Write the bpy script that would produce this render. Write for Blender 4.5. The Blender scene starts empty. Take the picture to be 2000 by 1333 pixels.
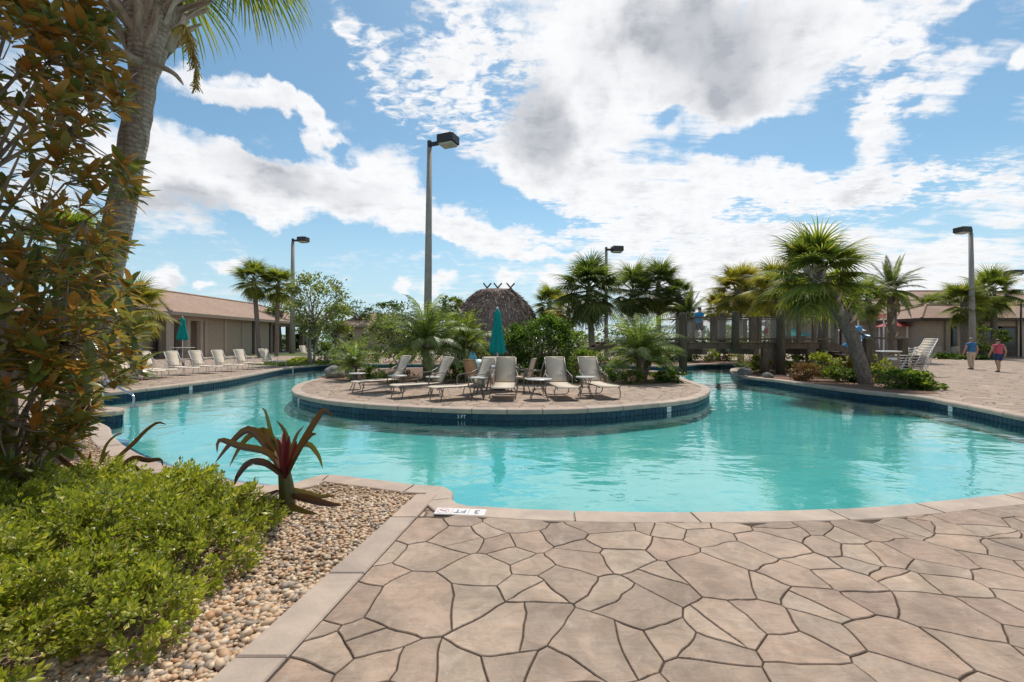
import bpy, bmesh, math, random
import numpy as np
from mathutils import Vector, Matrix, noise as mnoise
from mathutils.geometry import tessellate_polygon

R = math.radians
random.seed(7)
RNG = np.random.default_rng(11)
SC = bpy.context.scene
COL = SC.collection

# ------------------------------------------------------------------ camera
F = 900.0            # focal length in photo pixels (photo 2000 wide)
CAM_H = 1.55
cam = bpy.data.cameras.new("camera")
cam.sensor_width = 36.0
cam.lens = 36.0 * F / 2000.0
cam.clip_start = 0.05
cam.clip_end = 3000.0
cam_ob = bpy.data.objects.new("camera", cam)
cam_ob.location = (0, 0, CAM_H)
cam_ob.rotation_euler = (R(90), 0, 0)
COL.objects.link(cam_ob)
SC.camera = cam_ob

# ------------------------------------------------------------------ light
SUN_AZ = 14.0        # degrees right of straight ahead
SUN_EL = 60.0
world = bpy.data.worlds.new("World")
SC.world = world
world.use_nodes = True
SC.view_settings.view_transform = 'Standard'
SC.view_settings.look = 'None'
SC.view_settings.gamma = 1.0
SC.view_settings.exposure = 0.30
SC.view_settings.use_curve_mapping = False

sun = bpy.data.lights.new("sun", 'SUN')
sun.energy = 3.55
sun.angle = R(0.55)
sun.color = (1.0, 0.95, 0.87)
sun_ob = bpy.data.objects.new("sun", sun)
sd = Vector((math.sin(R(SUN_AZ)) * math.cos(R(SUN_EL)), math.cos(R(SUN_AZ)) * math.cos(R(SUN_EL)), math.sin(R(SUN_EL))))
sun_ob.rotation_euler = sd.to_track_quat('Z', 'Y').to_euler()
sun_ob.location = sd * 60
COL.objects.link(sun_ob)


class NT:
    """tiny node-tree writer"""
    def __init__(self, tree):
        self.t = tree
        self.n = tree.nodes
        self.l = tree.links

    def node(self, kind, **kw):
        x = self.n.new(kind)
        for k, v in kw.items():
            setattr(x, k, v)
        return x

    def put(self, sock, v):
        if isinstance(v, bpy.types.NodeSocket):
            self.l.new(v, sock)
        elif v is not None:
            sock.default_value = v

    def math(self, op, a, b=None, c=None, clamp=False):
        x = self.node('ShaderNodeMath', operation=op)
        x.use_clamp = clamp
        self.put(x.inputs[0], a)
        if b is not None:
            self.put(x.inputs[1], b)
        if c is not None:
            self.put(x.inputs[2], c)
        return x.outputs[0]

    def smooth(self, v, a, b, o0=0.0, o1=1.0):
        x = self.node('ShaderNodeMapRange', interpolation_type='SMOOTHSTEP')
        self.put(x.inputs['Value'], v)
        x.inputs['From Min'].default_value = a
        x.inputs['From Max'].default_value = b
        x.inputs['To Min'].default_value = o0
        x.inputs['To Max'].default_value = o1
        return x.outputs[0]

    def lin(self, v, a, b, o0=0.0, o1=1.0):
        x = self.node('ShaderNodeMapRange')
        self.put(x.inputs['Value'], v)
        x.inputs['From Min'].default_value = a
        x.inputs['From Max'].default_value = b
        x.inputs['To Min'].default_value = o0
        x.inputs['To Max'].default_value = o1
        return x.outputs[0]

    def noise(self, vec, scale, detail=2.0, rough=0.5, dist=0.0, color=False):
        x = self.node('ShaderNodeTexNoise')
        if vec is not None:
            self.put(x.inputs['Vector'], vec)
        x.inputs['Scale'].default_value = scale
        x.inputs['Detail'].default_value = detail
        x.inputs['Roughness'].default_value = rough
        x.inputs['Distortion'].default_value = dist
        return x.outputs['Color'] if color else x.outputs['Fac']

    def mix(self, fac, a, b, mode='MIX'):
        x = self.node('ShaderNodeMix', data_type='RGBA', blend_type=mode)
        self.put(x.inputs[0], fac)
        self.put(x.inputs[6], a if isinstance(a, bpy.types.NodeSocket) else (*a, 1.0))
        self.put(x.inputs[7], b if isinstance(b, bpy.types.NodeSocket) else (*b, 1.0))
        return x.outputs[2]

    def ramp(self, fac, stops, interp='LINEAR'):
        x = self.node('ShaderNodeValToRGB')
        cr = x.color_ramp
        cr.interpolation = interp
        while len(cr.elements) < len(stops):
            cr.elements.new(0.5)
        for e, (p, c) in zip(cr.elements, stops):
            e.position = p
            e.color = (*c, 1.0)
        self.put(x.inputs[0], fac)
        return x.outputs[0]

    def vmath(self, op, a, b=None):
        x = self.node('ShaderNodeVectorMath', operation=op)
        self.put(x.inputs[0], a)
        if b is not None:
            self.put(x.inputs[1], b)
        return x.outputs['Value'] if op in ('LENGTH', 'DOT_PRODUCT') else x.outputs[0]


def mapping(T, vec, scale=(1, 1, 1), loc=(0, 0, 0), rot=(0, 0, 0), kind='POINT'):
    m = T.node('ShaderNodeMapping', vector_type=kind)
    T.put(m.inputs['Vector'], vec)
    m.inputs['Location'].default_value = loc
    m.inputs['Rotation'].default_value = rot
    m.inputs['Scale'].default_value = scale
    return m.outputs[0]


# ------------------------------------------------------------------ sky with clouds
def build_sky():
    T = NT(world.node_tree)
    T.n.clear()
    out = T.node('ShaderNodeOutputWorld')
    sky = T.node('ShaderNodeTexSky', sky_type='NISHITA')
    sky.sun_disc = False
    sky.sun_elevation = R(SUN_EL)
    sky.sun_rotation = R(SUN_AZ)
    sky.altitude = 0.0
    sky.air_density = 1.0
    sky.dust_density = 0.6
    sky.ozone_density = 2.2
    geo = T.node('ShaderNodeNewGeometry')
    # incoming points back to the viewer, so the view direction is its negative
    d = T.vmath('SCALE', geo.outputs['Incoming'])
    d.node.inputs['Scale'].default_value = -1.0
    sep = T.node('ShaderNodeSeparateXYZ')
    T.put(sep.inputs[0], d)
    x, y, z = sep.outputs
    az = T.math('ARCTAN2', x, T.math('ABSOLUTE', y))
    el = T.math('ARCSINE', T.math('MINIMUM', T.math('MAXIMUM', z, -1.0), 1.0))
    comb = T.node('ShaderNodeCombineXYZ')
    T.put(comb.inputs[0], az)
    T.put(comb.inputs[1], el)
    ae = comb.outputs[0]
    # a flat cloud deck overhead gives the small clouds their perspective
    zz = T.math('MAXIMUM', T.math('ADD', z, 0.10), 0.05)
    pl = T.node('ShaderNodeCombineXYZ')
    T.put(pl.inputs[0], T.math('DIVIDE', x, zz))
    T.put(pl.inputs[1], T.math('DIVIDE', y, zz))
    plane = pl.outputs[0]
    warp = T.noise(ae, 7.0, 5.0, 0.58, 0.0, color=True)
    w1 = T.vmath('SUBTRACT', warp, (0.5, 0.5, 0.5))
    w1 = T.vmath('SCALE', w1)
    w1.node.inputs['Scale'].default_value = 0.17
    aew = T.vmath('ADD', ae, w1)

    def blob(cx, cy, rx, ry, rot, w, vec):
        a = math.atan((cx - 1000) / F)
        e = math.atan((666.5 - cy) / math.hypot(F, cx - 1000))
        k = math.cos(a)
        sx = rx / F * k * k * 1.0
        sy = ry / F * k
        v = mapping(T, vec, (sx, sy, 1), (a, e, 0), (0, 0, R(-rot)), 'TEXTURE')
        ln = T.vmath('LENGTH', v)
        s = T.smooth(ln, 0.25, 1.45, 1.0, 0.0)
        return T.math('MULTIPLY', s, w)

    def total(lst, vec):
        # summed in small groups, each group waiting for the one before, so that few values are alive at once
        acc = None
        for q, b in enumerate(lst):
            if acc is not None and q % 5 == 0:
                m = T.node('ShaderNodeVectorMath', operation='MULTIPLY_ADD')
                T.put(m.inputs[0], acc)
                m.inputs[1].default_value = (1e-7, 1e-7, 0)
                T.put(m.inputs[2], vec)
                vec = m.outputs[0]
            s = blob(*b, vec)
            acc = s if acc is None else T.math('ADD', acc, s)
        return acc
    POS = [
        (300, 330, 90, 110, 0, 1.0), (440, 340, 150, 95, 0, 1.0), (620, 325, 150, 75, 8, 1.0), (360, 405, 70, 40, 0, .8),
        (770, 340, 90, 55, 10, .8), (560, 385, 170, 40, 8, .7), (240, 260, 60, 60, 0, .6), (90, 250, 180, 200, 0, .7),
        (400, 150, 70, 32, 18, .9), (480, 180, 80, 34, 18, 1.0), (570, 212, 75, 26, 20, .95), (635, 238, 45, 16, 22, .7), (330, 120, 60, 20, 5, .4),
        (800, 420, 190, 55, 14, .95), (960, 470, 170, 34, 10, .8), (1060, 500, 90, 16, 0, .5),
        (1130, 220, 150, 120, 0, 1.1), (1020, 310, 110, 70, 0, .9), (1330, 90, 230, 130, 8, 1.2), (1480, 185, 110, 45, 0, .9),
        (1170, 50, 130, 80, 0, .7), (930, 60, 110, 90, 0, .8), (860, 170, 110, 70, 30, .62), (720, 110, 90, 40, 35, .55), (690, 60, 50, 20, 20, .3),
        (1620, 60, 170, 85, 5, .9), (1780, 105, 85, 38, 15, .75), (1800, 185, 120, 26, -18, .8), (1700, 240, 80, 45, -35, .7),
        (1700, 330, 110, 45, 25, .75), (1840, 320, 120, 26, 5, .65), (1940, 370, 110, 26, -18, .75), (1990, 110, 30, 26, 0, .9),
        (1850, 30, 60, 16, -10, .5),
        (1230, 380, 240, 70, 12, 1.0), (1520, 370, 190, 44, 5, .9), (1280, 460, 300, 40, 3, .85), (1560, 480, 240, 30, -3, .75),
        (1380, 535, 380, 40, 0, .95), (1750, 540, 260, 30, 0, .8), (1880, 490, 150, 24, -6, .7), (1560, 590, 500, 30, 0, .7), (1960, 410, 70, 18, -12, .6),
        (330, 540, 42, 26, 0, 1.0), (455, 506, 48, 13, 0, .9), (408, 547, 20, 12, 0, .8), (795, 556, 26, 15, 0, .9), (866, 556, 40, 18, 0, .95),
        (1086, 552, 22, 18, 0, .9), (985, 550, 28, 12, 0, .8), (675, 474, 60, 6, 6, .7), (870, 518, 70, 6, 3, .45), (700, 590, 300, 20, 0, .30),
    ]
    NEG = [
        (1500, 285, 110, 34, 0, -1.1), (1590, 300, 60, 28, 0, -.7), (1295, 215, 22, 34, 25, -.9), (1860, 70, 70, 34, 20, -.7), (1900, 230, 110, 40, -5, -.9), (1800, 280, 50, 30, 0, -.5),
        (890, 345, 70, 50, 35, -.8), (980, 395, 90, 26, 22, -.7), (1090, 430, 90, 14, 14, -.7), (450, 60, 200, 80, 0, -.9), (450, 245, 120, 26, 16, -1.5), (560, 268, 70, 20, 18, -1.3), (660, 285, 40, 14, 25, -.8), (560, 150, 90, 26, 20, -.9),
        (540, 455, 210, 26, 6, -.9), (780, 480, 150, 16, 6, -.6), (1085, 478, 80, 12, 4, -.6), (1560, 432, 110, 14, 0, -.6), (1790, 420, 90, 20, 0, -.5), (1060, 515, 60, 10, 0, -.4), (640, 130, 40, 30, 0, -.4),
        (760, 215, 60, 20, 35, -.35), (1000, 170, 60, 20, 10, -.35), (240, 190, 40, 40, 0, -.5),
        (1430, 425, 90, 12, 2, -.5), (1700, 440, 120, 14, -4, -.4),
    ]
    dens = T.math('ADD', T.math('MINIMUM', total(POS, aew), 1.25), T.math('MAXIMUM', total(NEG, aew), -1.2))
    # puffs and fibres
    fine = T.noise(plane, 7.0, 8.0, 0.62, 0.3)
    mid = T.noise(ae, 9.0, 7.0, 0.60, 0.2)
    big = T.noise(plane, 0.9, 3.0, 0.5, 0.0)
    pert = T.math('ADD', T.math('MULTIPLY', T.math('SUBTRACT', fine, 0.5), 1.75), T.math('MULTIPLY', T.math('SUBTRACT', mid, 0.5), 1.5))
    pert = T.math('ADD', pert, T.math('MULTIPLY', T.math('SUBTRACT', big, 0.5), 0.5))
    # small broken cloudlets where the sheet is thin
    ALTO = [(880, 110, 150, 130, 0, 1.0), (700, 110, 130, 70, 20, .9), (1250, 440, 330, 60, 5, .8), (1720, 150, 150, 110, 0, .8), (1560, 400, 260, 60, 0, .6), (1000, 180, 120, 90, 0, .5), (1850, 350, 200, 60, 0, .7), (850, 240, 110, 60, 0, .9)]
    ripple = T.noise(mapping(T, plane, (1.0, 1.5, 1.0), (0, 0, 0), (0, 0, .6)), 17.0, 5.0, 0.6, 0.5)
    am = T.math('MINIMUM', total(ALTO, ae), 1.0)
    pert = T.math('ADD', pert, T.math('MULTIPLY', T.math('MULTIPLY', T.math('SUBTRACT', ripple, 0.52), 3.4), am))
    dd = T.math('ADD', dens, pert)
    fib = T.noise(mapping(T, plane, (.55, 4.2, 1.0), (2, 0, 0), (0, 0, .32)), 2.2, 7.0, .66, .7)
    fm = T.smooth(az, -.30, .25, .12, .85)
    dd = T.math('ADD', dd, T.math('MULTIPLY', T.math('SUBTRACT', T.math('MULTIPLY', fib, 2.6), 1.05), fm))
    alpha = T.smooth(dd, 0.02, 1.02)
    alpha = T.math('MULTIPLY', alpha, 0.97)
    # grey undersides of the thick clouds
    DARK = [
        (1040, 250, 75, 70, 0, .9), (1370, 90, 140, 90, 15, .72), (1300, 20, 110, 60, 0, .6), (1460, 150, 110, 50, 20, .4), (1160, 120, 60, 60, 0, .2), (1480, 60, 120, 40, 0, .3),
        (350, 395, 110, 36, -8, .95), (520, 320, 90, 50, 0, .6), (630, 360, 120, 34, 8, .45), (1430, 190, 90, 40, 0, .35), (480, 205, 120, 18, 16, .25), (90, 300, 120, 80, 0, .4),
        (340, 555, 40, 10, 0, .4), (1090, 275, 40, 60, 0, .4),
    ]
    dk = T.math('MINIMUM', total(DARK, aew), 1.0)
    lump = T.noise(ae, 13.0, 5.0, 0.55)
    thick = T.smooth(dd, 0.7, 1.9)
    shade = T.math('ADD', T.math('MULTIPLY', dk, 0.75), T.math('MULTIPLY', T.math('MULTIPLY', thick, T.smooth(lump, 0.40, 0.72)), 0.42))
    shade = T.math('ADD', shade, T.math('MULTIPLY', T.smooth(fine, .46, .70), .16))
    shade = T.math('MINIMUM', shade, 1.0)
    ccol = T.mix(shade, (0.81, 0.81, 0.82), (0.38, 0.395, 0.43))
    # the clear blue: Nishita, deepened a little toward the polarised blue of the photo
    blue = T.mix(1.0, sky.outputs[0], (0.95, 1.17, 1.10), 'MULTIPLY')
    low = T.smooth(el, 0.0, 0.32, 1.0, 0.0)
    b1 = T.node('ShaderNodeBackground')
    T.put(b1.inputs[0], blue)
    b1.inputs[1].default_value = SKY_STRENGTH
    b2 = T.node('ShaderNodeBackground')
    T.put(b2.inputs[0], ccol)
    b2.inputs[1].default_value = 1.0
    # thin veil low over the horizon
    veil = T.math('MULTIPLY', low, 0.80)
    b3 = T.node('ShaderNodeBackground')
    b3.inputs[0].default_value = (.46, .605, .72, 1)
    T.put(b3.inputs[1], 1.0)
    m0 = T.node('ShaderNodeMixShader')
    T.put(m0.inputs[0], veil)
    T.l.new(b1.outputs[0], m0.inputs[1])
    T.l.new(b3.outputs[0], m0.inputs[2])
    ms = T.node('ShaderNodeMixShader')
    T.put(ms.inputs[0], alpha)
    T.l.new(m0.outputs[0], ms.inputs[1])
    T.l.new(b2.outputs[0], ms.inputs[2])
    T.l.new(ms.outputs[0], out.inputs[0])


SKY_STRENGTH = 0.093
build_sky()
world.cycles.sampling_method = 'MANUAL'
world.cycles.sample_map_resolution = 512


# ------------------------------------------------------------------ helpers
def G(px, py, z=0.0):
    """point on the plane z seen at photo pixel (px, py)"""
    Y = (CAM_H - z) * F / (py - 666.5)
    return Vector(((px - 1000) / F * Y, Y, z))


def P(px, py, Y):
    return Vector(((px - 1000) / F * Y, Y, CAM_H - (py - 666.5) / F * Y))


def tag(o, label=None, cat=None, group=None, kind=None):
    if label:
        o['label'] = label
    if cat:
        o['category'] = cat
    if group:
        o['group'] = group
    if kind:
        o['kind'] = kind
    return o


def link(o, parent=None):
    COL.objects.link(o)
    if parent is not None:
        o.parent = parent
    return o


def thing(name, loc, label, cat, group=None, rz=0.0):
    o = bpy.data.objects.new(name, None)
    o.empty_display_size = 0.2
    o.location = loc
    o.rotation_euler = (0, 0, rz)
    tag(o, label, cat, group)
    return link(o)


def mesh_from(name, V, FC, mat=None, smooth=False):
    me = bpy.data.meshes.new(name)
    me.from_pydata([tuple(v) for v in V], [], [tuple(f) for f in FC])
    if smooth:
        me.polygons.foreach_set('use_smooth', [True] * len(me.polygons))
    if mat:
        me.materials.append(mat)
    me.update()
    return me


def obj(name, me, parent=None, loc=None, rot=None, scale=None):
    o = bpy.data.objects.new(name, me)
    if loc is not None:
        o.location = loc
    if rot is not None:
        o.rotation_euler = rot
    if scale is not None:
        o.scale = scale
    return link(o, parent)


def tiles_mesh(name, V, FC, mats4, mat, smooth=False):
    """many transformed copies of one small template in a single mesh (numpy)"""
    V = np.asarray(V, float)
    n, k = len(mats4), len(V)
    Vh = np.c_[V, np.ones(k)]
    W = np.einsum('nij,kj->nki', np.asarray(mats4), Vh)[:, :, :3].reshape(-1, 3)
    fl = np.concatenate([np.asarray(f) for f in FC])
    fs = np.array([len(f) for f in FC])
    nl = len(fl)
    loops = (fl[None, :] + (np.arange(n) * k)[:, None]).reshape(-1)
    sizes = np.tile(fs, n)
    starts = np.r_[0, np.cumsum(sizes)[:-1]]
    me = bpy.data.meshes.new(name)
    me.vertices.add(n * k)
    me.vertices.foreach_set('co', W.reshape(-1))
    me.loops.add(n * nl)
    me.loops.foreach_set('vertex_index', loops.astype(np.int32))
    me.polygons.add(len(sizes))
    me.polygons.foreach_set('loop_start', starts.astype(np.int32))
    if smooth:
        me.polygons.foreach_set('use_smooth', np.ones(len(sizes), bool))
    me.materials.append(mat)
    me.update(calc_edges=True)
    me.validate()
    return me


def frames(pos, zdir, roll, scale):
    """4x4 matrices: local +X along zdir (growth direction), random roll about it"""
    pos = np.asarray(pos, float)
    x = np.asarray(zdir, float)
    x = x / np.linalg.norm(x, axis=1, keepdims=True)
    up = np.tile(np.array([0, 0, 1.0]), (len(x), 1))
    par = np.abs(x[:, 2]) > 0.98
    up[par] = (1, 0, 0)
    y = np.cross(up, x)
    y /= np.linalg.norm(y, axis=1, keepdims=True)
    z = np.cross(x, y)
    c, s = np.cos(roll)[:, None], np.sin(roll)[:, None]
    y2, z2 = c * y + s * z, -s * y + c * z
    M = np.zeros((len(x), 4, 4))
    sc = np.asarray(scale, float)
    if sc.ndim == 1:
        sc = sc[:, None].repeat(3, 1)
    M[:, :3, 0] = x * sc[:, 0:1]
    M[:, :3, 1] = y2 * sc[:, 1:2]
    M[:, :3, 2] = z2 * sc[:, 2:3]
    M[:, :3, 3] = pos
    M[:, 3, 3] = 1
    return M


class MB:
    def __init__(self):
        self.v, self.f = [], []

    def add(self, V, FC):
        k = len(self.v)
        self.v += [tuple(p) for p in V]
        self.f += [tuple(i + k for i in f) for f in FC]
        return self

    def box(self, c, s, rz=0.0, ry=0.0, rx=0.0, bev=0.0):
        hx, hy, hz = s[0] / 2, s[1] / 2, s[2] / 2
        M = Matrix.Translation(c) @ Matrix.Rotation(rz, 4, 'Z') @ Matrix.Rotation(ry, 4, 'Y') @ Matrix.Rotation(rx, 4, 'X')
        if bev <= 0:
            V = [M @ Vector((x, y, z)) for z in (-hz, hz) for y in (-hy, hy) for x in (-hx, hx)]
            return self.add(V, [(0, 2, 3, 1), (4, 5, 7, 6), (0, 1, 5, 4), (2, 6, 7, 3), (1, 3, 7, 5), (0, 4, 6, 2)])
        b = bev
        ring = lambda ix, iy: [(ix - b, -iy), (ix, -iy + b), (ix, iy - b), (ix - b, iy), (-ix + b, iy), (-ix, iy - b), (-ix, -iy + b), (-ix + b, -iy)]
        V = []
        for z, sh in ((-hz, b), (-hz + b, 0), (hz - b, 0), (hz, b)):
            V += [M @ Vector((x, y, z)) for x, y in ring(hx - sh * .9, hy - sh * .9)]
        FC = [tuple(range(7, -1, -1)), tuple(range(24, 32))]
        for r in range(3):
            for i in range(8):
                j = (i + 1) % 8
                FC.append((r * 8 + i, r * 8 + j, r * 8 + 8 + j, r * 8 + 8 + i))
        return self.add(V, FC)

    def tube(self, pts, rad, n=6, cap=True, flat=1.0):
        pts = [Vector(p) for p in pts]
        m = len(pts)
        rr = rad if hasattr(rad, '__len__') else [rad] * m
        V, FC = [], []
        prev = None
        for i, p in enumerate(pts):
            t = (pts[min(i + 1, m - 1)] - pts[max(i - 1, 0)])
            t = t.normalized() if t.length > 1e-9 else Vector((0, 0, 1))
            if prev is None:
                a = Vector((0, 0, 1)) if abs(t.z) < 0.9 else Vector((1, 0, 0))
                u = t.cross(a).normalized()
            else:
                u = (prev - t * prev.dot(t)).normalized()
            prev = u
            w = t.cross(u)
            for k in range(n):
                ang = 2 * math.pi * k / n
                V.append(p + u * (math.cos(ang) * rr[i]) + w * (math.sin(ang) * rr[i] * flat))
        for i in range(m - 1):
            for k in range(n):
                k2 = (k + 1) % n
                FC.append((i * n + k, i * n + k2, (i + 1) * n + k2, (i + 1) * n + k))
        if cap:
            FC.append(tuple(range(n - 1, -1, -1)))
            FC.append(tuple((m - 1) * n + k for k in range(n)))
        return self.add(V, FC)

    def lathe(self, prof, n=16, c=(0, 0, 0), fold=None):
        V, FC = [], []
        for (r, z) in prof:
            for k in range(n):
                a = 2 * math.pi * k / n
                rr = r * (1 + (fold if fold and k % 2 else 0))
                V.append((c[0] + rr * math.cos(a), c[1] + rr * math.sin(a), c[2] + z))
        m = len(prof)
        for i in range(m - 1):
            for k in range(n):
                k2 = (k + 1) % n
                FC.append((i * n + k, i * n + k2, (i + 1) * n + k2, (i + 1) * n + k))
        FC.append(tuple(range(n - 1, -1, -1)))
        FC.append(tuple((m - 1) * n + k for k in range(n)))
        return self.add(V, FC)

    def strip(self, pts, half, thick, up=None):
        """a slab that follows a path in its own plane: pts, half width vector, thickness along normal"""
        pts = [Vector(p) for p in pts]
        half = Vector(half)
        V, FC = [], []
        m = len(pts)
        for i, p in enumerate(pts):
            t = (pts[min(i + 1, m - 1)] - pts[max(i - 1, 0)]).normalized()
            nrm = half.cross(t).normalized() * (thick / 2)
            V += [p - half - nrm, p + half - nrm, p + half + nrm, p - half + nrm]
        for i in range(m - 1):
            a, b = i * 4, i * 4 + 4
            for k in range(4):
                k2 = (k + 1) % 4
                FC.append((a + k, a + k2, b + k2, b + k))
        FC += [(3, 2, 1, 0), tuple((m - 1) * 4 + k for k in range(4))]
        return self.add(V, FC)

    def mesh(self, name, mat, smooth=False):
        return mesh_from(name, self.v, self.f, mat, smooth)

    def build(self, name, mat, parent=None, smooth=False, loc=None):
        return obj(name, self.mesh(name, mat, smooth), parent, loc)


def copy_tree(o, parent=None):
    c = o.copy()
    COL.objects.link(c)
    if parent is not None:
        c.parent = parent
    for ch in o.children:
        copy_tree(ch, c)
    return c


def catmull(ctrl, closed=True, step=0.1):
    pts = [Vector((p[0], p[1])) for p in ctrl]
    n = len(pts)
    dense = []
    for i in range(n if closed else n - 1):
        p0 = pts[(i - 1) % n] if closed or i > 0 else pts[0] * 2 - pts[1]
        p1, p2 = pts[i], pts[(i + 1) % n]
        p3 = pts[(i + 2) % n] if closed or i + 2 < n else p2 * 2 - p1
        # centripetal
        t0 = 0.0
        t1 = t0 + max((p1 - p0).length, 1e-6) ** 0.5
        t2 = t1 + max((p2 - p1).length, 1e-6) ** 0.5
        t3 = t2 + max((p3 - p2).length, 1e-6) ** 0.5
        for k in range(24):
            t = t1 + (t2 - t1) * k / 24
            A1 = p0 * ((t1 - t) / (t1 - t0)) + p1 * ((t - t0) / (t1 - t0))
            A2 = p1 * ((t2 - t) / (t2 - t1)) + p2 * ((t - t1) / (t2 - t1))
            A3 = p2 * ((t3 - t) / (t3 - t2)) + p3 * ((t - t2) / (t3 - t2))
            B1 = A1 * ((t2 - t) / (t2 - t0)) + A2 * ((t - t0) / (t2 - t0))
            B2 = A2 * ((t3 - t) / (t3 - t1)) + A3 * ((t - t1) / (t3 - t1))
            dense.append(B1 * ((t2 - t) / (t2 - t1)) + B2 * ((t - t1) / (t2 - t1)))
    if closed:
        dense.append(dense[0].copy())
    else:
        dense.append(pts[-1].copy())
    L = [0.0]
    for a, b in zip(dense, dense[1:]):
        L.append(L[-1] + (b - a).length)
    N = max(4, int(L[-1] / step))
    out, j = [], 0
    for i in range(N if closed else N + 1):
        s = L[-1] * i / N
        while j < len(L) - 2 and L[j + 1] < s:
            j += 1
        u = (s - L[j]) / max(L[j + 1] - L[j], 1e-9)
        out.append(dense[j].lerp(dense[j + 1], u))
    return out


def spline3(ctrl, n):
    """smooth 3-D path through control points, n samples"""
    pts = [Vector(p) for p in ctrl]
    m = len(pts)
    out = []
    for i in range(n):
        s = (m - 1) * i / (n - 1)
        k = min(int(s), m - 2)
        t = s - k
        p0, p1, p2, p3 = pts[max(k - 1, 0)], pts[k], pts[k + 1], pts[min(k + 2, m - 1)]
        out.append(0.5 * ((2 * p1) + (p2 - p0) * t + (2 * p0 - 5 * p1 + 4 * p2 - p3) * t * t + (3 * p1 - p0 - 3 * p2 + p3) * t ** 3))
    return out


def sheet(name, loops, z, mat, kind='structure'):
    """flat polygon with holes"""
    L3 = [[Vector((p[0], p[1], 0)) for p in lp] for lp in loops]
    tris = tessellate_polygon(L3)
    V = [(p.x, p.y, z) for lp in L3 for p in lp]
    FC = []
    for t in tris:
        a, b, c = (Vector(V[i]) for i in t)
        FC.append(t if (b - a).cross(c - a).z > 0 else (t[0], t[2], t[1]))
    o = obj(name, mesh_from(name, V, FC, mat))
    return tag(o, kind=kind)


# ------------------------------------------------------------------ materials
MATS = {}


def new_mat(name):
    m = bpy.data.materials.new(name)
    m.use_nodes = True
    T = NT(m.node_tree)
    T.n.clear()
    out = T.node('ShaderNodeOutputMaterial')
    MATS[name] = m
    return m, T, out


def coords(T, kind='Object'):
    return T.node('ShaderNodeTexCoord').outputs[kind]


def bump(T, height, strength=0.3, dist=0.02):
    b = T.node('ShaderNodeBump')
    b.inputs['Strength'].default_value = strength
    b.inputs['Distance'].default_value = dist
    T.put(b.inputs['Height'], height)
    return b.outputs[0]


def pbsdf(T, col, rough=0.6, spec=0.4, metal=0.0, normal=None):
    p = T.node('ShaderNodeBsdfPrincipled')
    T.put(p.inputs['Base Color'], col if isinstance(col, bpy.types.NodeSocket) else (*col, 1.0))
    T.put(p.inputs['Roughness'], rough)
    p.inputs['Specular IOR Level'].default_value = spec
    p.inputs['Metallic'].default_value = metal
    if normal is not None:
        T.put(p.inputs['Normal'], normal)
    return p.outputs[0]


def simple(name, col, rough=0.6, var=0.15, scale=8.0, bmp=0.0, spec=0.4, metal=0.0, objvar=0.0, stretch=(1, 1, 1)):
    """painted / plastic / wood like surface with mottling, wear and per-object tint"""
    m, T, out = new_mat(name)
    v = mapping(T, coords(T), stretch)
    n1 = T.noise(v, scale, 5.0, 0.6)
    c = np.array(col)
    a = T.mix(T.lin(n1, 0.3, 0.7), tuple(c * (1 - var)), tuple(np.minimum(c * (1 + var), 1)))
    if objvar:
        oi = T.node('ShaderNodeObjectInfo').outputs['Random']
        a = T.mix(1.0, a, T.mix(oi, (1 - objvar,) * 3, (1 + objvar,) * 3), 'MULTIPLY')
    nrm = bump(T, T.noise(v, scale * 3, 4.0, 0.6), bmp, 0.02) if bmp else None
    T.l.new(pbsdf(T, a, T.lin(n1, 0, 1, rough * .85, min(1, rough * 1.15)), spec, metal, nrm), out.inputs[0])
    return m


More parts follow.
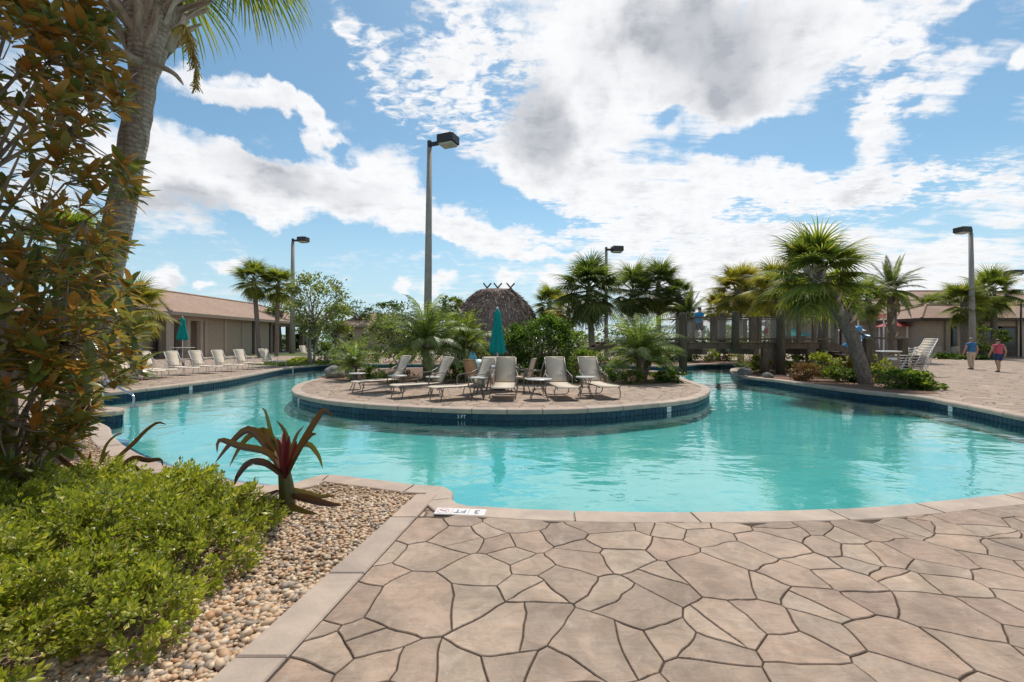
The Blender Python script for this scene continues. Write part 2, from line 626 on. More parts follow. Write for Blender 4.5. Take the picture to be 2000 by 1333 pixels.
def stone_colour(T, v, rnd):
    """warm tan / pink / grey flagstone with veins and stains"""
    base = T.ramp(rnd, [(0.0, (.350, .276, .220)), (.2, (.375, .312, .250)), (.38, (.345, .258, .208)), (.55, (.390, .312, .250)), (.72, (.318, .252, .203)), (.86, (.365, .278, .222)), (1.0, (.415, .345, .278))])
    n1 = T.noise(v, 2.3, 6.0, 0.62, 0.4)
    n2 = T.noise(mapping(T, v, (3.0, 14.0, 3.0), (0, 0, 0), (0, 0, .5)), 1.3, 5.0, 0.65, 0.8)
    n3 = T.noise(v, 60.0, 3.0, 0.7)
    c = T.mix(T.lin(n1, .30, .70), T.mix(1.0, base, (.80, .80, .80), 'MULTIPLY'), T.mix(1.0, base, (1.14, 1.10, 1.06), 'MULTIPLY'))
    c = T.mix(T.math('MULTIPLY', T.smooth(n2, .52, .72), .35), c, (.40, .265, .17))
    c = T.mix(T.math('MULTIPLY', T.smooth(n2, .30, .44, 1, 0), .30), c, (.235, .205, .175))
    c = T.mix(1.0, c, T.mix(n3, (.90, .90, .90), (1.10, 1.10, 1.10)), 'MULTIPLY')
    st = T.noise(v, 0.55, 4.0, .6)
    c = T.mix(1.0, c, T.mix(T.smooth(st, .38, .62), (.86, .86, .87), (1.04, 1.03, 1.02)), 'MULTIPLY')
    c = T.mix(1.0, c, (1.03, .985, .935), 'MULTIPLY')
    bl = T.noise(v, 5.5, 5.0, .65, 1.2)
    c = T.mix(1.0, c, T.mix(T.smooth(bl, .36, .64), (.84, .82, .80), (1.07, 1.05, 1.04)), 'MULTIPLY')
    cl = T.noise(mapping(T, v, (1.6, 6.0, 1.6), (0, 0, 0), (0, 0, .35)), 2.2, 6.0, .6, 1.6)
    pit = T.noise(v, 22.0, 4.0, .7)
    c = T.mix(T.math('MULTIPLY', T.smooth(pit, .60, .74), .45), c, (.17, .135, .11))
    c = T.mix(T.math('MULTIPLY', T.smooth(T.noise(v, 4.0, 8.0, .75, 2.0), .57, .66), .30), c, (.47, .42, .36))
    h = T.math('ADD', T.math('MULTIPLY', T.smooth(cl, .40, .60), .30), T.math('MULTIPLY', n2, .45)); h = T.math('ADD', T.math('MULTIPLY', h, 1.0), T.math('ADD', T.math('MULTIPLY', n1, .6), T.math('MULTIPLY', n3, .18)))
    return c, h


def mat_flagstone():
    m, T, out = new_mat('flagstone')
    v = coords(T)
    rnd = T.node('ShaderNodeObjectInfo').outputs['Random']
    # every stone gets its own piece of the texture
    off = T.node('ShaderNodeCombineXYZ')
    T.put(off.inputs[0], T.math('MULTIPLY', rnd, 37.0))
    T.put(off.inputs[1], T.math('MULTIPLY', rnd, 91.0))
    c, h = stone_colour(T, T.vmath('ADD', v, off.outputs[0]), rnd)
    wp = T.node('ShaderNodeNewGeometry').outputs['Position']
    d1 = T.noise(wp, .9, 6.0, .68, .8)
    c = T.mix(1.0, c, T.mix(T.smooth(d1, .36, .60), (.80, .79, .78), (1.04, 1.04, 1.04)), 'MULTIPLY')
    T.l.new(pbsdf(T, c, T.lin(h, .3, 1.2, .62, .85), .35, 0, bump(T, h, .5, .012)), out.inputs[0])
    return m


def mat_deck():
    """the same stamped stone where it is too far to build stone by stone"""
    m, T, out = new_mat('deck_paving')
    v = coords(T)
    w = T.noise(v, 1.4, 3.0, .5, 0, True)
    vw = T.vmath('ADD', v, T.vmath('MULTIPLY', T.vmath('SUBTRACT', w, (.5, .5, .5)), (.55, .55, 0)))
    vo = T.node('ShaderNodeTexVoronoi', feature='F1')
    T.put(vo.inputs['Vector'], vw)
    vo.inputs['Scale'].default_value = 2.1
    ve = T.node('ShaderNodeTexVoronoi', feature='DISTANCE_TO_EDGE')
    T.put(ve.inputs['Vector'], vw)
    ve.inputs['Scale'].default_value = 2.1
    sp = T.node('ShaderNodeSeparateColor')
    T.put(sp.inputs[0], vo.outputs['Color'])
    c, h = stone_colour(T, T.vmath('ADD', v, T.vmath('MULTIPLY', vo.outputs['Color'], (9, 9, 0))), sp.outputs[0])
    j = T.smooth(ve.outputs['Distance'], .012, .035)
    c = T.mix(j, (.12, .085, .065), c)
    hh = T.math('ADD', T.math('MULTIPLY', h, .25), j)
    T.l.new(pbsdf(T, c, .78, .3, 0, bump(T, hh, .5, .012)), out.inputs[0])
    return m


def mat_coping():
    m, T, out = new_mat('coping_stone')
    v = coords(T)
    rnd = T.node('ShaderNodeObjectInfo').outputs['Random']
    c0 = T.ramp(rnd, [(0, (.40, .300, .235)), (.35, (.44, .345, .272)), (.7, (.38, .298, .238)), (1, (.45, .330, .255))])
    n1 = T.noise(v, 3.0, 6, .65, .5)
    n2 = T.noise(v, 45.0, 3, .7)
    c = T.mix(T.lin(n1, .3, .7), T.mix(1.0, c0, (.78, .78, .80), 'MULTIPLY'), T.mix(1.0, c0, (1.12, 1.1, 1.07), 'MULTIPLY'))
    c = T.mix(T.math('MULTIPLY', T.smooth(T.noise(v, 1.1, 5, .6), .56, .70), .4), c, (.24, .195, .16))
    c = T.mix(1.0, c, T.mix(n2, (.9,) * 3, (1.1,) * 3), 'MULTIPLY')
    T.l.new(pbsdf(T, c, .75, .35, 0, bump(T, T.math('ADD', n1, T.math('MULTIPLY', n2, .3)), .5, .01)), out.inputs[0])
    return m


def mat_water():
    m, T, out = new_mat('pool_water')
    v = coords(T)
    a = T.noise(mapping(T, v, (0.75, 1.05, 1), (0, 0, 0), (0, 0, .25)), 1.25, 3.0, .45, .5)
    b = T.noise(mapping(T, v, (.85, 1.2, 1), (3, 1, 0), (0, 0, -.4)), 4.2, 3.0, .5, .4)
    h = T.math('ADD', T.math('MULTIPLY', a, 1.0), T.math('MULTIPLY', b, .22))
    calm = T.smooth(T.noise(v, .16, 2.0, .5), .38, .62, .45, 1.15)
    nrm = bump(T, T.math('MULTIPLY', h, calm), 1.0, .026)
    gl = T.node('ShaderNodeBsdfGlossy')
    gl.inputs['Roughness'].default_value = 0.02
    gl.inputs['Color'].default_value = (.97, .99, 1, 1)
    T.put(gl.inputs['Normal'], nrm)
    tr = T.node('ShaderNodeBsdfTransparent')
    tr.inputs['Color'].default_value = (.42, .735, .73, 1)
    fr = T.node('ShaderNodeFresnel')
    fr.inputs['IOR'].default_value = 1.40
    T.put(fr.inputs['Normal'], nrm)
    ms = T.node('ShaderNodeMixShader')
    T.put(ms.inputs[0], T.math('MULTIPLY_ADD', fr.outputs[0], .86, .13, clamp=True))
    T.l.new(tr.outputs[0], ms.inputs[1])
    T.l.new(gl.outputs[0], ms.inputs[2])
    T.l.new(ms.outputs[0], out.inputs[0])
    return m


def mat_plaster():
    m, T, out = new_mat('pool_plaster')
    v = coords(T)
    n = T.noise(v, 1.2, 6, .6, .6)
    c = T.mix(T.lin(n, .3, .7), (.40, .66, .66), (.54, .77, .76))
    T.l.new(pbsdf(T, c, .85, .1), out.inputs[0])
    return m


def mat_tile():
    m, T, out = new_mat('waterline_tile')
    rnd = T.node('ShaderNodeObjectInfo').outputs['Random']
    isl = T.node('ShaderNodeNewGeometry').outputs['Random Per Island']
    r = T.math('FRACT', T.math('ADD', rnd, isl))
    c = T.ramp(r, [(0, (.009, .028, .056)), (.4, (.013, .045, .080)), (.75, (.009, .038, .058)), (1, (.020, .062, .095))])
    n = T.noise(coords(T), 18, 4, .6)
    c = T.mix(T.math('MULTIPLY', T.smooth(n, .5, .75), .35), c, (.03, .07, .09))
    T.l.new(pbsdf(T, c, .3, .3), out.inputs[0])
    return m


def leafy(name, stops, trans=0.35, rough=0.45, spec=0.35, back=None, use='island', tcol=1.25, objvar=0.25):
    """leaf surface: colour differs leaf by leaf, light comes through the blade"""
    m, T, out = new_mat(name)
    g = T.node('ShaderNodeNewGeometry')
    oi = T.node('ShaderNodeObjectInfo').outputs['Random']
    r = T.math('FRACT', T.math('ADD', g.outputs['Random Per Island'], T.math('MULTIPLY', oi, 7.13))) if use == 'island' else oi
    c = T.ramp(r, stops)
    c = T.mix(1.0, c, T.mix(oi, (1 - objvar,) * 3, (1 + objvar, 1 + objvar * .9, 1 + objvar * .4)), 'MULTIPLY')
    tc = T.mix(1.0, c, (tcol, tcol * 1.05, tcol * .45), 'MULTIPLY')
    if back is not None:
        bc = T.ramp(T.math('FRACT', T.math('MULTIPLY', r, 5.7)), back)
        c = T.mix(g.outputs['Backfacing'], c, bc)
        tc = T.mix(.65, tc, bc)
    p = pbsdf(T, c, rough, spec)
    tl = T.node('ShaderNodeBsdfTranslucent')
    T.put(tl.inputs[0], tc)
    ms = T.node('ShaderNodeMixShader')
    ms.inputs[0].default_value = trans
    T.l.new(p, ms.inputs[1])
    T.l.new(tl.outputs[0], ms.inputs[2])
    T.l.new(ms.outputs[0], out.inputs[0])
    return m


def mat_pebble():
    m, T, out = new_mat('river_pebble')
    r = T.node('ShaderNodeNewGeometry').outputs['Random Per Island']
    c = T.ramp(r, [(0, (.44, .33, .22)), (.14, (.52, .43, .32)), (.28, (.38, .22, .12)), (.42, (.55, .50, .42)), (.55, (.26, .21, .18)), (.68, (.46, .30, .18)), (.82, (.60, .52, .42)), (.92, (.20, .18, .17)), (1, (.50, .40, .30))])
    n = T.noise(coords(T), 55, 4, .6)
    c = T.mix(1.0, c, T.mix(n, (.78, .70, .60), (1.38, 1.20, 1.02)), 'MULTIPLY')
    T.l.new(pbsdf(T, c, .6, .4), out.inputs[0])
    return m


def mat_ground_mix(name, c1, c2, scale, bmp=.6):
    m, T, out = new_mat(name)
    v = coords(T)
    n = T.noise(v, scale, 7, .7)
    n2 = T.noise(v, scale * .07, 4, .6)
    c = T.mix(T.lin(n, .3, .7), c1, c2)
    c = T.mix(1.0, c, T.mix(n2, (.75,) * 3, (1.2,) * 3), 'MULTIPLY')
    T.l.new(pbsdf(T, c, .9, .15, 0, bump(T, n, bmp, .03)), out.inputs[0])
    return m


def mat_bark(name, c1, c2, ring=0.0, scale=14.0, bmp=.8):
    m, T, out = new_mat(name)
    v = coords(T)
    n = T.noise(mapping(T, v, (1, 1, .35)), scale, 6, .65, .5)
    h = n
    c = T.mix(T.lin(n, .3, .7), c1, c2)
    if ring:
        wv = T.node('ShaderNodeTexWave', wave_type='BANDS', bands_direction='Z')
        T.put(wv.inputs['Vector'], v)
        wv.inputs['Scale'].default_value = ring
        wv.inputs['Distortion'].default_value = 5.0
        wv.inputs['Detail'].default_value = 4.0
        wv.inputs['Detail Scale'].default_value = 2.5
        h = T.math('ADD', T.math('MULTIPLY', n, .8), T.math('MULTIPLY', wv.outputs['Fac'], .6))
        c = T.mix(T.math('MULTIPLY', T.smooth(wv.outputs['Fac'], .15, .5, 1, 0), .30), c, tuple(np.array(c1) * .45))
    T.l.new(pbsdf(T, c, .9, .15, 0, bump(T, h, bmp, .03)), out.inputs[0])
    return m


def mat_shingle():
    m, T, out = new_mat('roof_shingle')
    v = coords(T)
    br = T.node('ShaderNodeTexNoise')
    T.put(br.inputs['Vector'], mapping(T, v, (2.2, 2.2, 9.0)))
    br.inputs['Scale'].default_value = 1.2
    br.inputs['Detail'].default_value = 6
    c = T.mix(T.lin(br.outputs[0], .3, .7), (.27, .18, .135), (.385, .27, .205))
    n = T.noise(v, .25, 4, .6)
    c = T.mix(1.0, c, T.mix(n, (.82,) * 3, (1.18,) * 3), 'MULTIPLY')
    T.l.new(pbsdf(T, c, .92, .1, 0, bump(T, br.outputs[0], .4, .05)), out.inputs[0])
    return m


def mat_thatch():
    m, T, out = new_mat('thatch')
    v = coords(T)
    n = T.noise(mapping(T, v, (1, 1, .22)), 9, 7, .7, .6)
    n2 = T.noise(mapping(T, v, (.8, .8, 2.2)), 1.6, 4, .6)
    c = T.ramp(n, [(.3, (.16, .115, .095)), (.5, (.31, .235, .195)), (.7, (.48, .385, .32))])
    c = T.mix(1.0, c, T.mix(n2, (.7,) * 3, (1.3,) * 3), 'MULTIPLY')
    T.l.new(pbsdf(T, c, .95, .1, 0, bump(T, n, 1.0, .12)), out.inputs[0])
    return m


def mat_sling(nm='sling_fabric', k=1.0):
    m, T, out = new_mat(nm)
    v = coords(T)
    w = T.node('ShaderNodeTexWave', bands_direction='Y')
    T.put(w.inputs['Vector'], v)
    w.inputs['Scale'].default_value = 28
    n = T.noise(v, 5, 4, .6)
    c = T.mix(w.outputs['Fac'], tuple(k * q for q in (.57, .475, .365)), tuple(k * q for q in (.67, .565, .44)))
    c = T.mix(1.0, c, T.mix(n, (.88,) * 3, (1.08,) * 3), 'MULTIPLY')
    p = pbsdf(T, c, .8, .2)
    tl = T.node('ShaderNodeBsdfTranslucent')
    T.put(tl.inputs[0], c)
    ms = T.node('ShaderNodeMixShader')
    ms.inputs[0].default_value = .05
    T.l.new(p, ms.inputs[1])
    T.l.new(tl.outputs[0], ms.inputs[2])
    T.l.new(ms.outputs[0], out.inputs[0])
    return m


M_FLAG, M_DECK, M_COPE, M_WATER, M_PLASTER, M_TILE = mat_flagstone(), mat_deck(), mat_coping(), mat_water(), mat_plaster(), mat_tile()
M_GROUT = simple('mortar_joint', (.085, .058, .042), .95, .3, 20, .4, .1)
M_TGROUT = simple('tile_grout', (.09, .14, .17), .8, .2, 30)
M_PEB = mat_pebble()
M_BEDSOIL = mat_ground_mix('pebble_bed', (.17, .11, .07), (.42, .30, .20), 45)
M_MULCH = mat_ground_mix('mulch', (.09, .05, .035), (.25, .155, .10), 18)
M_GRASS_G = mat_ground_mix('lawn_soil', (.05, .07, .02), (.12, .14, .05), 6)
M_SHINGLE, M_THATCH, M_SLING = mat_shingle(), mat_thatch(), mat_sling()
M_SLINGW = mat_sling('pale_sling_fabric', 1.15)
M_MAG = leafy('magnolia_leaf', [(0, (.055, .105, .026)), (.4, (.090, .150, .036)), (.75, (.15, .20, .045)), (.9, (.26, .26, .055)), (1, (.33, .30, .07))], .46, .26, .65,
              back=[(0, (.46, .190, .042)), (.28, (.56, .250, .058)), (.48, (.30, .24, .055)), (.62, (.13, .165, .042)), (.76, (.30, .22, .055)), (.9, (.44, .18, .045)), (1, (.62, .22, .035))], tcol=1.7)
M_FAN = leafy('fan_frond', [(0, (.085, .125, .026)), (.5, (.145, .185, .040)), (.85, (.235, .245, .058)), (1, (.33, .285, .087))], .5, .42, .4, tcol=1.5)
M_FANDK = leafy('dark_fan_frond', [(0, (0.053, 0.085, 0.025)), (.5, (0.094, 0.131, 0.037)), (.85, (0.150, 0.181, 0.056)), (1, (0.225, 0.213, 0.075))], 0.46, .42, .4, tcol=1.5)
M_FANY = leafy('yellow_fan_frond', [(0, (0.144, 0.162, 0.030)), (.5, (0.240, 0.228, 0.042)), (.8, (0.336, 0.264, 0.054)), (1, (0.408, 0.252, 0.060))], 0.5, .45, .35, tcol=1.5)
M_FANOLD = leafy('old_fan_frond', [(0, (.20, .16, .045)), (.5, (.25, .17, .05)), (1, (.16, .13, .05))], .3, .6, .2)
M_FEATHER = leafy('feather_frond', [(0, (0.105, 0.161, 0.056)), (.5, (0.161, 0.217, 0.077)), (.85, (0.238, 0.280, 0.105)), (1, (0.308, 0.308, 0.112))], 0.46, .42, .4, tcol=1.5)
M_DATE = leafy('date_frond', [(0, (0.078, 0.111, 0.036)), (.6, (0.130, 0.163, 0.052)), (1, (0.208, 0.202, 0.072))], 0.42, .45, .4, tcol=1.5)
M_DARKLEAF = leafy('dark_leaf', [(0, (0.030, 0.065, 0.014)), (.5, (0.057, 0.108, 0.022)), (.85, (0.101, 0.155, 0.030)), (1, (0.162, 0.203, 0.041))], 0.42, .38, .4, tcol=1.5)
M_MIDLEAF = leafy('mid_leaf', [(0, (0.065, 0.109, 0.023)), (.5, (0.123, 0.174, 0.036)), (.85, (0.189, 0.232, 0.051)), (1, (0.275, 0.275, 0.065))], 0.46, .45, .35, tcol=1.5)
M_LIMELEAF = leafy('lime_leaf', [(0, (0.124, 0.169, 0.026)), (.5, (0.208, 0.247, 0.039)), (.85, (0.299, 0.305, 0.052)), (1, (0.364, 0.325, 0.065))], 0.48, .45, .35, tcol=1.5)
M_YELLEAF = leafy('gold_leaf', [(0, (.20, .19, .025)), (.5, (.32, .27, .03)), (1, (.40, .28, .04))], .35, .5, .3)
M_RUST = leafy('rust_leaf', [(0, (.16, .07, .03)), (.5, (.24, .12, .05)), (1, (.13, .09, .03))], .25, .5, .3)
M_GREYLEAF = leafy('olive_leaf', [(0, (0.115, 0.142, 0.061)), (.5, (0.176, 0.203, 0.088)), (1, (0.257, 0.270, 0.121))], 0.42, .5, .3, tcol=1.5)
M_BED = leafy('shrub_leaf', [(0, (.20, .12, .05)), (.03, (.15, .185, .026)), (.35, (.26, .30, .036)), (.7, (.37, .385, .050)), (.9, (.47, .45, .07)), (1, (.55, .50, .14))], .40, .36, .45)
M_GRASS = leafy('grass_blade', [(0, (.08, .12, .025)), (1, (.16, .19, .05))], .3, .5, .3)
M_CRIN = leafy('crinum_leaf', [(0, (.075, .036, .026)), (.35, (.115, .055, .028)), (.7, (.12, .085, .026)), (1, (.10, .10, .028))], .30, .32, .5, use='obj', tcol=1.2)
M_CRINRED = leafy('crinum_heart', [(0, (.085, .008, .020)), (1, (.13, .014, .032))], .25, .3, .5, use='obj', tcol=1.3)
M_CRINPALE = leafy('crinum_bud', [(0, (.36, .20, .20)), (1, (.46, .28, .27))], .25, .5, .3, use='obj')
M_CRINSTEM = leafy('crinum_stem', [(0, (.075, .075, .018)), (1, (.11, .095, .025))], .1, .4, .4, use='obj')
M_PALMBARK = mat_bark('palm_bark', (.13, .100, .080), (.34, .285, .240), 5.5, 16, 1.0)
M_BARK = mat_bark('bark', (.17, .125, .095), (.36, .28, .22))
M_LIFTEDBARK = mat_bark('shade_lifted_palm_bark', (.24, .175, .130), (.56, .45, .37), 5.5, 16, 1.0)  # palm bark in a paler colour, standing in for fill light on the shaded trunk
M_GREYBARK = mat_bark('grey_bark', (.16, .13, .105), (.33, .28, .235), 3.0)
M_BOOT = mat_bark('palm_boot', (.27, .195, .150), (.56, .45, .37), 0, 10, .7)
M_FRUIT = leafy('fruit_stalk', [(0, (.38, .28, .08)), (.5, (.28, .20, .07)), (1, (.50, .37, .13))], .2, .6, .2)
M_CONC = simple('lamp_concrete', (.30, .285, .26), .8, .14, 6, .15, .3)
M_BRONZE = simple('dark_bronze', (.030, .027, .027), .45, .2, 6, 0, .5)
M_LENS = simple('lamp_glass', (.42, .43, .36), .2, .1, 6, 0, .5)
M_FRAME = simple('lounger_frame', (.17, .145, .125), .4, .15, 10, 0, .5)
M_FRAMEW = simple('white_frame', (.60, .57, .53), .45, .1, 10, 0, .5)
M_TEAL = simple('teal_canvas', (.004, .235, .215), .85, .16, 5, .25, .2)
M_TABLE = simple('table_top', (.48, .47, .44), .35, .1, 12, 0, .5)
M_WALL = simple('stucco_wall', (.36, .295, .225), .9, .07, 3, .25, .2)
M_WALL2 = simple('stucco_wall_pale', (.41, .34, .27), .9, .07, 3, .25, .2)
M_TRIM = simple('dark_trim', (.075, .055, .045), .7, .15, 5, .1, .3)
M_FASCIA = simple('fascia_board', (.27, .22, .175), .7, .12, 5, .1, .3)
M_GLASS = simple('dark_glass', (.02, .022, .025), .08, .2, 2, 0, .6)
M_INSIDE = simple('shaded_door', (.16, .12, .09), .7, .2, 4, 0, .3)
M_WOOD = simple('bridge_timber', (.15, .108, .078), .85, .35, 10, .5, .2, stretch=(1, 1, .25))
M_PILE = simple('weathered_pile', (.105, .085, .058), .85, .35, 10, .5, .2, stretch=(1, 1, .2))
M_ROPE = simple('white_netting', (.36, .34, .31), .8, .1, 8)
M_STEEL = simple('steel_rail', (.55, .55, .55), .18, .05, 6, 0, .5, metal=1.0)
M_WHITE = simple('white_paint', (.72, .71, .69), .5, .06, 6, 0, .4)
M_RED = simple('red_canvas', (.42, .055, .06), .7, .12, 6, 0, .3)
M_PINK = simple('faded_red_print', (.62, .36, .35), .6, .1, 10)
M_BLACK = simple('black_print', (.10, .10, .10), .6, .15, 10)
M_MARKER = simple('marker_tile', (.66, .63, .60), .35, .07, 14, 0, .5)
M_BLUE = simple('blue_plastic', (.02, .25, .55), .35, .1, 4, 0, .5)
M_AQUA = simple('aqua_plastic', (.10, .42, .55), .35, .1, 4, 0, .5)
M_PALEAQ = simple('pale_plastic', (.42, .60, .56), .4, .1, 4, 0, .5)
M_YEL = simple('yellow_canvas', (.62, .47, .05), .7, .1, 4, 0, .3)
M_BIN = simple('bin_panel', (.26, .21, .165), .6, .12, 6, .2, .3)
M_TANCHAIR = simple('tan_fabric', (.50, .33, .18), .8, .1, 8, 0, .2)
M_ROCK = simple('garden_rock', (.22, .20, .18), .9, .3, 6, .8, .2)
M_SKIN = simple('skin', (.44, .26, .19), .5, .06, 12, 0, .4)
M_HAIR_G = simple('grey_hair', (.22, .19, .17), .6, .2, 20, .3, .3)
M_HAIR_D = simple('dark_hair', (.03, .02, .018), .5, .2, 20, .3, .4)
M_SH_BLUE = simple('blue_shirt', (.045, .17, .33), .85, .14, 9, .2, .2)
M_SH_RED = simple('red_top', (.50, .10, .13), .85, .14, 9, .2, .2)
M_SH_AQ = simple('bright_blue_shirt', (.035, .26, .48), .85, .14, 9, .2, .2)
M_SH_GREY = simple('grey_shirt', (.28, .30, .29), .85, .14, 9, .2, .2)
M_TROUSER = simple('khaki_trousers', (.50, .40, .28), .85, .1, 9, .2, .2)
M_NAVY = simple('navy_shorts', (.035, .055, .12), .85, .14, 9, .2, .2)
M_DARKSH = simple('dark_shorts', (.035, .03, .045), .85, .14, 9, .2, .2)
M_SHOE = simple('dark_shoe', (.05, .035, .03), .6, .2, 9)


# ================================================================== SETTING
# pool edges traced on the ground plane
def gp(*pp):
    return [tuple(G(x, y)[:2]) for x, y in pp]


POOL = (
    [(-0.62, 4.47), (-0.47, 4.28), (-0.2, 4.24)]
    + gp((1000, 999), (1150, 1004), (1300, 1006), (1450, 1005), (1600, 1001), (1700, 996), (1800, 987), (1900, 977), (2000, 965))
    + [(7.0, 5.45), (8.9, 6.6), (10.2, 8.1)]
    + gp((2000, 814), (1920, 798), (1856, 786), (1800, 776), (1680, 764), (1600, 754), (1520, 743), (1456, 736), (1432, 727))
    + [(12.5, 26.0), (13.6, 26.6), (16, 26.6), (19, 26.6), (23, 27.0), (24, 29.5), (22, 31.8), (18, 31.4), (16, 31.0)]
    + gp((1440, 711), (1380, 711), (1310, 715))
    + [(7.2, 29.6), (2, 30.2), (-4, 31), (-9, 31.6)]
    + gp((640, 712), (600, 715), (560, 719), (450, 739), (350, 752), (270, 761), (205, 768))
    + [(-12.6, 12.9), (-11.6, 11.6), (-10.2, 11.0), (-8.95, 10.55), (-8.72, 10.25), (-8.95, 9.98), (-9.6, 9.85), (-9.9, 9.45), (-9.2, 9.1), (-8.2, 8.9)]
    + gp((208, 836), (212, 848), (236, 872), (306, 907), (415, 937), (520, 952))
    + gp((575, 948), (625, 932), (722, 940), (817, 952))
    + [(-0.80, 4.86), (-0.68, 4.80), (-0.63, 4.66)]
)
ISLE = (
    gp((572, 760), (579, 769.5), (600, 776), (640, 783), (700, 789.5), (760, 793.5), (850, 798), (905, 800), (985, 801.5), (1100, 800.5), (1180, 797), (1250, 791.5), (1312, 786), (1352, 780), (1376, 771.5), (1385, 763), (1380, 756), (1362, 750), (1335, 740), (1305, 727.5))
    + [(6.2, 25.2), (3, 26.6), (-1, 27.2), (-5, 26.8), (-8.2, 25.2), (-9.0, 22.6)]
    + gp((645, 735), (620, 741), (590, 748.5))
)
pool_c = catmull(POOL, True, 0.08)
isle_c = catmull(ISLE, True, 0.08)


def area(p):
    return 0.5 * sum(a[0] * b[1] - b[0] * a[1] for a, b in zip(p, p[1:] + p[:1]))


if area(pool_c) < 0:
    pool_c.reverse()
if area(isle_c) < 0:
    isle_c.reverse()


def normals(c, sign):
    """unit normals pointing to the land side"""
    out, n = [], len(c)
    for i in range(n):
        t = c[(i + 2) % n] - c[(i - 2) % n]
        t.normalize()
        out.append(Vector((t.y, -t.x)) * sign)
    return out


pool_n = normals(pool_c, 1)      # outward of a CCW loop = land
isle_n = normals(isle_c, -1)     # inward = land
WATER_Z = -0.24
COPE_W = 0.24
COPE_T = 0.022

far = 260.0
ground_far = [(-900, -200), (900, -200), (900, 1500), (-900, 1500)]
deck_outer = [(-46, -12), (72, -12), (72, 74), (-46, 74)]
o = sheet('lawn', [ground_far, list(reversed(deck_outer))], -0.03, M_GRASS_G)
o = sheet('pool_deck', [deck_outer, list(reversed([tuple(p) for p in pool_c]))], 0.0, M_DECK)
isle_in = [p + n * 0.05 for p, n in zip(isle_c, isle_n)]
o = sheet('island_deck', [[tuple(p) for p in isle_in]], 0.0, M_DECK)
water = sheet('pool_water', [[tuple(p) for p in pool_c], list(reversed([tuple(p) for p in isle_c]))], WATER_Z, M_WATER)
o = sheet('pool_floor', [[(-16, 2), (27, 2), (27, 34), (-16, 34)]], -0.56, M_PLASTER)


def wall_strip(name, c, z0, z1, mat, flip):
    V, FC, n = [], [], len(c)
    for p in c:
        V += [(p.x, p.y, z0), (p.x, p.y, z1)]
    for i in range(n):
        j = (i + 1) % n
        q = (2 * i, 2 * i + 1, 2 * j + 1, 2 * j)
        FC.append(q if flip else q[::-1])
    return tag(obj(name, mesh_from(name, V, FC, mat)), kind='structure')


M_POOLWALL = simple('pool_wall_finish', (.13, .34, .36), .8, .15, 3)
pw = wall_strip('pool_wall', [p + n * 0.012 for p, n in zip(pool_c, pool_n)], -0.57, -0.05, M_POOLWALL, False)
iw = wall_strip('island_wall', [p + n * 0.012 for p, n in zip(isle_c, isle_n)], -0.57, -0.05, M_POOLWALL, True)

# tile backing (grout) and the tiles themselves, the largest in view one by one
TS, TG, TH = 0.128, 0.008, 0.128


def tile_row(c, nn, closed=True):
    """(centre, tangent, normal to water) of each tile along an edge"""
    L = [0.0]
    cc = c + [c[0]]
    for a, b in zip(cc, cc[1:]):
        L.append(L[-1] + (b - a).length)
    n = int(L[-1] / (TS + TG))
    out, j = [], 0
    for i in range(n):
        s = (i + .5) * L[-1] / n
        while L[j + 1] < s:
            j += 1
        u = (s - L[j]) / (L[j + 1] - L[j])
        p = cc[j].lerp(cc[j + 1], u)
        nrm = nn[j % len(nn)]
        out.append((p, nrm))
    return out


def grout_band(name, c, nn, parent, flip):
    V, FC, n = [], [], len(c)
    for p, q in zip(c, nn):
        a = p + q * 0.004
        V += [(a.x, a.y, -0.40), (a.x, a.y, -0.085)]
    for i in range(n):
        j = (i + 1) % n
        f = (2 * i, 2 * i + 1, 2 * j + 1, 2 * j)
        FC.append(f if flip else f[::-1])
    return obj(name, mesh_from(name, V, FC, M_TGROUT), parent)


grout_band('grout_band', pool_c, pool_n, pw, False)
grout_band('grout_band', isle_c, isle_n, iw, True)
tb = MB().box((0, 0, 0), (TS, 0.014, TH), bev=0.004)
tile_me = tb.mesh('tile', M_TILE)
TV, TF = [tuple(v.co) for v in tile_me.vertices], [tuple(p.vertices) for p in tile_me.polygons]
cand = []
for c, nn, par in ((pool_c, pool_n, pw), (isle_c, isle_n, iw)):
    for p, nrm in tile_row(c, nn):
        view = Vector((p.x, p.y)).normalized()
        facing = nrm.dot(view)         # water side looks back at the camera
        px = (p.x / p.y) * F if p.y > 1 else 9e9
        vis = facing > 0.05 and abs(px) < 1040
        # not hidden behind the island
        if vis and par is pw and 6 < p.y and abs(p.x) < 9 and p.y > 22:
            vis = False
        cand.append((TS * F / max(p.y, .1) * max(facing, 0) if vis else -1, p, nrm, par))
cand.sort(key=lambda t: -t[0])
rest = {id(pw): [], id(iw): []}
for k, (s, p, nrm, par) in enumerate(cand):
    rz = math.atan2(nrm.y, nrm.x) + math.pi / 2
    q = p - nrm * 0.003
    if k < 285 and s > 0:
        obj('tile', tile_me, par, (q.x, q.y, -0.102 - TH / 2 + random.uniform(-.002, .002)), (0, 0, rz))
    elif s > -1 or True:
        rest[id(par)].append(Matrix.Translation((q.x, q.y, -0.102 - TH / 2)) @ Matrix.Rotation(rz, 4, 'Z'))
    rest[id(par)].append(Matrix.Translation((q.x, q.y, -0.102 - TH * 1.5 - TG)) @ Matrix.Rotation(rz, 4, 'Z'))
for par in (pw, iw):
    ms = np.array([np.array(m) for m in rest[id(par)]])
    o = obj('tile_course', tiles_mesh('tile_course', TV, TF, ms, M_TILE), par)
    tag(o, kind='stuff')

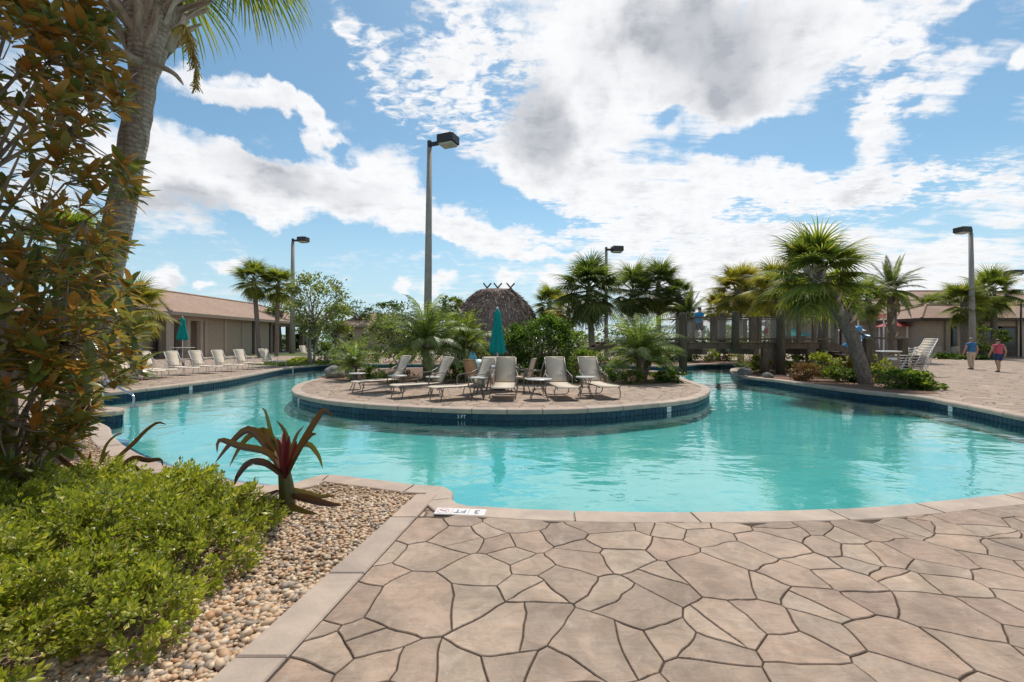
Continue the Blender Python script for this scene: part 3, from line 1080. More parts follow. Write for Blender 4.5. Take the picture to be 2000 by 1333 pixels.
# submerged step with its blue tile edge along the near left shore
M_STEPTILE = simple('step_tile', (.035, .11, .30), .4, .25, 9)
step_c = [(p, n) for p, n in zip(pool_c, pool_n) if p.x < -2.35 and 4.5 < p.y < 8.75 and p.x > -7.6]
V, FC = [], []
for i_, (p_, n_) in enumerate(step_c):
    r_ = p_.normalized()
    w_ = .28 * p_.length / 1.53 * max(0.0, r_.dot(-n_)) + .17
    w_ *= min(1.0, i_ / 10 + .02, (len(step_c) - 1 - i_) / 10 + .02) ** .5
    a_, b_ = p_ + n_ * .01, p_ - n_ * w_
    V += [(a_.x, a_.y, -.275), (b_.x, b_.y, -.275), (b_.x, b_.y, -.56)]
for i_ in range(len(step_c) - 1):
    q_ = 3 * i_
    FC += [(q_, q_ + 3, q_ + 4, q_ + 1), (q_ + 1, q_ + 4, q_ + 5, q_ + 2)]
tag(obj('pool_step', mesh_from('pool_step', V, FC, M_STEPTILE)), kind='structure')


def coping(name, c, nn, lens, label_kind):
    root = obj(name, MB().mesh(name, M_COPE))
    tag(root, kind='structure')
    n = len(c)
    prof = [(-.020, -.095), (-.036, -.085), (-.045, -.055), (-.044, -.020), (-.034, .006), (-.014, COPE_T - .003), (.006, COPE_T), (COPE_W - .01, COPE_T), (COPE_W, COPE_T - .008), (COPE_W, -.095)]
    i = 0
    while i < n:
        k = int(lens * random.uniform(.85, 1.2) / 0.08)
        if n - i - k < k * .5:
            k = n - i
        idx = [(i + q) % n for q in range(0, k + 1, 2)]
        if idx[-1] != (i + k) % n:
            idx.append((i + k) % n)
        V, FC, m = [], [], len(prof)
        dz = random.uniform(-.002, .002)
        rows = []
        for q, ii in enumerate(idx):
            p, w = c[ii], nn[ii]
            if q == 0:
                p = p.lerp(c[idx[1]], .06)
            elif q == len(idx) - 1:
                p = p.lerp(c[idx[-2]], .06)
            rows.append((p, w))
        for p, w in rows:
            for off, z in prof:
                a = p + w * off
                V.append((a.x, a.y, z + dz))
        for q in range(len(rows) - 1):
            for s in range(m - 1):
                FC.append((q * m + s, q * m + s + 1, (q + 1) * m + s + 1, (q + 1) * m + s))
        FC.append(tuple(range(m)))
        FC.append(tuple((len(rows) - 1) * m + s for s in range(m - 1, -1, -1)))
        me = mesh_from('coping_stone', V, FC, M_COPE)
        bm = bmesh.new()
        bm.from_mesh(me)
        bmesh.ops.recalc_face_normals(bm, faces=bm.faces)
        bm.to_mesh(me)
        bm.free()
        obj('coping_stone', me, root)
        i += k
    return root


coping('pool_kerb', pool_c, pool_n, 1.15, '')
coping('island_kerb', isle_c, isle_n, 0.95, '')

# kerb between the pebble bed and the flagstones
KL = [(-0.95, 4.60), (-1.31, 2.40), (-1.72, -0.35)]
KR = [(-0.74, 4.60), (-1.06, 2.39), (-1.45, -0.35)]
kerb = obj('bed_kerb', MB().mesh('bed_kerb', M_COPE))
tag(kerb, kind='structure')


def kx(line, y):
    (x0, y0), (x1, y1), (x2, y2) = line
    return x0 + (x1 - x0) * (y - y0) / (y1 - y0) if y > y1 else x1 + (x2 - x1) * (y - y1) / (y2 - y1)


ycuts = [4.58, 3.98, 3.02, 2.22, 1.3, .4, -.35]
for a, b in zip(ycuts, ycuts[1:]):
    a2, b2 = a - .004, b + .004
    V = []
    for z, e in ((-.02, 0), (.024, 0), (.032, .008)):
        V += [(kx(KL, a2) + e, a2 - e, z), (kx(KR, a2) - e, a2 - e, z), (kx(KR, b2) - e, b2 + e, z), (kx(KL, b2) + e, b2 + e, z)]
    FC = [(8, 11, 10, 9)]
    for r in (0, 4):
        for i in range(4):
            j = (i + 1) % 4
            FC.append((r + i, r + 4 + i, r + 4 + j, r + j))
    obj('kerb_stone', mesh_from('kerb_stone', V, FC, M_COPE), kerb)

# ---------------------------------------------------------------- flagstones
near_edge = [(p, n) for p, n in zip(pool_c, pool_n) if p.y < 9 and p.x > -0.75]
mortar_poly = [(kx(KR, 4.5), 4.5)]
paving = sheet('flagstone_paving', [[(kx(KR, 4.05) - .05, 4.05), (kx(KR, -.3), -.3), (8.6, -.3), (10.9, 6.0), (9.3, 6.55), (7.2, 5.25), (5.3, 4.5), (4.0, 4.18), (2.7, 3.97), (1.3, 3.9), (0, 4.0)]], 0.0115, M_GROUT)


def clip(poly, px, py, nx, ny):
    """keep the side where (p - (px,py)) . n <= 0"""
    out = []
    m = len(poly)
    for i in range(m):
        a, b = poly[i], poly[(i + 1) % m]
        da = (a[0] - px) * nx + (a[1] - py) * ny
        db = (b[0] - px) * nx + (b[1] - py) * ny
        if da <= 0:
            out.append(a)
        if (da < 0 < db) or (db < 0 < da):
            t = da / (da - db)
            out.append((a[0] + (b[0] - a[0]) * t, a[1] + (b[1] - a[1]) * t))
    return out


def parea(poly):
    return 0.5 * sum(a[0] * b[1] - b[0] * a[1] for a, b in zip(poly, poly[1:] + poly[:1]))


def flagstones():
    rs = random.Random(23)
    pts = []
    tries = 0
    while tries < 26000 and len(pts) < 760:
        tries += 1
        p = (rs.uniform(-1.9, 9.6), rs.uniform(-.2, 6.6))
        r = rs.choice((.30, .29, .20, .15, .24))
        if all((p[0] - q[0]) ** 2 + (p[1] - q[1]) ** 2 > (0.5 * (r + q[2])) ** 2 * 1.6 for q in pts):
            pts.append((p[0], p[1], r))
    cells = []
    for i, p in enumerate(pts):
        poly = [(p[0] - .9, p[1] - .9), (p[0] + .9, p[1] - .9), (p[0] + .9, p[1] + .9), (p[0] - .9, p[1] + .9)]
        near = sorted(range(len(pts)), key=lambda j: (pts[j][0] - p[0]) ** 2 + (pts[j][1] - p[1]) ** 2)[1:24]
        for j in near:
            q = pts[j]
            dx, dy = q[0] - p[0], q[1] - p[1]
            d2 = dx * dx + dy * dy
            t = .5 + (p[2] ** 2 - q[2] ** 2) / (2 * d2) * .55
            poly = clip(poly, p[0] + dx * t, p[1] + dy * t, dx, dy)
            if len(poly) < 3:
                break
        if len(poly) >= 3:
            cells.append(poly)
    # cut some stones in two, as the mason did to fill gaps
    out = []
    for poly in cells:
        A = abs(parea(poly))
        if A > .075 and rs.random() < .36:
            cx = sum(p[0] for p in poly) / len(poly)
            cy = sum(p[1] for p in poly) / len(poly)
            an = rs.uniform(0, math.pi)
            off = rs.uniform(.05, .15) * math.sqrt(A) * rs.choice((-1, 1))
            nx, ny = math.cos(an), math.sin(an)
            qx, qy = cx + nx * off, cy + ny * off
            out += [clip(poly, qx, qy, nx, ny), clip(poly, qx, qy, -nx, -ny)]
        else:
            out.append(poly)

    def wob(x, y):
        v = mnoise.noise_vector(Vector((x * 1.6, y * 1.6, 3.1))) * .085 + mnoise.noise_vector(Vector((x * 7.0, y * 7.0, 9.7))) * .024
        return x + v.x, y + v.y
    res = []
    for poly in out:
        if len(poly) < 3 or abs(parea(poly)) < .004:
            continue
        if parea(poly) < 0:
            poly = poly[::-1]
        fine = []
        for a, b in zip(poly, poly[1:] + poly[:1]):
            L = math.hypot(b[0] - a[0], b[1] - a[1])
            k = max(1, int(L / .055))
            for t in range(k):
                fine.append(wob(a[0] + (b[0] - a[0]) * t / k, a[1] + (b[1] - a[1]) * t / k))
        # trim at the kerb and at the coping
        y0, y1 = -.3, 4.6
        for (a, b) in ((KR[0], KR[1]), (KR[1], KR[2])):
            dx, dy = b[0] - a[0], b[1] - a[1]
            nx, ny = -dy, dx          # points to -x?
            if nx > 0:
                nx, ny = -nx, -ny
            ln = math.hypot(nx, ny)
            cy = sum(p[1] for p in fine) / len(fine)
            if (a is KR[0]) == (cy > 2.39):
                fine = clip(fine, a[0] - nx / ln * .004 * -1 + .006, a[1], nx, ny)
            if len(fine) < 3:
                break
        if len(fine) < 3:
            continue
        off = COPE_W - .012
        gx = sum(p[0] for p in fine) / len(fine)
        gy = sum(p[1] for p in fine) / len(fine)
        e, n = min(near_edge, key=lambda q: (q[0].x - gx) ** 2 + (q[0].y - gy) ** 2)
        if (gx - e.x) * n.x + (gy - e.y) * n.y < off - .10 or (gy > 4.03 and gx < -.3):
            continue
        moved = []
        for (vx, vy) in fine:
            e, n = min(near_edge, key=lambda q: (q[0].x - vx) ** 2 + (q[0].y - vy) ** 2)
            dd = (vx - e.x) * n.x + (vy - e.y) * n.y
            if dd < off:
                vx, vy = vx + n.x * (off - dd), vy + n.y * (off - dd)
            moved.append((vx, vy))
        fine = moved
        if parea(fine) < .0025:
            continue
        res.append(fine)
    return res


def inset(poly, d):
    n = len(poly)
    out = []
    for i in range(n):
        a, p, b = poly[i - 1], poly[i], poly[(i + 1) % n]
        t1 = Vector((p[0] - a[0], p[1] - a[1]))
        t2 = Vector((b[0] - p[0], b[1] - p[1]))
        if t1.length < 1e-6:
            t1 = t2
        if t2.length < 1e-6:
            t2 = t1
        t = (t1.normalized() + t2.normalized())
        if t.length < 1e-4:
            t = t2
        t.normalize()
        nrm = Vector((-t.y, t.x))
        k = 1.0
        out.append((p[0] + nrm.x * d * k, p[1] + nrm.y * d * k))
    return out


stones = flagstones()
stones.sort(key=lambda s: (sum(p[0] for p in s) / len(s)) ** 2 + (sum(p[1] for p in s) / len(s)) ** 2)
kept = []
for s in stones:
    cx = sum(p[0] for p in s) / len(s)
    cy = sum(p[1] for p in s) / len(s)
    if cy > .9 and cx < 8.3:
        kept.append((s, cx, cy, abs(cx) / cy < 1.13 and cy > 1.95))
kept.sort(key=lambda t: not t[3])
restV, restF = [], []
for q, (s, cx, cy, inview) in enumerate(kept):
    # drop points that sit too close together
    pp = [s[0]]
    for p in s[1:]:
        if math.hypot(p[0] - pp[-1][0], p[1] - pp[-1][1]) > .012:
            pp.append(p)
    if len(pp) < 3:
        continue
    gapw = .0035 * random.uniform(.55, 1.35)
    a0, a1, a2 = inset(pp, gapw), inset(pp, gapw + .0015), inset(pp, gapw + .005)
    if parea(a2) < .0015:
        continue
    tx, ty, dz = random.uniform(-.006, .006), random.uniform(-.006, .006), random.uniform(-.0015, .0015)
    n = len(pp)
    V = []
    for ring, z in ((a0, .0), (a1, .0125), (a2, .0165)):
        V += [(x - cx, y - cy, z + dz + (x - cx) * tx + (y - cy) * ty) for x, y in ring]
    FC = [tuple(2 * n + i for i in range(n))]
    for r in (0, 1):
        for i in range(n):
            j = (i + 1) % n
            FC.append((r * n + i, r * n + j, (r + 1) * n + j, (r + 1) * n + i))
    if q < 296:
        obj('flagstone', mesh_from('flagstone', V, FC, M_FLAG), paving, (cx, cy, .0045))
    else:
        k = len(restV)
        restV += [(v[0] + cx, v[1] + cy, v[2] + .0045) for v in V]
        restF += [tuple(i + k for i in f) for f in FC]
if restV:
    o = obj('outer_flagstones', mesh_from('outer_flagstones', restV, restF, M_FLAG), paving)
    tag(o, kind='stuff')

# ---------------------------------------------------------------- beds
bed_poly = [(kx(KL, 4.55), 4.55), (kx(KL, 3), 3), (kx(KL, 1.5), 1.5), (kx(KL, -.3), -.3), (-7.5, -.3), (-14, 4), (-14, 8.6), (-9.3, 8.7), (-8.0, 8.35)] + \
    [tuple(p + n * (COPE_W - .03)) for p, n in list(zip(pool_c, pool_n)) if p.x < -0.95 and p.y < 8.3 and p.x > -7.4][::-1]


def order_bed():
    # the coping part of the outline from left to right
    tail = [tuple(p + n * (COPE_W - .03)) for p, n in zip(pool_c, pool_n) if p.x < -0.85 and p.y < 8.2 and p.x > -7.5 and p.y > 4.0]
    tail.sort(key=lambda t: t[0])
    return bed_poly[:9] + tail


bed_outline = order_bed()
o = sheet('pebble_bed', [bed_outline], 0.004, M_BEDSOIL)


def inside(poly, x, y):
    c = False
    n = len(poly)
    j = n - 1
    for i in range(n):
        xi, yi = poly[i]
        xj, yj = poly[j]
        if (yi > y) != (yj > y) and x < (xj - xi) * (y - yi) / (yj - yi) + xi:
            c = not c
        j = i
    return c


def pebbles():
    bm = bmesh.new()
    bmesh.ops.create_icosphere(bm, subdivisions=1, radius=1.0)
    V = np.array([v.co for v in bm.verts])
    FC = [tuple(v.index for v in f.verts) for f in bm.faces]
    bm.free()
    pos, sc = [], []
    rs = random.Random(5)
    for zone, cnt, s0, s1 in (((-2.35, 1.6, -.85, 4.6), 7200, .010, .021), ((-8.2, 4.0, -1.0, 9), 15500, .009, .020), ((-2.3, 1.5, -1.2, 2.9), 1500, .016, .030)):
        x0, y0, x1, y1 = zone
        k = 0
        while k < cnt:
            x, y = rs.uniform(x0, x1), rs.uniform(y0, y1)
            if not inside(bed_outline, x, y):
                k += .35
                continue
            s = s0 + (s1 - s0) * rs.random() ** 1.7
            pos.append((x, y, .006 + s * rs.uniform(.15, .75)))
            sc.append((s * rs.uniform(1.0, 1.7), s * rs.uniform(.8, 1.2), s * rs.uniform(.5, .8)))
            k += 1
    n = len(pos)
    d = RNG.normal(size=(n, 3))
    d[:, 2] *= .22
    return tiles_mesh('gravel', V, FC, frames(pos, d, RNG.uniform(-.3, .3, n), sc), M_PEB, True)


tag(obj('gravel', pebbles()), 'loose tan and grey river pebbles covering the planting bed', 'gravel', kind='stuff')

# planting beds on the island, on the right bank and along the far banks
isle_bed = [(-8.4, 19.6), (-6.9, 18.2), (-5.6, 17.2), (-3, 16.6), (0, 16.4), (3.4, 16.2), (5.2, 16.6), (6.3, 17.6), (6.9, 19.2), (7.3, 22.6), (5.6, 24.8), (2.6, 26.2), (-1, 26.8), (-5, 26.4), (-8, 24.8), (-8.7, 22.6)]
sheet('island_mulch', [isle_bed], .004, M_MULCH)
rb = gp((1441, 727.5), (1462, 735), (1520, 742), (1600, 752.5), (1680, 762.5), (1745, 770), (1790, 771), (1845, 765))
right_bed = rb[:-1] + [(12.6, 13.55), (14.1, 16.2), (15.2, 18.2), (16.6, 20.5), (17.0, 25.9), (13.2, 25.9)]
sheet('bank_mulch', [right_bed], .004, M_MULCH)
far_bed = [(16, 31.4), (14.3, 30.6), (12.2, 30.4), (10.2, 29.9), (7.2, 30.1), (2, 30.7), (-4, 31.5), (-9, 32.1), (-9.8, 36), (2, 38), (18, 38), (24, 33)]
sheet('far_mulch', [far_bed], .004, M_MULCH)
left_bed = [(-11.3, 31.6), (-13.0, 28.6), (-14.2, 28.2), (-17.5, 30.5), (-17, 34), (-11.5, 36)]
sheet('lawn_strip', [left_bed], .004, M_GRASS_G)
sheet('clubhouse_lawn', [[(-31, 49), (-17, 47.5), (-15, 54), (-22, 61), (-28, 74), (-31, 74)]], .004, M_GRASS_G)


# ================================================================== VEGETATION
LEAF_V = [(0, 0, 0), (.18, .30, .05), (.55, .42, .02), (.85, .22, -.04), (1.0, 0, -.10), (.85, -.22, -.04), (.55, -.42, .02), (.18, -.30, .05), (.30, 0, -.02), (.65, 0, -.05)]
LEAF_F = [(0, 8, 1), (1, 8, 9, 2), (2, 9, 3), (3, 9, 4), (0, 7, 8), (7, 6, 9, 8), (6, 5, 9), (5, 4, 9)]
QUAD_V = [(0, 0, 0), (.5, .38, .06), (1.0, 0, -.08), (.5, -.38, .06)]
QUAD_F = [(0, 3, 2, 1)]


def bezier_tube(mb, ctrl, r0, r1, n=8, sides=7, wob=0.0):
    pts = spline3(ctrl, n)
    if wob:
        pts = [p + mnoise.noise_vector(p * 2.7) * wob for p in pts]
    mb.tube(pts, [r0 + (r1 - r0) * i / (n - 1) for i in range(n)], sides)
    return pts


# ---------------------------------------------------------------- fan fronds (sabal type)
def fan_frond_mesh(name, pitch, mat, seed, L=1.0, nseg=30, droop=.5, spread=125, pet=.75, seg_n=4, width=.030):
    """petiole from the origin along +X rising at `pitch`, then a folded drooping fan"""
    rs = random.Random(seed)
    mb = MB()
    p0 = Vector((0, 0, 0))
    d = Vector((math.cos(pitch), 0, math.sin(pitch)))
    pts = []
    p = p0.copy()
    for i in range(6):
        pts.append(p.copy())
        p = p + d * (pet / 5)
        d = (d + Vector((0, 0, -.05))).normalized()
    mb.tube(pts, [.022, .018, .015, .013, .011, .010], 4)
    tip = pts[-1]
    fwd = (pts[-1] - pts[-2]).normalized()
    side = Vector((0, 1, 0))
    up = fwd.cross(side) * -1
    for k in range(nseg):
        th = R(-spread + 2 * spread * k / (nseg - 1)) + rs.uniform(-.03, .03)
        ln = L * (1.0 - .32 * abs(th / R(spread)) ** 1.6) * rs.uniform(.88, 1.08)
        dirv = (fwd * math.cos(th) + side * math.sin(th) + up * (.28 - .1 * math.cos(th))).normalized()
        w = width * (1 - .2 * abs(th / R(spread)))
        cur = tip + fwd * .02
        across = dirv.cross(up).normalized()
        rows = []
        for s in range(seg_n + 1):
            f = s / seg_n
            ww = w * (1.15 if s == 1 else (1 - f) ** .7 * 1.1 if s else .35)
            rows.append((cur.copy(), ww, across.copy()))
            cur = cur + dirv * (ln / seg_n)
            dirv = (dirv + Vector((0, 0, -droop * (f ** 1.3 + .06) * .55))).normalized()
        V, FC = [], []
        for (c, ww, ac) in rows:
            V += [c - ac * ww, c - up * ww * .35, c + ac * ww]
        for s in range(seg_n):
            a, b = s * 3, s * 3 + 3
            FC += [(a, a + 1, b + 1, b), (a + 1, a + 2, b + 2, b + 1)]
        mb.add(V, FC)
    return mb.mesh(name, mat, False)


def feather_frond_mesh(name, pitch, mat, seed, L=1.8, curve=1.5, pairs=34, leaf=.42, vee=.55, width=.014, bare=.12):
    """arching pinnate frond along +X"""
    rs = random.Random(seed)
    mb = MB()
    N = 16
    pts, p, d = [], Vector((0, 0, 0)), Vector((math.cos(pitch), 0, math.sin(pitch)))
    for i in range(N + 1):
        pts.append(p.copy())
        p = p + d * (L / N)
        d = (d + Vector((0.0, 0, -curve / N * (0.5 + i / N)))).normalized()
    mb.tube(pts, [.016 * (1 - .8 * i / N) + .002 for i in range(N + 1)], 4)
    side = Vector((0, 1, 0))
    for k in range(pairs):
        f = bare + (1 - bare) * k / (pairs - 1)
        x = f * N
        i = min(int(x), N - 1)
        c = pts[i].lerp(pts[i + 1], x - i)
        t = (pts[i + 1] - pts[i]).normalized()
        up = t.cross(side) * -1
        ln = leaf * math.sin(math.pi * min(1, .18 + f * .86)) ** .7 * rs.uniform(.85, 1.1)
        for sg in (-1, 1):
            dv = (t * (.75 + .25 * f) + side * sg * .9 + up * vee * rs.uniform(.6, 1.2)).normalized()
            mid = c + dv * ln * .5
            dv2 = (dv + Vector((0, 0, -.30))).normalized()
            end = mid + dv2 * ln * .5
            ac = dv.cross(up).normalized() * width
            mb.add([c - ac * .5, c + ac * .5, mid + ac, mid - ac, end], [(0, 1, 2, 3), (3, 2, 4)])
    return mb.mesh(name, mat, False)


FAN_P = [R(70), R(46), R(20), R(-8), R(-40), R(-66)]
FAN_ME = [fan_frond_mesh('frond', p, M_FAN, 40 + i, L=1.0, droop=(1.45, 1.35, 1.25, 1.3, 1.4, 1.4)[i], nseg=30) for i, p in enumerate(FAN_P)]
FEATHER_P = [R(80), R(62), R(42), R(20)]
FEATHER_ME = [feather_frond_mesh('frond', p, M_FEATHER, 60 + i, L=1.9, curve=2.5 - .3 * i, pairs=36) for i, p in enumerate(FEATHER_P)]
DATE_ME = [feather_frond_mesh('frond', p, M_DATE, 80 + i, L=2.0, curve=1.15 + .1 * i, pairs=34, leaf=.34, vee=.5, width=.022) for i, p in enumerate((R(78), R(55), R(30), R(5), R(-22)))]


def boot_mesh():
    """old leaf base: a tapering split stub, curving up and out"""
    mb = MB()
    pts = spline3([(0, 0, 0), (.10, 0, .10), (.15, 0, .24), (.22, 0, .40)], 6)
    V, FC = [], []
    for i, p in enumerate(pts):
        w = .075 * (1 - .62 * i / 5)
        t = .022 * (1 - .4 * i / 5)
        V += [p + Vector((0, -w, 0)), p + Vector((t, -w * .4, -t * .5)), p + Vector((t, w * .4, -t * .5)), p + Vector((0, w, 0)), p + Vector((-t, 0, t))]
    for i in range(5):
        for k in range(5):
            k2 = (k + 1) % 5
            FC.append((i * 5 + k, i * 5 + k2, i * 5 + 5 + k2, i * 5 + 5 + k))
    FC += [(4, 3, 2, 1, 0), tuple(25 + k for k in range(5))]
    mb.add(V, FC)
    return mb.mesh('leaf_base', M_BOOT)


BOOT_ME = boot_mesh()


def fronds_on(root, top, meshes, counts, size, rs, mat=None, skirt=None, flat=1.0):
    k = 0
    for me, c in zip(meshes, counts):
        for i in range(c):
            a = 2 * math.pi * (i + rs.uniform(-.28, .28)) / c + k * 1.1
            s = size * rs.uniform(.82, 1.12) * (.86 if me is FAN_ME[-1] else 1)
            o = obj('frond', me, root, top + Vector((0, 0, -.05 * k * size)), (rs.uniform(-.15, .15), rs.uniform(-.24, .24), a), (s, s, s))
            mm = mat if mat is not None else None
            if skirt is not None and me is meshes[-1] and rs.random() < .6:
                mm = skirt
            if mm is not None:
                o.material_slots[0].link = 'OBJECT'
                o.material_slots[0].material = mm
        k += 1


def fan_palm(base, top, crown_r, label, group, trunk_r=.17, counts=(5, 7, 7, 6, 5), mat=None, skirt=None, boots=0, seed=0, bow=.0, name='fan_palm', hang=4):
    base, top = Vector(base), Vector(top)
    rs = random.Random(seed * 77 + 5)
    root = thing(name, base, label, 'palm tree', group)
    t = top - base
    mb = MB()
    mid = t * .5 + Vector((-t.x, -t.y, 0)) * bow
    pts = spline3([(0, 0, -.08), t * .02, mid, t * .96, t], 14)
    rad = [trunk_r * (1.28 if i == 0 else 1.12 if i == 1 else 1.0 + .06 * math.sin(i * 2.1)) for i in range(14)]
    mb.tube(pts, rad, 10)
    mb.build('trunk', M_PALMBARK, root, True)
    for i in range(boots):
        f = 1 - (i / boots) * .50
        k = f * 13
        j = min(int(k), 12)
        p = pts[j].lerp(pts[j + 1], k - j)
        a = i * 2.399
        q = p + Vector((math.cos(a), math.sin(a), 0)) * trunk_r * .9
        s = trunk_r / .17 * .72
        obj('leaf_base', BOOT_ME, root, q, (0, 0, a), (s, s * 1.35, s * .9))
    counts = tuple(int(c * 1.4 + .5) for c in counts) + (hang,)
    fronds_on(root, Vector(t), FAN_ME, counts, crown_r / 1.38, rs, mat, skirt)
    return root


def feather_palm(base, hgt, size, label, group, meshes=None, counts=(7, 9, 9, 7), trunk_r=.16, seed=0, mat=None, lean=(0, 0), name='feather_palm'):
    meshes = meshes or FEATHER_ME
    rs = random.Random(seed * 91 + 3)
    root = thing(name, base, label, 'palm tree', group)
    t = Vector((lean[0], lean[1], hgt))
    mb = MB()
    pts = spline3([(0, 0, -.08), t * .4 + Vector((lean[0] * -.1, 0, 0)), t], 8)
    mb.tube(pts, [trunk_r * (1.2 if i < 1 else 1.0) for i in range(8)], 9)
    mb.build('trunk', M_PALMBARK, root, True)
    n = max(6, int(hgt / .12))
    for i in range(min(n, 22)):
        f = (i + .5) / min(n, 22)
        a = i * 2.399
        p = t * (.25 + .75 * f) + Vector((math.cos(a), math.sin(a), 0)) * trunk_r * .85
        s = trunk_r / .2
        obj('leaf_base', BOOT_ME, root, p, (0, 0, a), (s * .8, s, s * .7))
    fronds_on(root, t, meshes, counts, size, rs, mat)
    return root


# ---------------------------------------------------------------- leafy crowns
def cloud_points(n, rad, clumps, rs, core=.35, low=-1.0, clump_r=.30):
    """leaf positions in clumps that fill an ellipsoid unevenly; returns positions and outward directions"""
    cs = []
    while len(cs) < clumps:
        v = np.array([rs.uniform(-1, 1) for _ in range(3)])
        l = np.linalg.norm(v)
        if core < l < 1 and v[2] > low:
            cs.append(v * (.92 if l > .8 else 1))
    cs = np.array(cs)
    w = RNG.uniform(.5, 1.5, clumps)
    idx = RNG.choice(clumps, n, p=w / w.sum())
    off = RNG.normal(size=(n, 3)) * clump_r * np.repeat(RNG.uniform(.6, 1.25, clumps)[idx][:, None], 3, 1) * .55
    off[:, 2] *= .75
    p = cs[idx] + off
    out = p + off * 1.2 + RNG.normal(size=(n, 3)) * .45
    out[:, 2] += .25
    return p * np.array(rad), out, cs * np.array(rad)


def broadleaf(base, ctr, rad, label, group, mat, n=3000, leaf=.10, clumps=40, trunk_r=.06, stems=3, seed=0, name='shrub', cat='shrub', bark=None, core=.35, clump_r=.30, low=-1.0, sub=0, wide=.5):
    """trunk + limbs + crown of many small leaves. ctr is the crown centre above the base"""
    rs = random.Random(seed * 13 + 1)
    root = thing(name, base, label, cat, group)
    pos, out, cs = cloud_points(n, rad, clumps, rs, core, low, clump_r)
    pos = pos + np.array(ctr)
    pos[:, 2] = np.maximum(pos[:, 2], .03)
    sc = RNG.uniform(.65, 1.2, n) * leaf
    me = tiles_mesh('crown', QUAD_V, QUAD_F, frames(pos, out, RNG.uniform(-1.2, 1.2, n), np.c_[sc, sc * (wide / .5), sc]), mat)
    c = obj('crown', me, root)
    tag(c, kind='stuff')
    if stems:
        mb = MB()
        ends = [Vector(tuple(e)) + Vector(ctr) for e in cs]
        rs.shuffle(ends)
        fork = Vector((0, 0, max(.12, (ctr[2] - rad[2]) * .75)))
        if stems == 1:
            bezier_tube(mb, [(0, 0, -.05), fork * .5 + Vector((.02, 0, 0)), fork], trunk_r * 1.2, trunk_r, 6, 8)
        for i in range(stems if stems > 1 else 0):
            a = 2 * math.pi * i / stems + .5
            e = ends[i % len(ends)]
            bezier_tube(mb, [(math.cos(a) * trunk_r * 1.6, math.sin(a) * trunk_r * 1.6, -.05), fork.lerp(e, .25) + Vector((math.cos(a) * .05, math.sin(a) * .05, 0)), e.lerp(Vector(ctr), .2)], trunk_r, trunk_r * .35, 8, 6, .03)
        for e in ends[:max(6, min(26, clumps))]:
            st = fork if stems == 1 else fork.lerp(Vector(ctr), rs.uniform(.1, .6))
            bezier_tube(mb, [st, st.lerp(e, .5) + Vector((0, 0, .06)), e], trunk_r * .5, trunk_r * .12, 6, 5, .04)
        mb.build('trunk', bark or M_BARK, root, True)
    return root


# ---------------------------------------------------------------- palms and trees of the place, far to near
PALM_G = 'fan palms around the pool'
fan_palm(G(507, 698), P(496, 546, 44.3), 1.95, 'tall slim palm with dark green head standing in front of the left clubhouse eave', PALM_G, .20, seed=1)
fan_palm(G(540, 697), P(543, 556, 45.7), 1.85, 'yellower palm close behind the tall slim palm, left of the thin lamp post', PALM_G, .20, mat=None, skirt=M_FANY, seed=2)
fan_palm(G(1158, 709), P(1150, 562, 32.8), 2.50, 'big dark palm with hanging fronds below the middle lamp head', PALM_G, .22, counts=(6, 8, 9, 9, 8), mat=M_FANDK, seed=3, hang=12)
fan_palm(G(1240, 702), P(1236, 566, 39.3), 2.45, 'dark palm between the big dark palm and the twin crowned palm', PALM_G, .2, counts=(5, 7, 8, 8, 7), mat=M_FANDK, seed=4, hang=12)
fan_palm(G(1287, 701), P(1286, 556, 40.4), 2.45, 'round headed dark palm right of centre in the dark group', PALM_G, .2, counts=(5, 7, 8, 8, 6), mat=M_FANDK, seed=5, hang=12)
fan_palm(G(1322, 703), P(1326, 576, 38.2), 1.5, 'narrow weeping palm at the right end of the dark group', PALM_G, .18, counts=(3, 4, 5, 8, 9), mat=M_FANDK, seed=6, hang=12)
fan_palm(G(1110, 706), P(1110, 606, 35.3), 1.5, 'low yellow green palm left of the big dark palm trunk', PALM_G, .17, counts=(4, 6, 6, 4, 3), mat=M_FANY, seed=7)
fan_palm(G(1074, 700), P(1073, 592, 41.6), 1.75, 'small palm showing over the round dark shrub', PALM_G, .2, seed=8)
fan_palm(G(1447, 708), P(1441, 564, 33.6), 2.0, 'yellowing palm rising behind the left half of the bridge', PALM_G, .22, counts=(5, 7, 8, 7, 5), mat=M_FANY, skirt=M_FANOLD, seed=9)
fan_palm((14.1, 24.9, 0), P(1517, 562, 24.8), 1.62, 'golden skirted palm beside the tall bridge pile', PALM_G, .22, counts=(5, 7, 8, 8, 6), mat=M_FANY, skirt=M_FANOLD, seed=10)
fan_palm(G(1628, 716), P(1632, 574, 28.2), 1.75, 'palm partly hidden behind the leaning trunk beside the bridge', PALM_G, .2, counts=(5, 7, 8, 8, 7), skirt=M_FANY, seed=11)
fan_palm(G(1478, 707), P(1474, 575, 35.0), 1.9, 'yellow green palm behind the bridge between the yellowing palm and the golden one', PALM_G, .22, counts=(5, 7, 8, 7, 6), mat=M_FANY, seed=24)
fan_palm(G(1556, 706), P(1556, 580, 36.0), 1.9, 'green palm behind the bridge left of the leaning trunk', PALM_G, .22, counts=(5, 7, 8, 7, 6), seed=25)
fan_palm(G(1402, 703), P(1404, 600, 38.5), 1.5, 'short yellowish palm behind the man on the bridge', PALM_G, .2, counts=(5, 6, 7, 6, 5), mat=M_FANY, seed=26)
lp = fan_palm(G(1692, 749), P(1590, 534, 17.4), 1.75, 'leaning palm with rough grey trunk and the largest crown by the bridge', PALM_G, .235, counts=(6, 8, 8, 7, 4), skirt=M_FANY, boots=46, seed=12, bow=.16, hang=2)
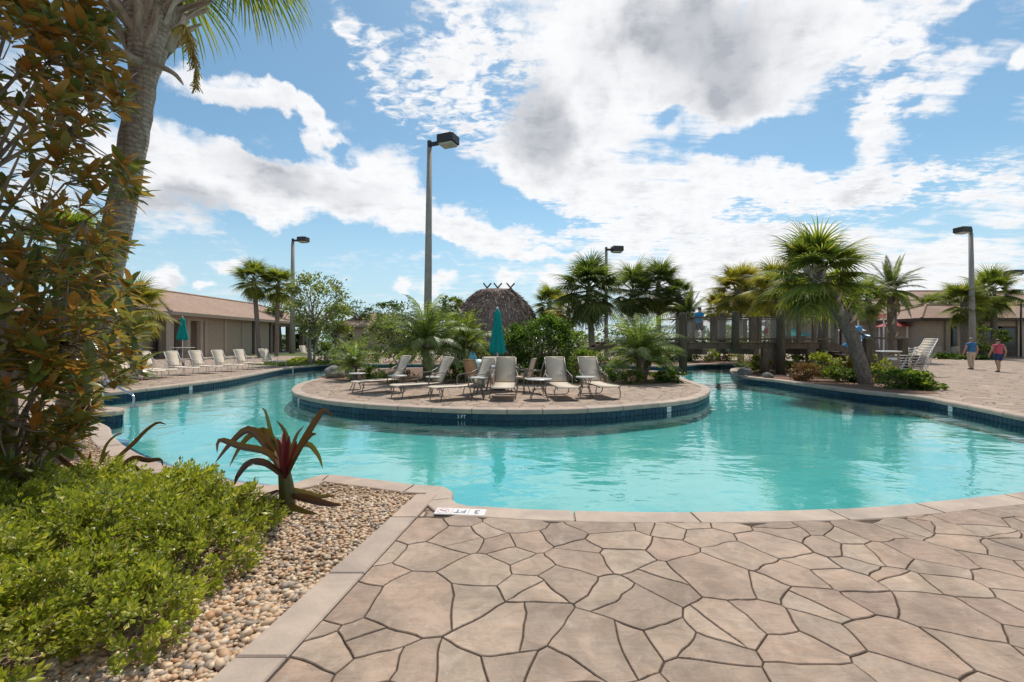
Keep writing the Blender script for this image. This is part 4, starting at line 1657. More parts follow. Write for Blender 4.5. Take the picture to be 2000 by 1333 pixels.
fan_palm(G(1716, 708), P(1694, 585, 33.6), 1.55, 'short palm at the left side of the spiky date palm', PALM_G, .22, counts=(4, 6, 6, 5, 3), seed=13)
fan_palm(G(1847, 694), P(1822, 596, 50.7), 1.65, 'thin leaning young palm in front of the right building wall', PALM_G, .25, counts=(4, 5, 5, 4, 2), seed=14, bow=.1)
fan_palm(G(1883, 700), P(1884, 590, 41.6), 2.1, 'bright palm just left of the right lamp post', PALM_G, .3, counts=(5, 7, 8, 5, 2), seed=15)
fan_palm(G(1945, 698), P(1938, 568, 44.3), 2.45, 'tall palm right of the right lamp post above the bush', PALM_G, .26, counts=(5, 7, 8, 6, 3), seed=16)
fan_palm(G(1918, 697), P(1915, 596, 45.5), 1.7, 'lower dark palm behind the bright palm by the right lamp post', PALM_G, .26, counts=(4, 6, 6, 5, 4), seed=17)
fan_palm(G(262, 748), P(262, 602, 17.0), 1.15, 'small bright fan palm peeping out behind the magnolia beside the clubhouse roof', PALM_G, .14, counts=(5, 7, 7, 5, 3), mat=M_FANY, seed=18)
fan_palm(G(140, 752), P(122, 470, 16.2), 1.3, 'bright fan palm head seen through gaps in the magnolia', PALM_G, .16, counts=(5, 7, 7, 5, 3), seed=19)
feather_palm(G(1742, 707), P(1744, 562, 34).z, 1.28, 'spiky date palm with dark trunk in front of the right building', 'date palms', DATE_ME, (8, 10, 10, 9, 7), .30, 20, name='date_palm')
feather_palm(G(1346, 705), P(1346, 612, 36).z, 1.12, 'spiky date palm behind the left bridge posts', 'date palms', DATE_ME, (6, 8, 9, 8, 5), .24, 21, name='date_palm')
# arching feather palms on the island
FG = 'arching feather palms on the island'
feather_palm((-3.25, 17.6, 0), 1.45, 1.16, 'large arching feather palm round the foot of the middle lamp post', FG, counts=(9, 12, 13, 11), trunk_r=.17, seed=31)
feather_palm((-1.95, 18.9, 0), 1.35, .98, 'feather palm close behind the second, right of the middle lamp post', FG, counts=(7, 9, 10, 8), trunk_r=.15, seed=35, mat=M_MIDLEAF)
feather_palm((-6.3, 18.3, 0), .62, .66, 'small feather palm at the left tip of the island bed', FG, counts=(7, 9, 9, 7), trunk_r=.15, seed=32)
feather_palm((4.95, 17.7, 0), 1.05, 1.06, 'grey green feather palm right of the island loungers', FG, counts=(9, 12, 13, 10), trunk_r=.15, seed=33, lean=(-.05, 0))
feather_palm((5.15, 18.05, 0), .85, .86, 'second stem of feather palm leaning out behind the right one', FG, counts=(6, 8, 9, 8), trunk_r=.12, seed=34, lean=(.3, .1))

# trees and shrubs
SG = 'shrubs in the island bed'
broadleaf((1.15, 18.0, 0), (0, 0, 1.42), (1.42, 1.3, 1.15), 'round clipped dark green shrub right of the teal parasol on the island', SG, M_DARKLEAF, 9500, .11, 150, .05, 4, 1, core=.62, clump_r=.20)
broadleaf((-2.35, 20.3, 0), (0, 0, 1.55), (1.05, 1.0, 1.15), 'lime green bush between the feather palms and the tiki hut', SG, M_LIMELEAF, 3000, .12, 40, .04, 4, 2)
broadleaf((-4.9, 20.6, 0), (0, 0, 1.75), (1.6, 1.1, 1.15), 'soft olive bush behind the large arching feather palm', SG, M_GREYLEAF, 4200, .12, 50, .04, 5, 3)
broadleaf((-7.35, 21.1, 0), (0, 0, .85), (.9, .8, .8), 'grey leaved bush at the left end of the island bed', SG, M_GREYLEAF, 1900, .11, 30, .03, 4, 4)
broadleaf((3.2, 21.2, 0), (0, 0, .6), (1.1, .9, .6), 'mid green bush behind the two right island loungers', SG, M_MIDLEAF, 2600, .11, 36, .03, 4, 5)
LOW = 'low plants along the island bed edge'
lows = [(4.3, 16.6, .40, .40, M_MIDLEAF, 'low bush left of the right island feather palm'), (5.95, 17.2, .50, .34, M_DARKLEAF, 'low dark bush at the right end of the island bed'), (6.15, 18.6, .45, .32, M_MIDLEAF, 'low green bush behind the last island plant'),
        (3.35, 16.6, .42, .55, M_DARKLEAF, 'dark leafy plant behind the rightmost island lounger'), (2.1, 16.7, .40, .45, M_DARKLEAF, 'dark leafy plant between the two right island loungers'), (.55, 16.9, .5, .45, M_MIDLEAF, 'low bush under the round clipped shrub'),
        (-1.5, 17.1, .5, .65, M_DARKLEAF, 'dark bush behind the third island lounger'), (-2.5, 17.0, .45, .6, M_DARKLEAF, 'dark bush between the lamp post and the third lounger'), (-4.35, 17.3, .5, .55, M_DARKLEAF, 'dark bush behind the first island lounger'),
        (-5.4, 17.8, .42, .45, M_DARKLEAF, 'low dark bush right of the small feather palm'), (.1, 19.6, .9, .8, M_DARKLEAF, 'dark low bush behind the teal parasol'), (2.7, 17.6, .42, .42, M_RUST, 'rust coloured plant behind the right side table'), (4.4, 19.5, .7, .6, M_DARKLEAF, 'deep green bush behind the right island feather palm')]
for i, (x, y, r, h, m, lb) in enumerate(lows):
    broadleaf((x, y, 0), (0, 0, h * .62), (r, r * .9, h * .62), lb, LOW, m, 700, .10, 16, .02, 3, 30 + i)
BK = 'plants on the right bank'
bank = [(1464, 718, 42, 62, M_YELLEAF, 'golden green bush at the tip of the right bank'), (1482, 727, 22, 30, M_LIMELEAF, 'small lime bush at the foot of the bridge piles'), (1550, 725, 24, 32, M_MIDLEAF, 'small green bush between the two bridge piles'), (1572, 744, 26, 34, M_RUST, 'rusty dry clump beside the water near the bridge'),
        (1606, 738, 30, 48, M_LIMELEAF, 'lime bush in front of the right bridge pile'), (1635, 746, 30, 28, M_MIDLEAF, 'low green bush left of the leaning palm foot'), (1668, 746, 26, 26, M_DARKLEAF, 'dark low bush touching the leaning palm foot'), (1716, 748, 30, 42, M_LIMELEAF, 'bright bush right of the leaning palm foot'),
        (1750, 759, 36, 42, M_DARKLEAF, 'glossy dark bush in front of the bin'), (1784, 760, 30, 34, M_MIDLEAF, 'green bush second from the right end of the bank'), (1815, 762, 26, 20, M_MIDLEAF, 'last low bush at the right end of the bank'), (1700, 731, 26, 36, M_MIDLEAF, 'green bush behind the leaning palm foot'),
        (1660, 731, 24, 30, M_YELLEAF, 'yellow bush behind the bridge stair')]
for i, (px, py, rx, h, m, lb) in enumerate(bank):
    b = G(px, py)
    k = b.y / F
    broadleaf(b, (0, 0, h * k * .5), (rx * k, rx * k * .8, h * k * .52), lb, BK, m, 1000, .10, 20, .02, 3, 60 + i)
FB = 'plants on the far bank of the river'
for i, (px, py, rx, h, m, lb) in enumerate([(1300, 708, 24, 34, M_DARKLEAF, 'dark bush on the far bank left of the channel'), (1342, 707, 22, 26, M_MIDLEAF, 'green bush on the far bank below the bridge deck'), (1378, 706, 24, 24, M_LIMELEAF, 'lime bush on the far bank under the walking man'), (1412, 706, 22, 22, M_RUST, 'rust bush on the far bank beside the golden bush'), (1190, 704, 40, 40, M_DARKLEAF, 'dark hedge bush under the big dark palm'), (1250, 705, 36, 36, M_MIDLEAF, 'green bush under the dark palm group')]):
    b = G(px, py)
    k = b.y / F
    broadleaf(b, (0, 0, h * k * .5), (rx * k, rx * k * .7, h * k * .52), lb, FB, m, 800, .14, 16, .03, 3, 80 + i)
# left bank tree and its plants
broadleaf(G(607, 713), (.45, 0, 3.95), (1.95, 1.6, 2.15), 'airy small tree with open crown on the left bank beyond the thin lamp post', None, M_GREYLEAF, 3600, .20, 46, .09, 4, 101, 'small_tree', 'tree', M_GREYBARK, core=.5, clump_r=.26, wide=.4)
broadleaf(G(655, 709), (0, 0, 2.9), (1.25, 1.1, 1.1), 'yellow green tree right of the airy tree', None, M_LIMELEAF, 2200, .17, 30, .10, 3, 102, 'small_tree', 'tree', M_GREYBARK)
LB = 'plants on the left bank'
for i, (px, py, rx, h, m, lb) in enumerate([(640, 712, 24, 42, M_MIDLEAF, 'round green bush at the foot of the airy tree'), (668, 711, 22, 54, M_GREYLEAF, 'silvery bush right of the airy tree foot'), (700, 709, 26, 48, M_GREYLEAF, 'olive bush behind the island tip'), (590, 710, 24, 10, M_LIMELEAF, 'low grassy clump left of the airy tree'), (735, 708, 30, 60, M_MIDLEAF, 'green bush behind the left end of the island')]):
    b = G(px, py)
    k = b.y / F
    broadleaf(b, (0, 0, h * k * .5), (rx * k, rx * k * .7, h * k * .52), lb, LB, m, 1100, .13, 20, .03, 3, 110 + i)
# middle distance round the hut and the buildings
MD = 'trees and bushes round the buildings'
for i, (px, py, cy, rx, ry, m, lb, nm, ct) in enumerate([
        (548, 689, 596, 30, 26, M_MIDLEAF, 'small round tree against the clubhouse eave', 'small_tree', 'tree'),
        (535, 686, 672, 30, 14, M_DARKLEAF, 'clipped dark hedge bush behind the two slim palms', 'shrub', 'shrub'), (590, 686, 670, 26, 16, M_DARKLEAF, 'clipped dark hedge bush right of the thin lamp post', 'shrub', 'shrub'),
        (700, 684, 606, 30, 18, M_DARKLEAF, 'dark tree top behind the small hip roof', 'small_tree', 'tree'), (880, 690, 600, 26, 22, M_MIDLEAF, 'green tree left of the thatched hut', 'small_tree', 'tree'), (770, 690, 612, 40, 24, M_DARKLEAF, 'dark tree behind the island feather palms', 'small_tree', 'tree'), (860, 692, 640, 44, 30, M_MIDLEAF, 'broad green bush in front of the thatched hut foot', 'shrub', 'shrub'),
        (1785, 695, 657, 36, 22, M_MIDLEAF, 'rounded bush on short trunk in front of the right building', 'shrub', 'shrub'), (1850, 690, 655, 18, 18, M_DARKLEAF, 'dark teal bush right of the thin leaning palm', 'shrub', 'shrub'), (1930, 700, 662, 34, 26, M_MIDLEAF, 'tall bush between the two walking people', 'shrub', 'shrub'),
        (1985, 683, 676, 14, 6, M_LIMELEAF, 'bright low bush at the foot of the far right wall', 'shrub', 'shrub'), (1130, 690, 664, 46, 18, M_MIDLEAF, 'green bush between the hut and the dark palms', 'shrub', 'shrub'), (1230, 688, 655, 60, 26, M_DARKLEAF, 'dark bush mass behind the right island feather palm', 'shrub', 'shrub'), (1420, 690, 655, 40, 20, M_MIDLEAF, 'green bush behind the bridge railing', 'shrub', 'shrub'), (1540, 690, 650, 50, 22, M_MIDLEAF, 'wide green bush behind the bridge middle', 'shrub', 'shrub')]):
    b = G(px, py)
    k = b.y / F
    zc = CAM_H - (cy - 666.5) * k
    broadleaf(b, (0, 0, zc), (rx * k, rx * k * .7, min(ry * k, zc * .98)), lb, MD, m, 1300, .30 if b.y > 50 else .22, 26, .10, 3, 140 + i, nm, ct)
# low planting rows on the right terrace
for i, (px, py, w, h) in enumerate([(1800, 699, 30, 8), (1850, 702, 36, 9), (1905, 703, 40, 9), (1560, 696, 60, 10)]):
    b = G(px, py)
    k = b.y / F
    broadleaf(b, (0, 0, h * k * .5), (w * k, 12 * k, h * k * .55), ['low dark planting row below the rounded bush', 'low planting strip left of the walking man', 'low planting strip behind the walking couple', 'low planting strip seen under the bridge'][i], 'low planting strips on the terrace', M_DARKLEAF, 700, .22, 24, .03, 0, 170 + i)


# distant belt of trees beyond everything
def treeline():
    pos, out, sc = [], [], []
    rs = random.Random(3)
    for i in range(150):
        a = rs.uniform(-58, 58)
        d = rs.uniform(150, 210)
        x, y = d * math.tan(R(a)), d
        r = rs.uniform(4, 8)
        h = rs.uniform(2.2, 5.6)
        for k in range(90):
            v = np.array([rs.gauss(0, .5), rs.gauss(0, .5), rs.gauss(0, .45)])
            pos.append((x + v[0] * r, y + v[1] * r, max(.2, h * .6 + v[2] * h * .7)))
            out.append(v + np.array([0, -.2, .4]))
            sc.append(rs.uniform(.6, 1.4))
    n = len(pos)
    return tiles_mesh('treeline', QUAD_V, QUAD_F, frames(pos, out, RNG.uniform(-1, 1, n), sc), M_DARKLEAF)


tag(obj('treeline', treeline()), 'low dark belt of far trees along the horizon', 'trees', kind='stuff')


# ---------------------------------------------------------------- the near palm
def near_palm():
    base = Vector((-5.86, 5.92, 0))
    root = thing('cabbage_palm', base, 'tall near palm with criss-cross leaf bases, its ringed trunk rising behind the magnolia', 'palm tree')
    Y = 5.9

    def q(px, py, dy=0):
        return P(px, py, Y + dy) - base
    ctrl = [Vector((0, 0, -.1)), q(150, 760), q(196, 600), q(236, 410), q(263, 260), q(281, 140), q(292, 40), q(298, -60), q(300, -190)]
    pts = spline3(ctrl, 46)
    mb = MB()
    rad = []
    for i, p in enumerate(pts):
        z = p.z
        r = .166 - .008 * z / 5 + .006 * math.sin(z * 23) + .004 * math.sin(z * 41)
        if z < .5:
            r += (.5 - z) * .16
        if z > 5.05:
            r = .185 + .10 * min(1, (z - 5.05) / .7)
        rad.append(r * .97)
    mb.tube(pts, rad, 20)
    mb.build('trunk', M_LIFTEDBARK, root, True)

    def at(z):
        for a, b in zip(pts, pts[1:]):
            if a.z <= z <= b.z:
                return a.lerp(b, (z - a.z) / (b.z - a.z))
        return pts[-1]
    # old leaf bases, woven left and right
    rs = random.Random(4)
    k = 0
    for row in range(10):
        z = 5.10 + row * .17
        for i in range(9):
            a = 2 * math.pi * (i + .5 * (row % 2)) / 9 + rs.uniform(-.12, .12)
            c = at(z)
            r = .175 + .030 * row
            dirv = Vector((math.cos(a), math.sin(a), 0))
            tw = (1 if (i + row) % 2 else -1) * rs.uniform(.35, .75)
            side = Vector((-math.sin(a), math.cos(a), 0))
            L = rs.uniform(.34, .50)
            p0 = c + dirv * (r - .05)
            pa = [p0, p0 + dirv * .05 + Vector((0, 0, L * .35)) + side * tw * .12, p0 + dirv * (.10 + .03 * row) + Vector((0, 0, L * .75)) + side * tw * .30, p0 + dirv * (.20 + .05 * row) + Vector((0, 0, L * 1.15)) + side * tw * .46]
            sp = spline3(pa, 7)
            V, FC = [], []
            for j, p in enumerate(sp):
                w = (.062 if row else .07) * (1 - .55 * j / 6)
                th = .020 * (1 - .35 * j / 6)
                t = (sp[min(j + 1, 6)] - sp[max(j - 1, 0)]).normalized()
                ac = dirv.cross(t).normalized()
                nn = t.cross(ac)
                if nn.dot(dirv) < 0:
                    nn = -nn
                V += [p - ac * w, p - ac * w * .55 + nn * th * 1.2, p + ac * w * .55 + nn * th * 1.2, p + ac * w, p - nn * th]
            for j in range(6):
                for s in range(5):
                    s2 = (s + 1) % 5
                    FC.append((j * 5 + s, j * 5 + s2, j * 5 + 5 + s2, j * 5 + 5 + s))
            FC += [(0, 1, 2, 3, 4), tuple(30 + s for s in (4, 3, 2, 1, 0))]
            obj('leaf_base', mesh_from('leaf_base', V, FC, M_BOOT), root)

    def stub(ctrl, w0, w1, th):
        sp = spline3(ctrl, 9)
        mb = MB()
        mb.tube(sp, [w0 + (w1 - w0) * (j / 8) ** 1.4 for j in range(9)], 8, True, th)
        mb.build('leaf_base', M_BOOT, root, True)
    stub([q(272, 122, -.18), q(245, 108, -.3), q(215, 88, -.34), q(188, 74, -.36)], .085, .035, .45)
    stub([q(300, 128, -.15), q(322, 134, -.28), q(343, 147, -.32), q(358, 166, -.34)], .085, .010, .5)
    stub([q(330, 100, -.1), q(342, 70, -.2), q(352, 55, -.25), q(360, 30, -.3)], .05, .02, .5)
    top = at(7.0) if False else at(6.95) + Vector((0, 0, .90))
    # living fronds
    spec = []
    for i in range(22):
        a = i * 2.399 + .4
        pit = R(80 - 5.2 * i)
        spec.append((a, pit, rs.uniform(1.0, 1.15)))
    # the fronds that reach into the picture on the right and left
    spec += [(R(-12), R(4), 1.18), (R(10), R(10), 1.2), (R(-34), R(-4), 1.0), (R(160), R(8), .95), (R(34), R(-8), 1.05), (R(-100), R(24), .9)]
    for i, (a, pit, s) in enumerate(spec):
        me = fan_frond_mesh('frond', pit, M_FAN, 300 + i, L=1.15, nseg=44, droop=1.05 + (.3 if pit < .2 else 0), pet=1.05, seg_n=6, width=.026)
        obj('frond', me, root, top + Vector((0, 0, -.1 - .012 * i)), (0, 0, a), (s, s, s))
    # spent flower stalk hanging on the right
    mb = MB()
    st = spline3([q(335, 60, -.25), q(360, 50, -.4), q(372, 80, -.45), q(381, 120, -.46), q(383, 165, -.46)], 22)
    mb.tube(st, [.014 * (1 - .6 * i / 21) for i in range(22)], 5)
    for i in range(3, 22):
        for s in range(9):
            d = Vector((rs.uniform(-1, 1), rs.uniform(-1, 1), -1.1 - rs.random())).normalized()
            L = rs.uniform(.09, .22) * (1 if i < 16 else .7)
            ac = Vector((rs.uniform(-1, 1), rs.uniform(-1, 1), .2)).normalized() * .008
            e = st[i] + d * L
            mb.add([st[i] - ac, st[i] + ac, e + ac * .8, e - ac * .8], [(0, 1, 2, 3)])
            for b in range(3):
                c = st[i].lerp(e, .4 + .2 * b) + Vector((rs.uniform(-.012, .012),) * 3)
                mb.add([c + Vector(v) * .009 for v in ((1, 0, 0), (0, 1, 0), (-1, 0, 0), (0, 0, -1.2))], [(0, 1, 3), (1, 2, 3), (0, 2, 1)])
    mb.build('fruit_stalk', M_FRUIT, root)
    return root


near_palm()


# ---------------------------------------------------------------- magnolia in the left foreground
def magnolia():
    rs = random.Random(12)
    base = Vector((-4.75, 4.35, 0))
    root = thing('magnolia_tree', base, 'large magnolia with rust brown leaf undersides filling the left edge of the photo', 'tree')

    def edge(z):
        """right-hand reach of the crown at each height (world x), read off at its distance"""
        tab = [(.25, -4.1), (.6, -3.75), (1.0, -3.45), (1.4, -3.18), (1.9, -3.2), (2.3, -3.32), (2.6, -3.38), (3.0, -3.46), (3.3, -3.62), (3.55, -3.55), (3.9, -3.78), (4.2, -3.72), (4.6, -3.85), (5.3, -4.0), (6.2, -4.4), (7, -4.7)]
        for (z0, x0), (z1, x1) in zip(tab, tab[1:]):
            if z0 <= z <= z1:
                return x0 + (x1 - x0) * (z - z0) / (z1 - z0)
        return -4.6
    axis_x = -5.0
    tips = []
    tries = 0
    while len(tips) < 930 and tries < 60000:
        tries += 1
        z = rs.uniform(.35, 5.9) if rs.random() < .85 else rs.uniform(.4, 2.4)
        if 2.75 < z < 4.0 and rs.random() < .50:
            continue
        a = rs.uniform(0, 2 * math.pi)
        r = math.sqrt(rs.uniform(.16, 1))
        ex = edge(z) - .08
        rx = ex - axis_x
        x = axis_x + math.cos(a) * r * rx
        y = 4.35 + math.sin(a) * r * rx * .80
        if y < 3.25:
            continue
        p = Vector((x, y, z))
        if any((p - t).length < .10 for t in tips):
            continue
        tips.append(p)
    # a few sprays placed where the photo shows them reaching out
    for px, py, Y in [(250, 355, 4.2), (232, 190, 4.2), (205, 100, 4.3), (265, 480, 4.1), (270, 520, 4.0), (300, 690, 4.0), (285, 740, 4.0), (268, 640, 4.0), (245, 790, 4.1), (255, 615, 4.1), (220, 300, 4.2), (110, 190, 4.0), (215, 440, 4.0), (150, 830, 4.1), (210, 800, 4.0), (160, 45, 4.2), (60, 130, 4.0), (120, 270, 4.1), (170, 240, 4.2), (292, 700, 3.95), (305, 715, 4.0), (298, 728, 4.05), (275, 705, 3.9), (262, 690, 4.0), (290, 655, 4.0), (238, 200, 4.15), (225, 175, 4.2), (262, 340, 4.1), (240, 320, 4.15), (268, 500, 4.05), (200, 70, 4.2)]:
        tips.append(P(px, py, Y))
    # wood: central leader, limbs, twigs to every spray
    mb = MB()
    leader = spline3([(0, 0, -.1), (-.08, .03, 1.4), (-.2, 0, 3.0), (-.3, .05, 4.8), (-.3, 0, 6.4)], 24)
    mb.tube(leader, [.085 * (1 - .85 * i / 23) + .008 for i in range(24)], 8)
    mb.build('trunk', M_BARK, root, True)
    def hidden_zone(t):
        px, py = 1000 + F * t.x / t.y, 666.5 - F * (t.z - CAM_H) / t.y
        return (px > 195 and 738 < py < 900) or (px > 150 and py > 835) or (px > 85 and py > 868) or (px > 282 and py > 560) or (px > 250 and 440 < py < 640 and px > 245 + (py - 440) * .12) or (px > 262 and 380 < py < 450) or (px > 215 and 215 < py < 300)
    tips = [t for t in tips if not hidden_zone(t)]
    hubs = []
    for t in tips:
        if not any((t - h).length < .62 for h in hubs):
            hubs.append(t)
    tw, lb = MB(), MB()
    hub_at = []
    for h in hubs:
        loc = h - base
        loc = Vector((loc.x * .62 - .06, loc.y * .62, max(.3, loc.z - .28)))
        k = max(0, min(22, int((loc.z - .25 - .45 * math.hypot(loc.x + .2, loc.y)) / 6.4 * 23)))
        s = leader[k]
        mid = s.lerp(loc, .5) + Vector((rs.uniform(-.05, .05), rs.uniform(-.05, .05), rs.uniform(-.10, .0)))
        lb.tube(spline3([s, mid, loc], 7), [.008 + .014 * (1 - i / 6) for i in range(7)], 5)
        hub_at.append(loc)
    for t in tips:
        loc = t - base
        s = min(hub_at, key=lambda q: (q - loc).length)
        mid = s.lerp(loc, .5) + Vector((rs.uniform(-.05, .05), rs.uniform(-.05, .05), rs.uniform(-.08, .03)))
        tw.tube(spline3([s, mid, loc], 5), [.003 + .0045 * (1 - i / 4) for i in range(5)], 4)
    lb.build('limbs', M_BARK, root, True)
    tw.build('branches', M_BARK, root, True)
    # whorls of leaves
    pos, dirs, rol, sc = [], [], [], []
    for t in tips:
        ax = Vector((t.x - axis_x, t.y - 4.35, 0))
        ax = (ax.normalized() * .75 + Vector((rs.uniform(-.3, .3), rs.uniform(-.3, .3), .75))).normalized()
        n = rs.randint(8, 13)
        u = ax.orthogonal().normalized()
        w = ax.cross(u)
        for i in range(n):
            a = i * 2.399 + rs.uniform(-.2, .2)
            f = i / n
            lean = 1.25 - .75 * f + rs.uniform(-.2, .2)
            d = ax * math.cos(lean) + (u * math.cos(a) + w * math.sin(a)) * math.sin(lean)
            d = (d + Vector((0, 0, -.10))).normalized()
            pos.append((t - ax * (.11 * (1 - f)) - base)[:])
            dirs.append(d[:])
            rol.append(rs.uniform(-.35, .35))
            L = rs.uniform(.12, .225)
            sc.append((L, L * rs.uniform(.36, .46) * 1.1, L))
    M = frames(pos, dirs, np.array(rol), sc)
    # blade: front face up; bent along the midrib
    LV = [(0, 0, 0), (.12, .20, .05), (.42, .46, .07), (.78, .32, .0), (1.0, 0, -.08), (.78, -.32, .0), (.42, -.46, .07), (.12, -.20, .05), (.25, 0, 0), (.6, 0, .0)]
    LF = [(0, 8, 1), (1, 8, 9, 2), (2, 9, 3), (3, 9, 4), (0, 7, 8), (7, 6, 9, 8), (6, 5, 9), (5, 4, 9)]
    
    # nearest leaves are single parts
    wpos = np.array(pos) + np.array(base[:])
    depth = wpos[:, 1] + 0 * wpos[:, 0]
    vis = (np.abs(wpos[:, 0] / wpos[:, 1]) < 1.13) & (np.abs((wpos[:, 2] - CAM_H) / wpos[:, 1]) < .76)
    order = np.argsort(np.where(vis, depth, 99))
    single = set(order[:290].tolist())
    one = [mesh_from('leaf', LV, LF, M_MAG)]
    for i in single:
        o = bpy.data.objects.new('leaf', one[0])
        COL.objects.link(o)
        o.parent = root
        o.matrix_local = Matrix(M[i].tolist())
    keep = [i for i in range(len(pos)) if i not in single]
    f = obj('foliage', tiles_mesh('foliage', LV, LF, M[keep], M_MAG), root)
    tag(f, kind='stuff')
    return root


magnolia()


# ---------------------------------------------------------------- crinum lilies
def blade(path, w, cup=.25, n=14, widest=.35, twist=0.0):
    """strap leaf with a channelled cross-section along a path"""
    sp = spline3(path, n)
    V, FC = [], []
    for i, p in enumerate(sp):
        f = i / (n - 1)
        ww = w * (.55 + .45 * math.sin(math.pi * min(1, f / widest * .5))) if f < widest else w * max(.02, math.cos((f - widest) / (1 - widest) * math.pi / 2)) ** .8
        t = (sp[min(i + 1, n - 1)] - sp[max(i - 1, 0)]).normalized()
        ref = Vector((0, -1, .35))
        ac = t.cross(ref).normalized()
        if twist:
            ac = Matrix.Rotation(twist * f, 3, t) @ ac
        nn = ac.cross(t).normalized()
        V += [p - ac * ww + nn * ww * cup, p - ac * ww * .5, p - nn * ww * cup * .4, p + ac * ww * .5, p + ac * ww + nn * ww * cup]
    for i in range(n - 1):
        for k in range(4):
            a = i * 5 + k
            FC.append((a, a + 1, a + 6, a + 5))
    return V, FC


def crinum(basepx, Y, leaves, label, stem=None):
    base = P(basepx[0], basepx[1], Y)
    base.z = 0.0
    root = thing('crinum_lily', base, label, 'plant', 'purple crinum lilies in the pebble bed')
    for (pp, w, mat, nm) in leaves:
        path = [P(a, b, Y + d) - base for a, b, d in pp]
        V, FC = blade(path, w * .70)
        obj(nm, mesh_from(nm, V, FC, mat, True), root)
    if stem:
        mb = MB()
        pts = [P(a, b, Y) - base for a, b in stem]
        mb.tube(spline3(pts, 8), [.074, .072, .070, .066, .062, .055, .046, .034], 9)
        mb.build('stem', M_CRINSTEM, root, True)
    return root


crinum((557, 1008), 4.12, [
    ([(553, 930, 0), (530, 880, .0), (490, 840, -.05), (455, 862, -.1), (420, 905, -.12)], .055, M_CRIN, 'leaf'),
    ([(552, 925, 0), (525, 885, -.1), (470, 872, -.2), (430, 860, -.25), (424, 885, -.27)], .042, M_CRIN, 'leaf'),
    ([(555, 930, 0), (540, 880, .05), (522, 845, .05), (494, 848, .05), (470, 872, .02), (448, 912, 0)], .052, M_CRIN, 'leaf'),
    ([(548, 915, 0), (536, 870, .05), (527, 835, .1), (519, 805, .12), (511, 797, .12)], .026, M_CRIN, 'leaf'),
    ([(560, 930, 0), (578, 890, -.02), (600, 850, -.05), (622, 815, -.08), (634, 801, -.1), (652, 818, -.12)], .046, M_CRIN, 'leaf'),
    ([(562, 915, 0), (570, 880, .05), (580, 850, .08), (594, 832, .1)], .026, M_CRIN, 'leaf'),
    ([(556, 925, .05), (575, 880, .12), (602, 868, .2), (622, 890, .25), (630, 915, .27)], .040, M_CRIN, 'leaf'),
    ([(552, 930, -.05), (520, 905, -.15), (487, 905, -.25), (465, 930, -.3), (458, 948, -.3)], .044, M_CRIN, 'leaf'),
    ([(560, 930, .08), (566, 880, .2), (556, 842, .28), (540, 822, .32)], .034, M_CRIN, 'leaf'),
    ([(548, 975, -.05), (526, 992, -.2), (505, 1010, -.28)], .040, M_CRIN, 'leaf'),
    ([(563, 925, -.06), (585, 878, -.18), (606, 852, -.26), (618, 848, -.3)], .036, M_CRIN, 'leaf'),
    ([(545, 960, .0), (520, 972, -.1), (500, 985, -.15), (492, 988, -.16)], .045, M_CRIN, 'leaf'),
    ([(570, 968, .0), (600, 974, -.1), (635, 983, -.15), (668, 988, -.15)], .048, M_CRIN, 'leaf'),
    ([(568, 955, .05), (590, 962, .1), (625, 970, .2), (655, 968, .22)], .038, M_CRIN, 'leaf'),
    ([(566, 985, -.05), (590, 998, -.15), (620, 1004, -.2)], .034, M_CRIN, 'leaf'),
    ([(553, 935, -.04), (551, 900, -.07), (547, 870, -.08), (540, 855, -.08)], .034, M_CRINRED, 'heart_leaf'),
    ([(557, 935, -.05), (559, 900, -.09), (562, 870, -.1), (566, 852, -.1)], .036, M_CRINRED, 'heart_leaf'),
    ([(556, 935, -.06), (556, 890, -.11), (555, 858, -.11), (555, 842, -.11)], .030, M_CRINRED, 'heart_leaf'),
    ([(560, 930, -.04), (572, 890, -.06), (577, 870, -.06), (580, 862, -.06)], .026, M_CRINRED, 'heart_leaf'),
    ([(552, 915, -.02), (550, 880, -.03), (552, 860, -.03), (553, 845, -.03)], .034, M_CRINPALE, 'flower_bud'),
    ([(548, 915, -.05), (541, 895, -.06), (537, 880, -.06)], .020, M_CRINPALE, 'flower_bud'),
], 'crinum lily with dark red heart standing alone beside the water edge', [(558, 1014), (561, 985), (560, 955), (556, 925), (555, 905)])
crinum((196, 935), 4.75, [
    ([(200, 925, 0), (230, 895, 0), (262, 866, 0), (285, 842, 0), (308, 826, 0), (325, 830, 0)], .034, M_CRIN, 'leaf'),
    ([(190, 925, 0), (198, 900, .1), (208, 870, .15), (225, 852, .15), (242, 845, .15)], .026, M_CRIN, 'leaf'),
    ([(180, 925, 0), (172, 905, 0), (152, 882, -.05), (134, 855, -.1), (124, 840, -.1)], .028, M_CRIN, 'leaf'),
    ([(170, 925, 0), (140, 912, -.05), (112, 890, -.1), (88, 874, -.15)], .036, M_CRIN, 'leaf'),
    ([(205, 928, 0), (235, 912, -.05), (262, 895, -.1), (290, 900, -.12), (314, 898, -.12), (318, 912, -.12)], .038, M_CRIN, 'leaf'),
    ([(184, 925, 0), (177, 905, -.05), (176, 890, -.05), (178, 884, -.05)], .024, M_CRIN, 'leaf'),
    ([(192, 925, 0), (196, 905, -.08), (206, 890, -.08), (215, 880, -.08)], .030, M_CRIN, 'leaf'),
    ([(210, 928, 0), (244, 912, -.2), (268, 915, -.25), (279, 932, -.26)], .034, M_CRIN, 'leaf'),
], 'crinum lily with bronze strap leaves behind the green shrub bed', [(192, 945), (191, 935), (191, 925)])


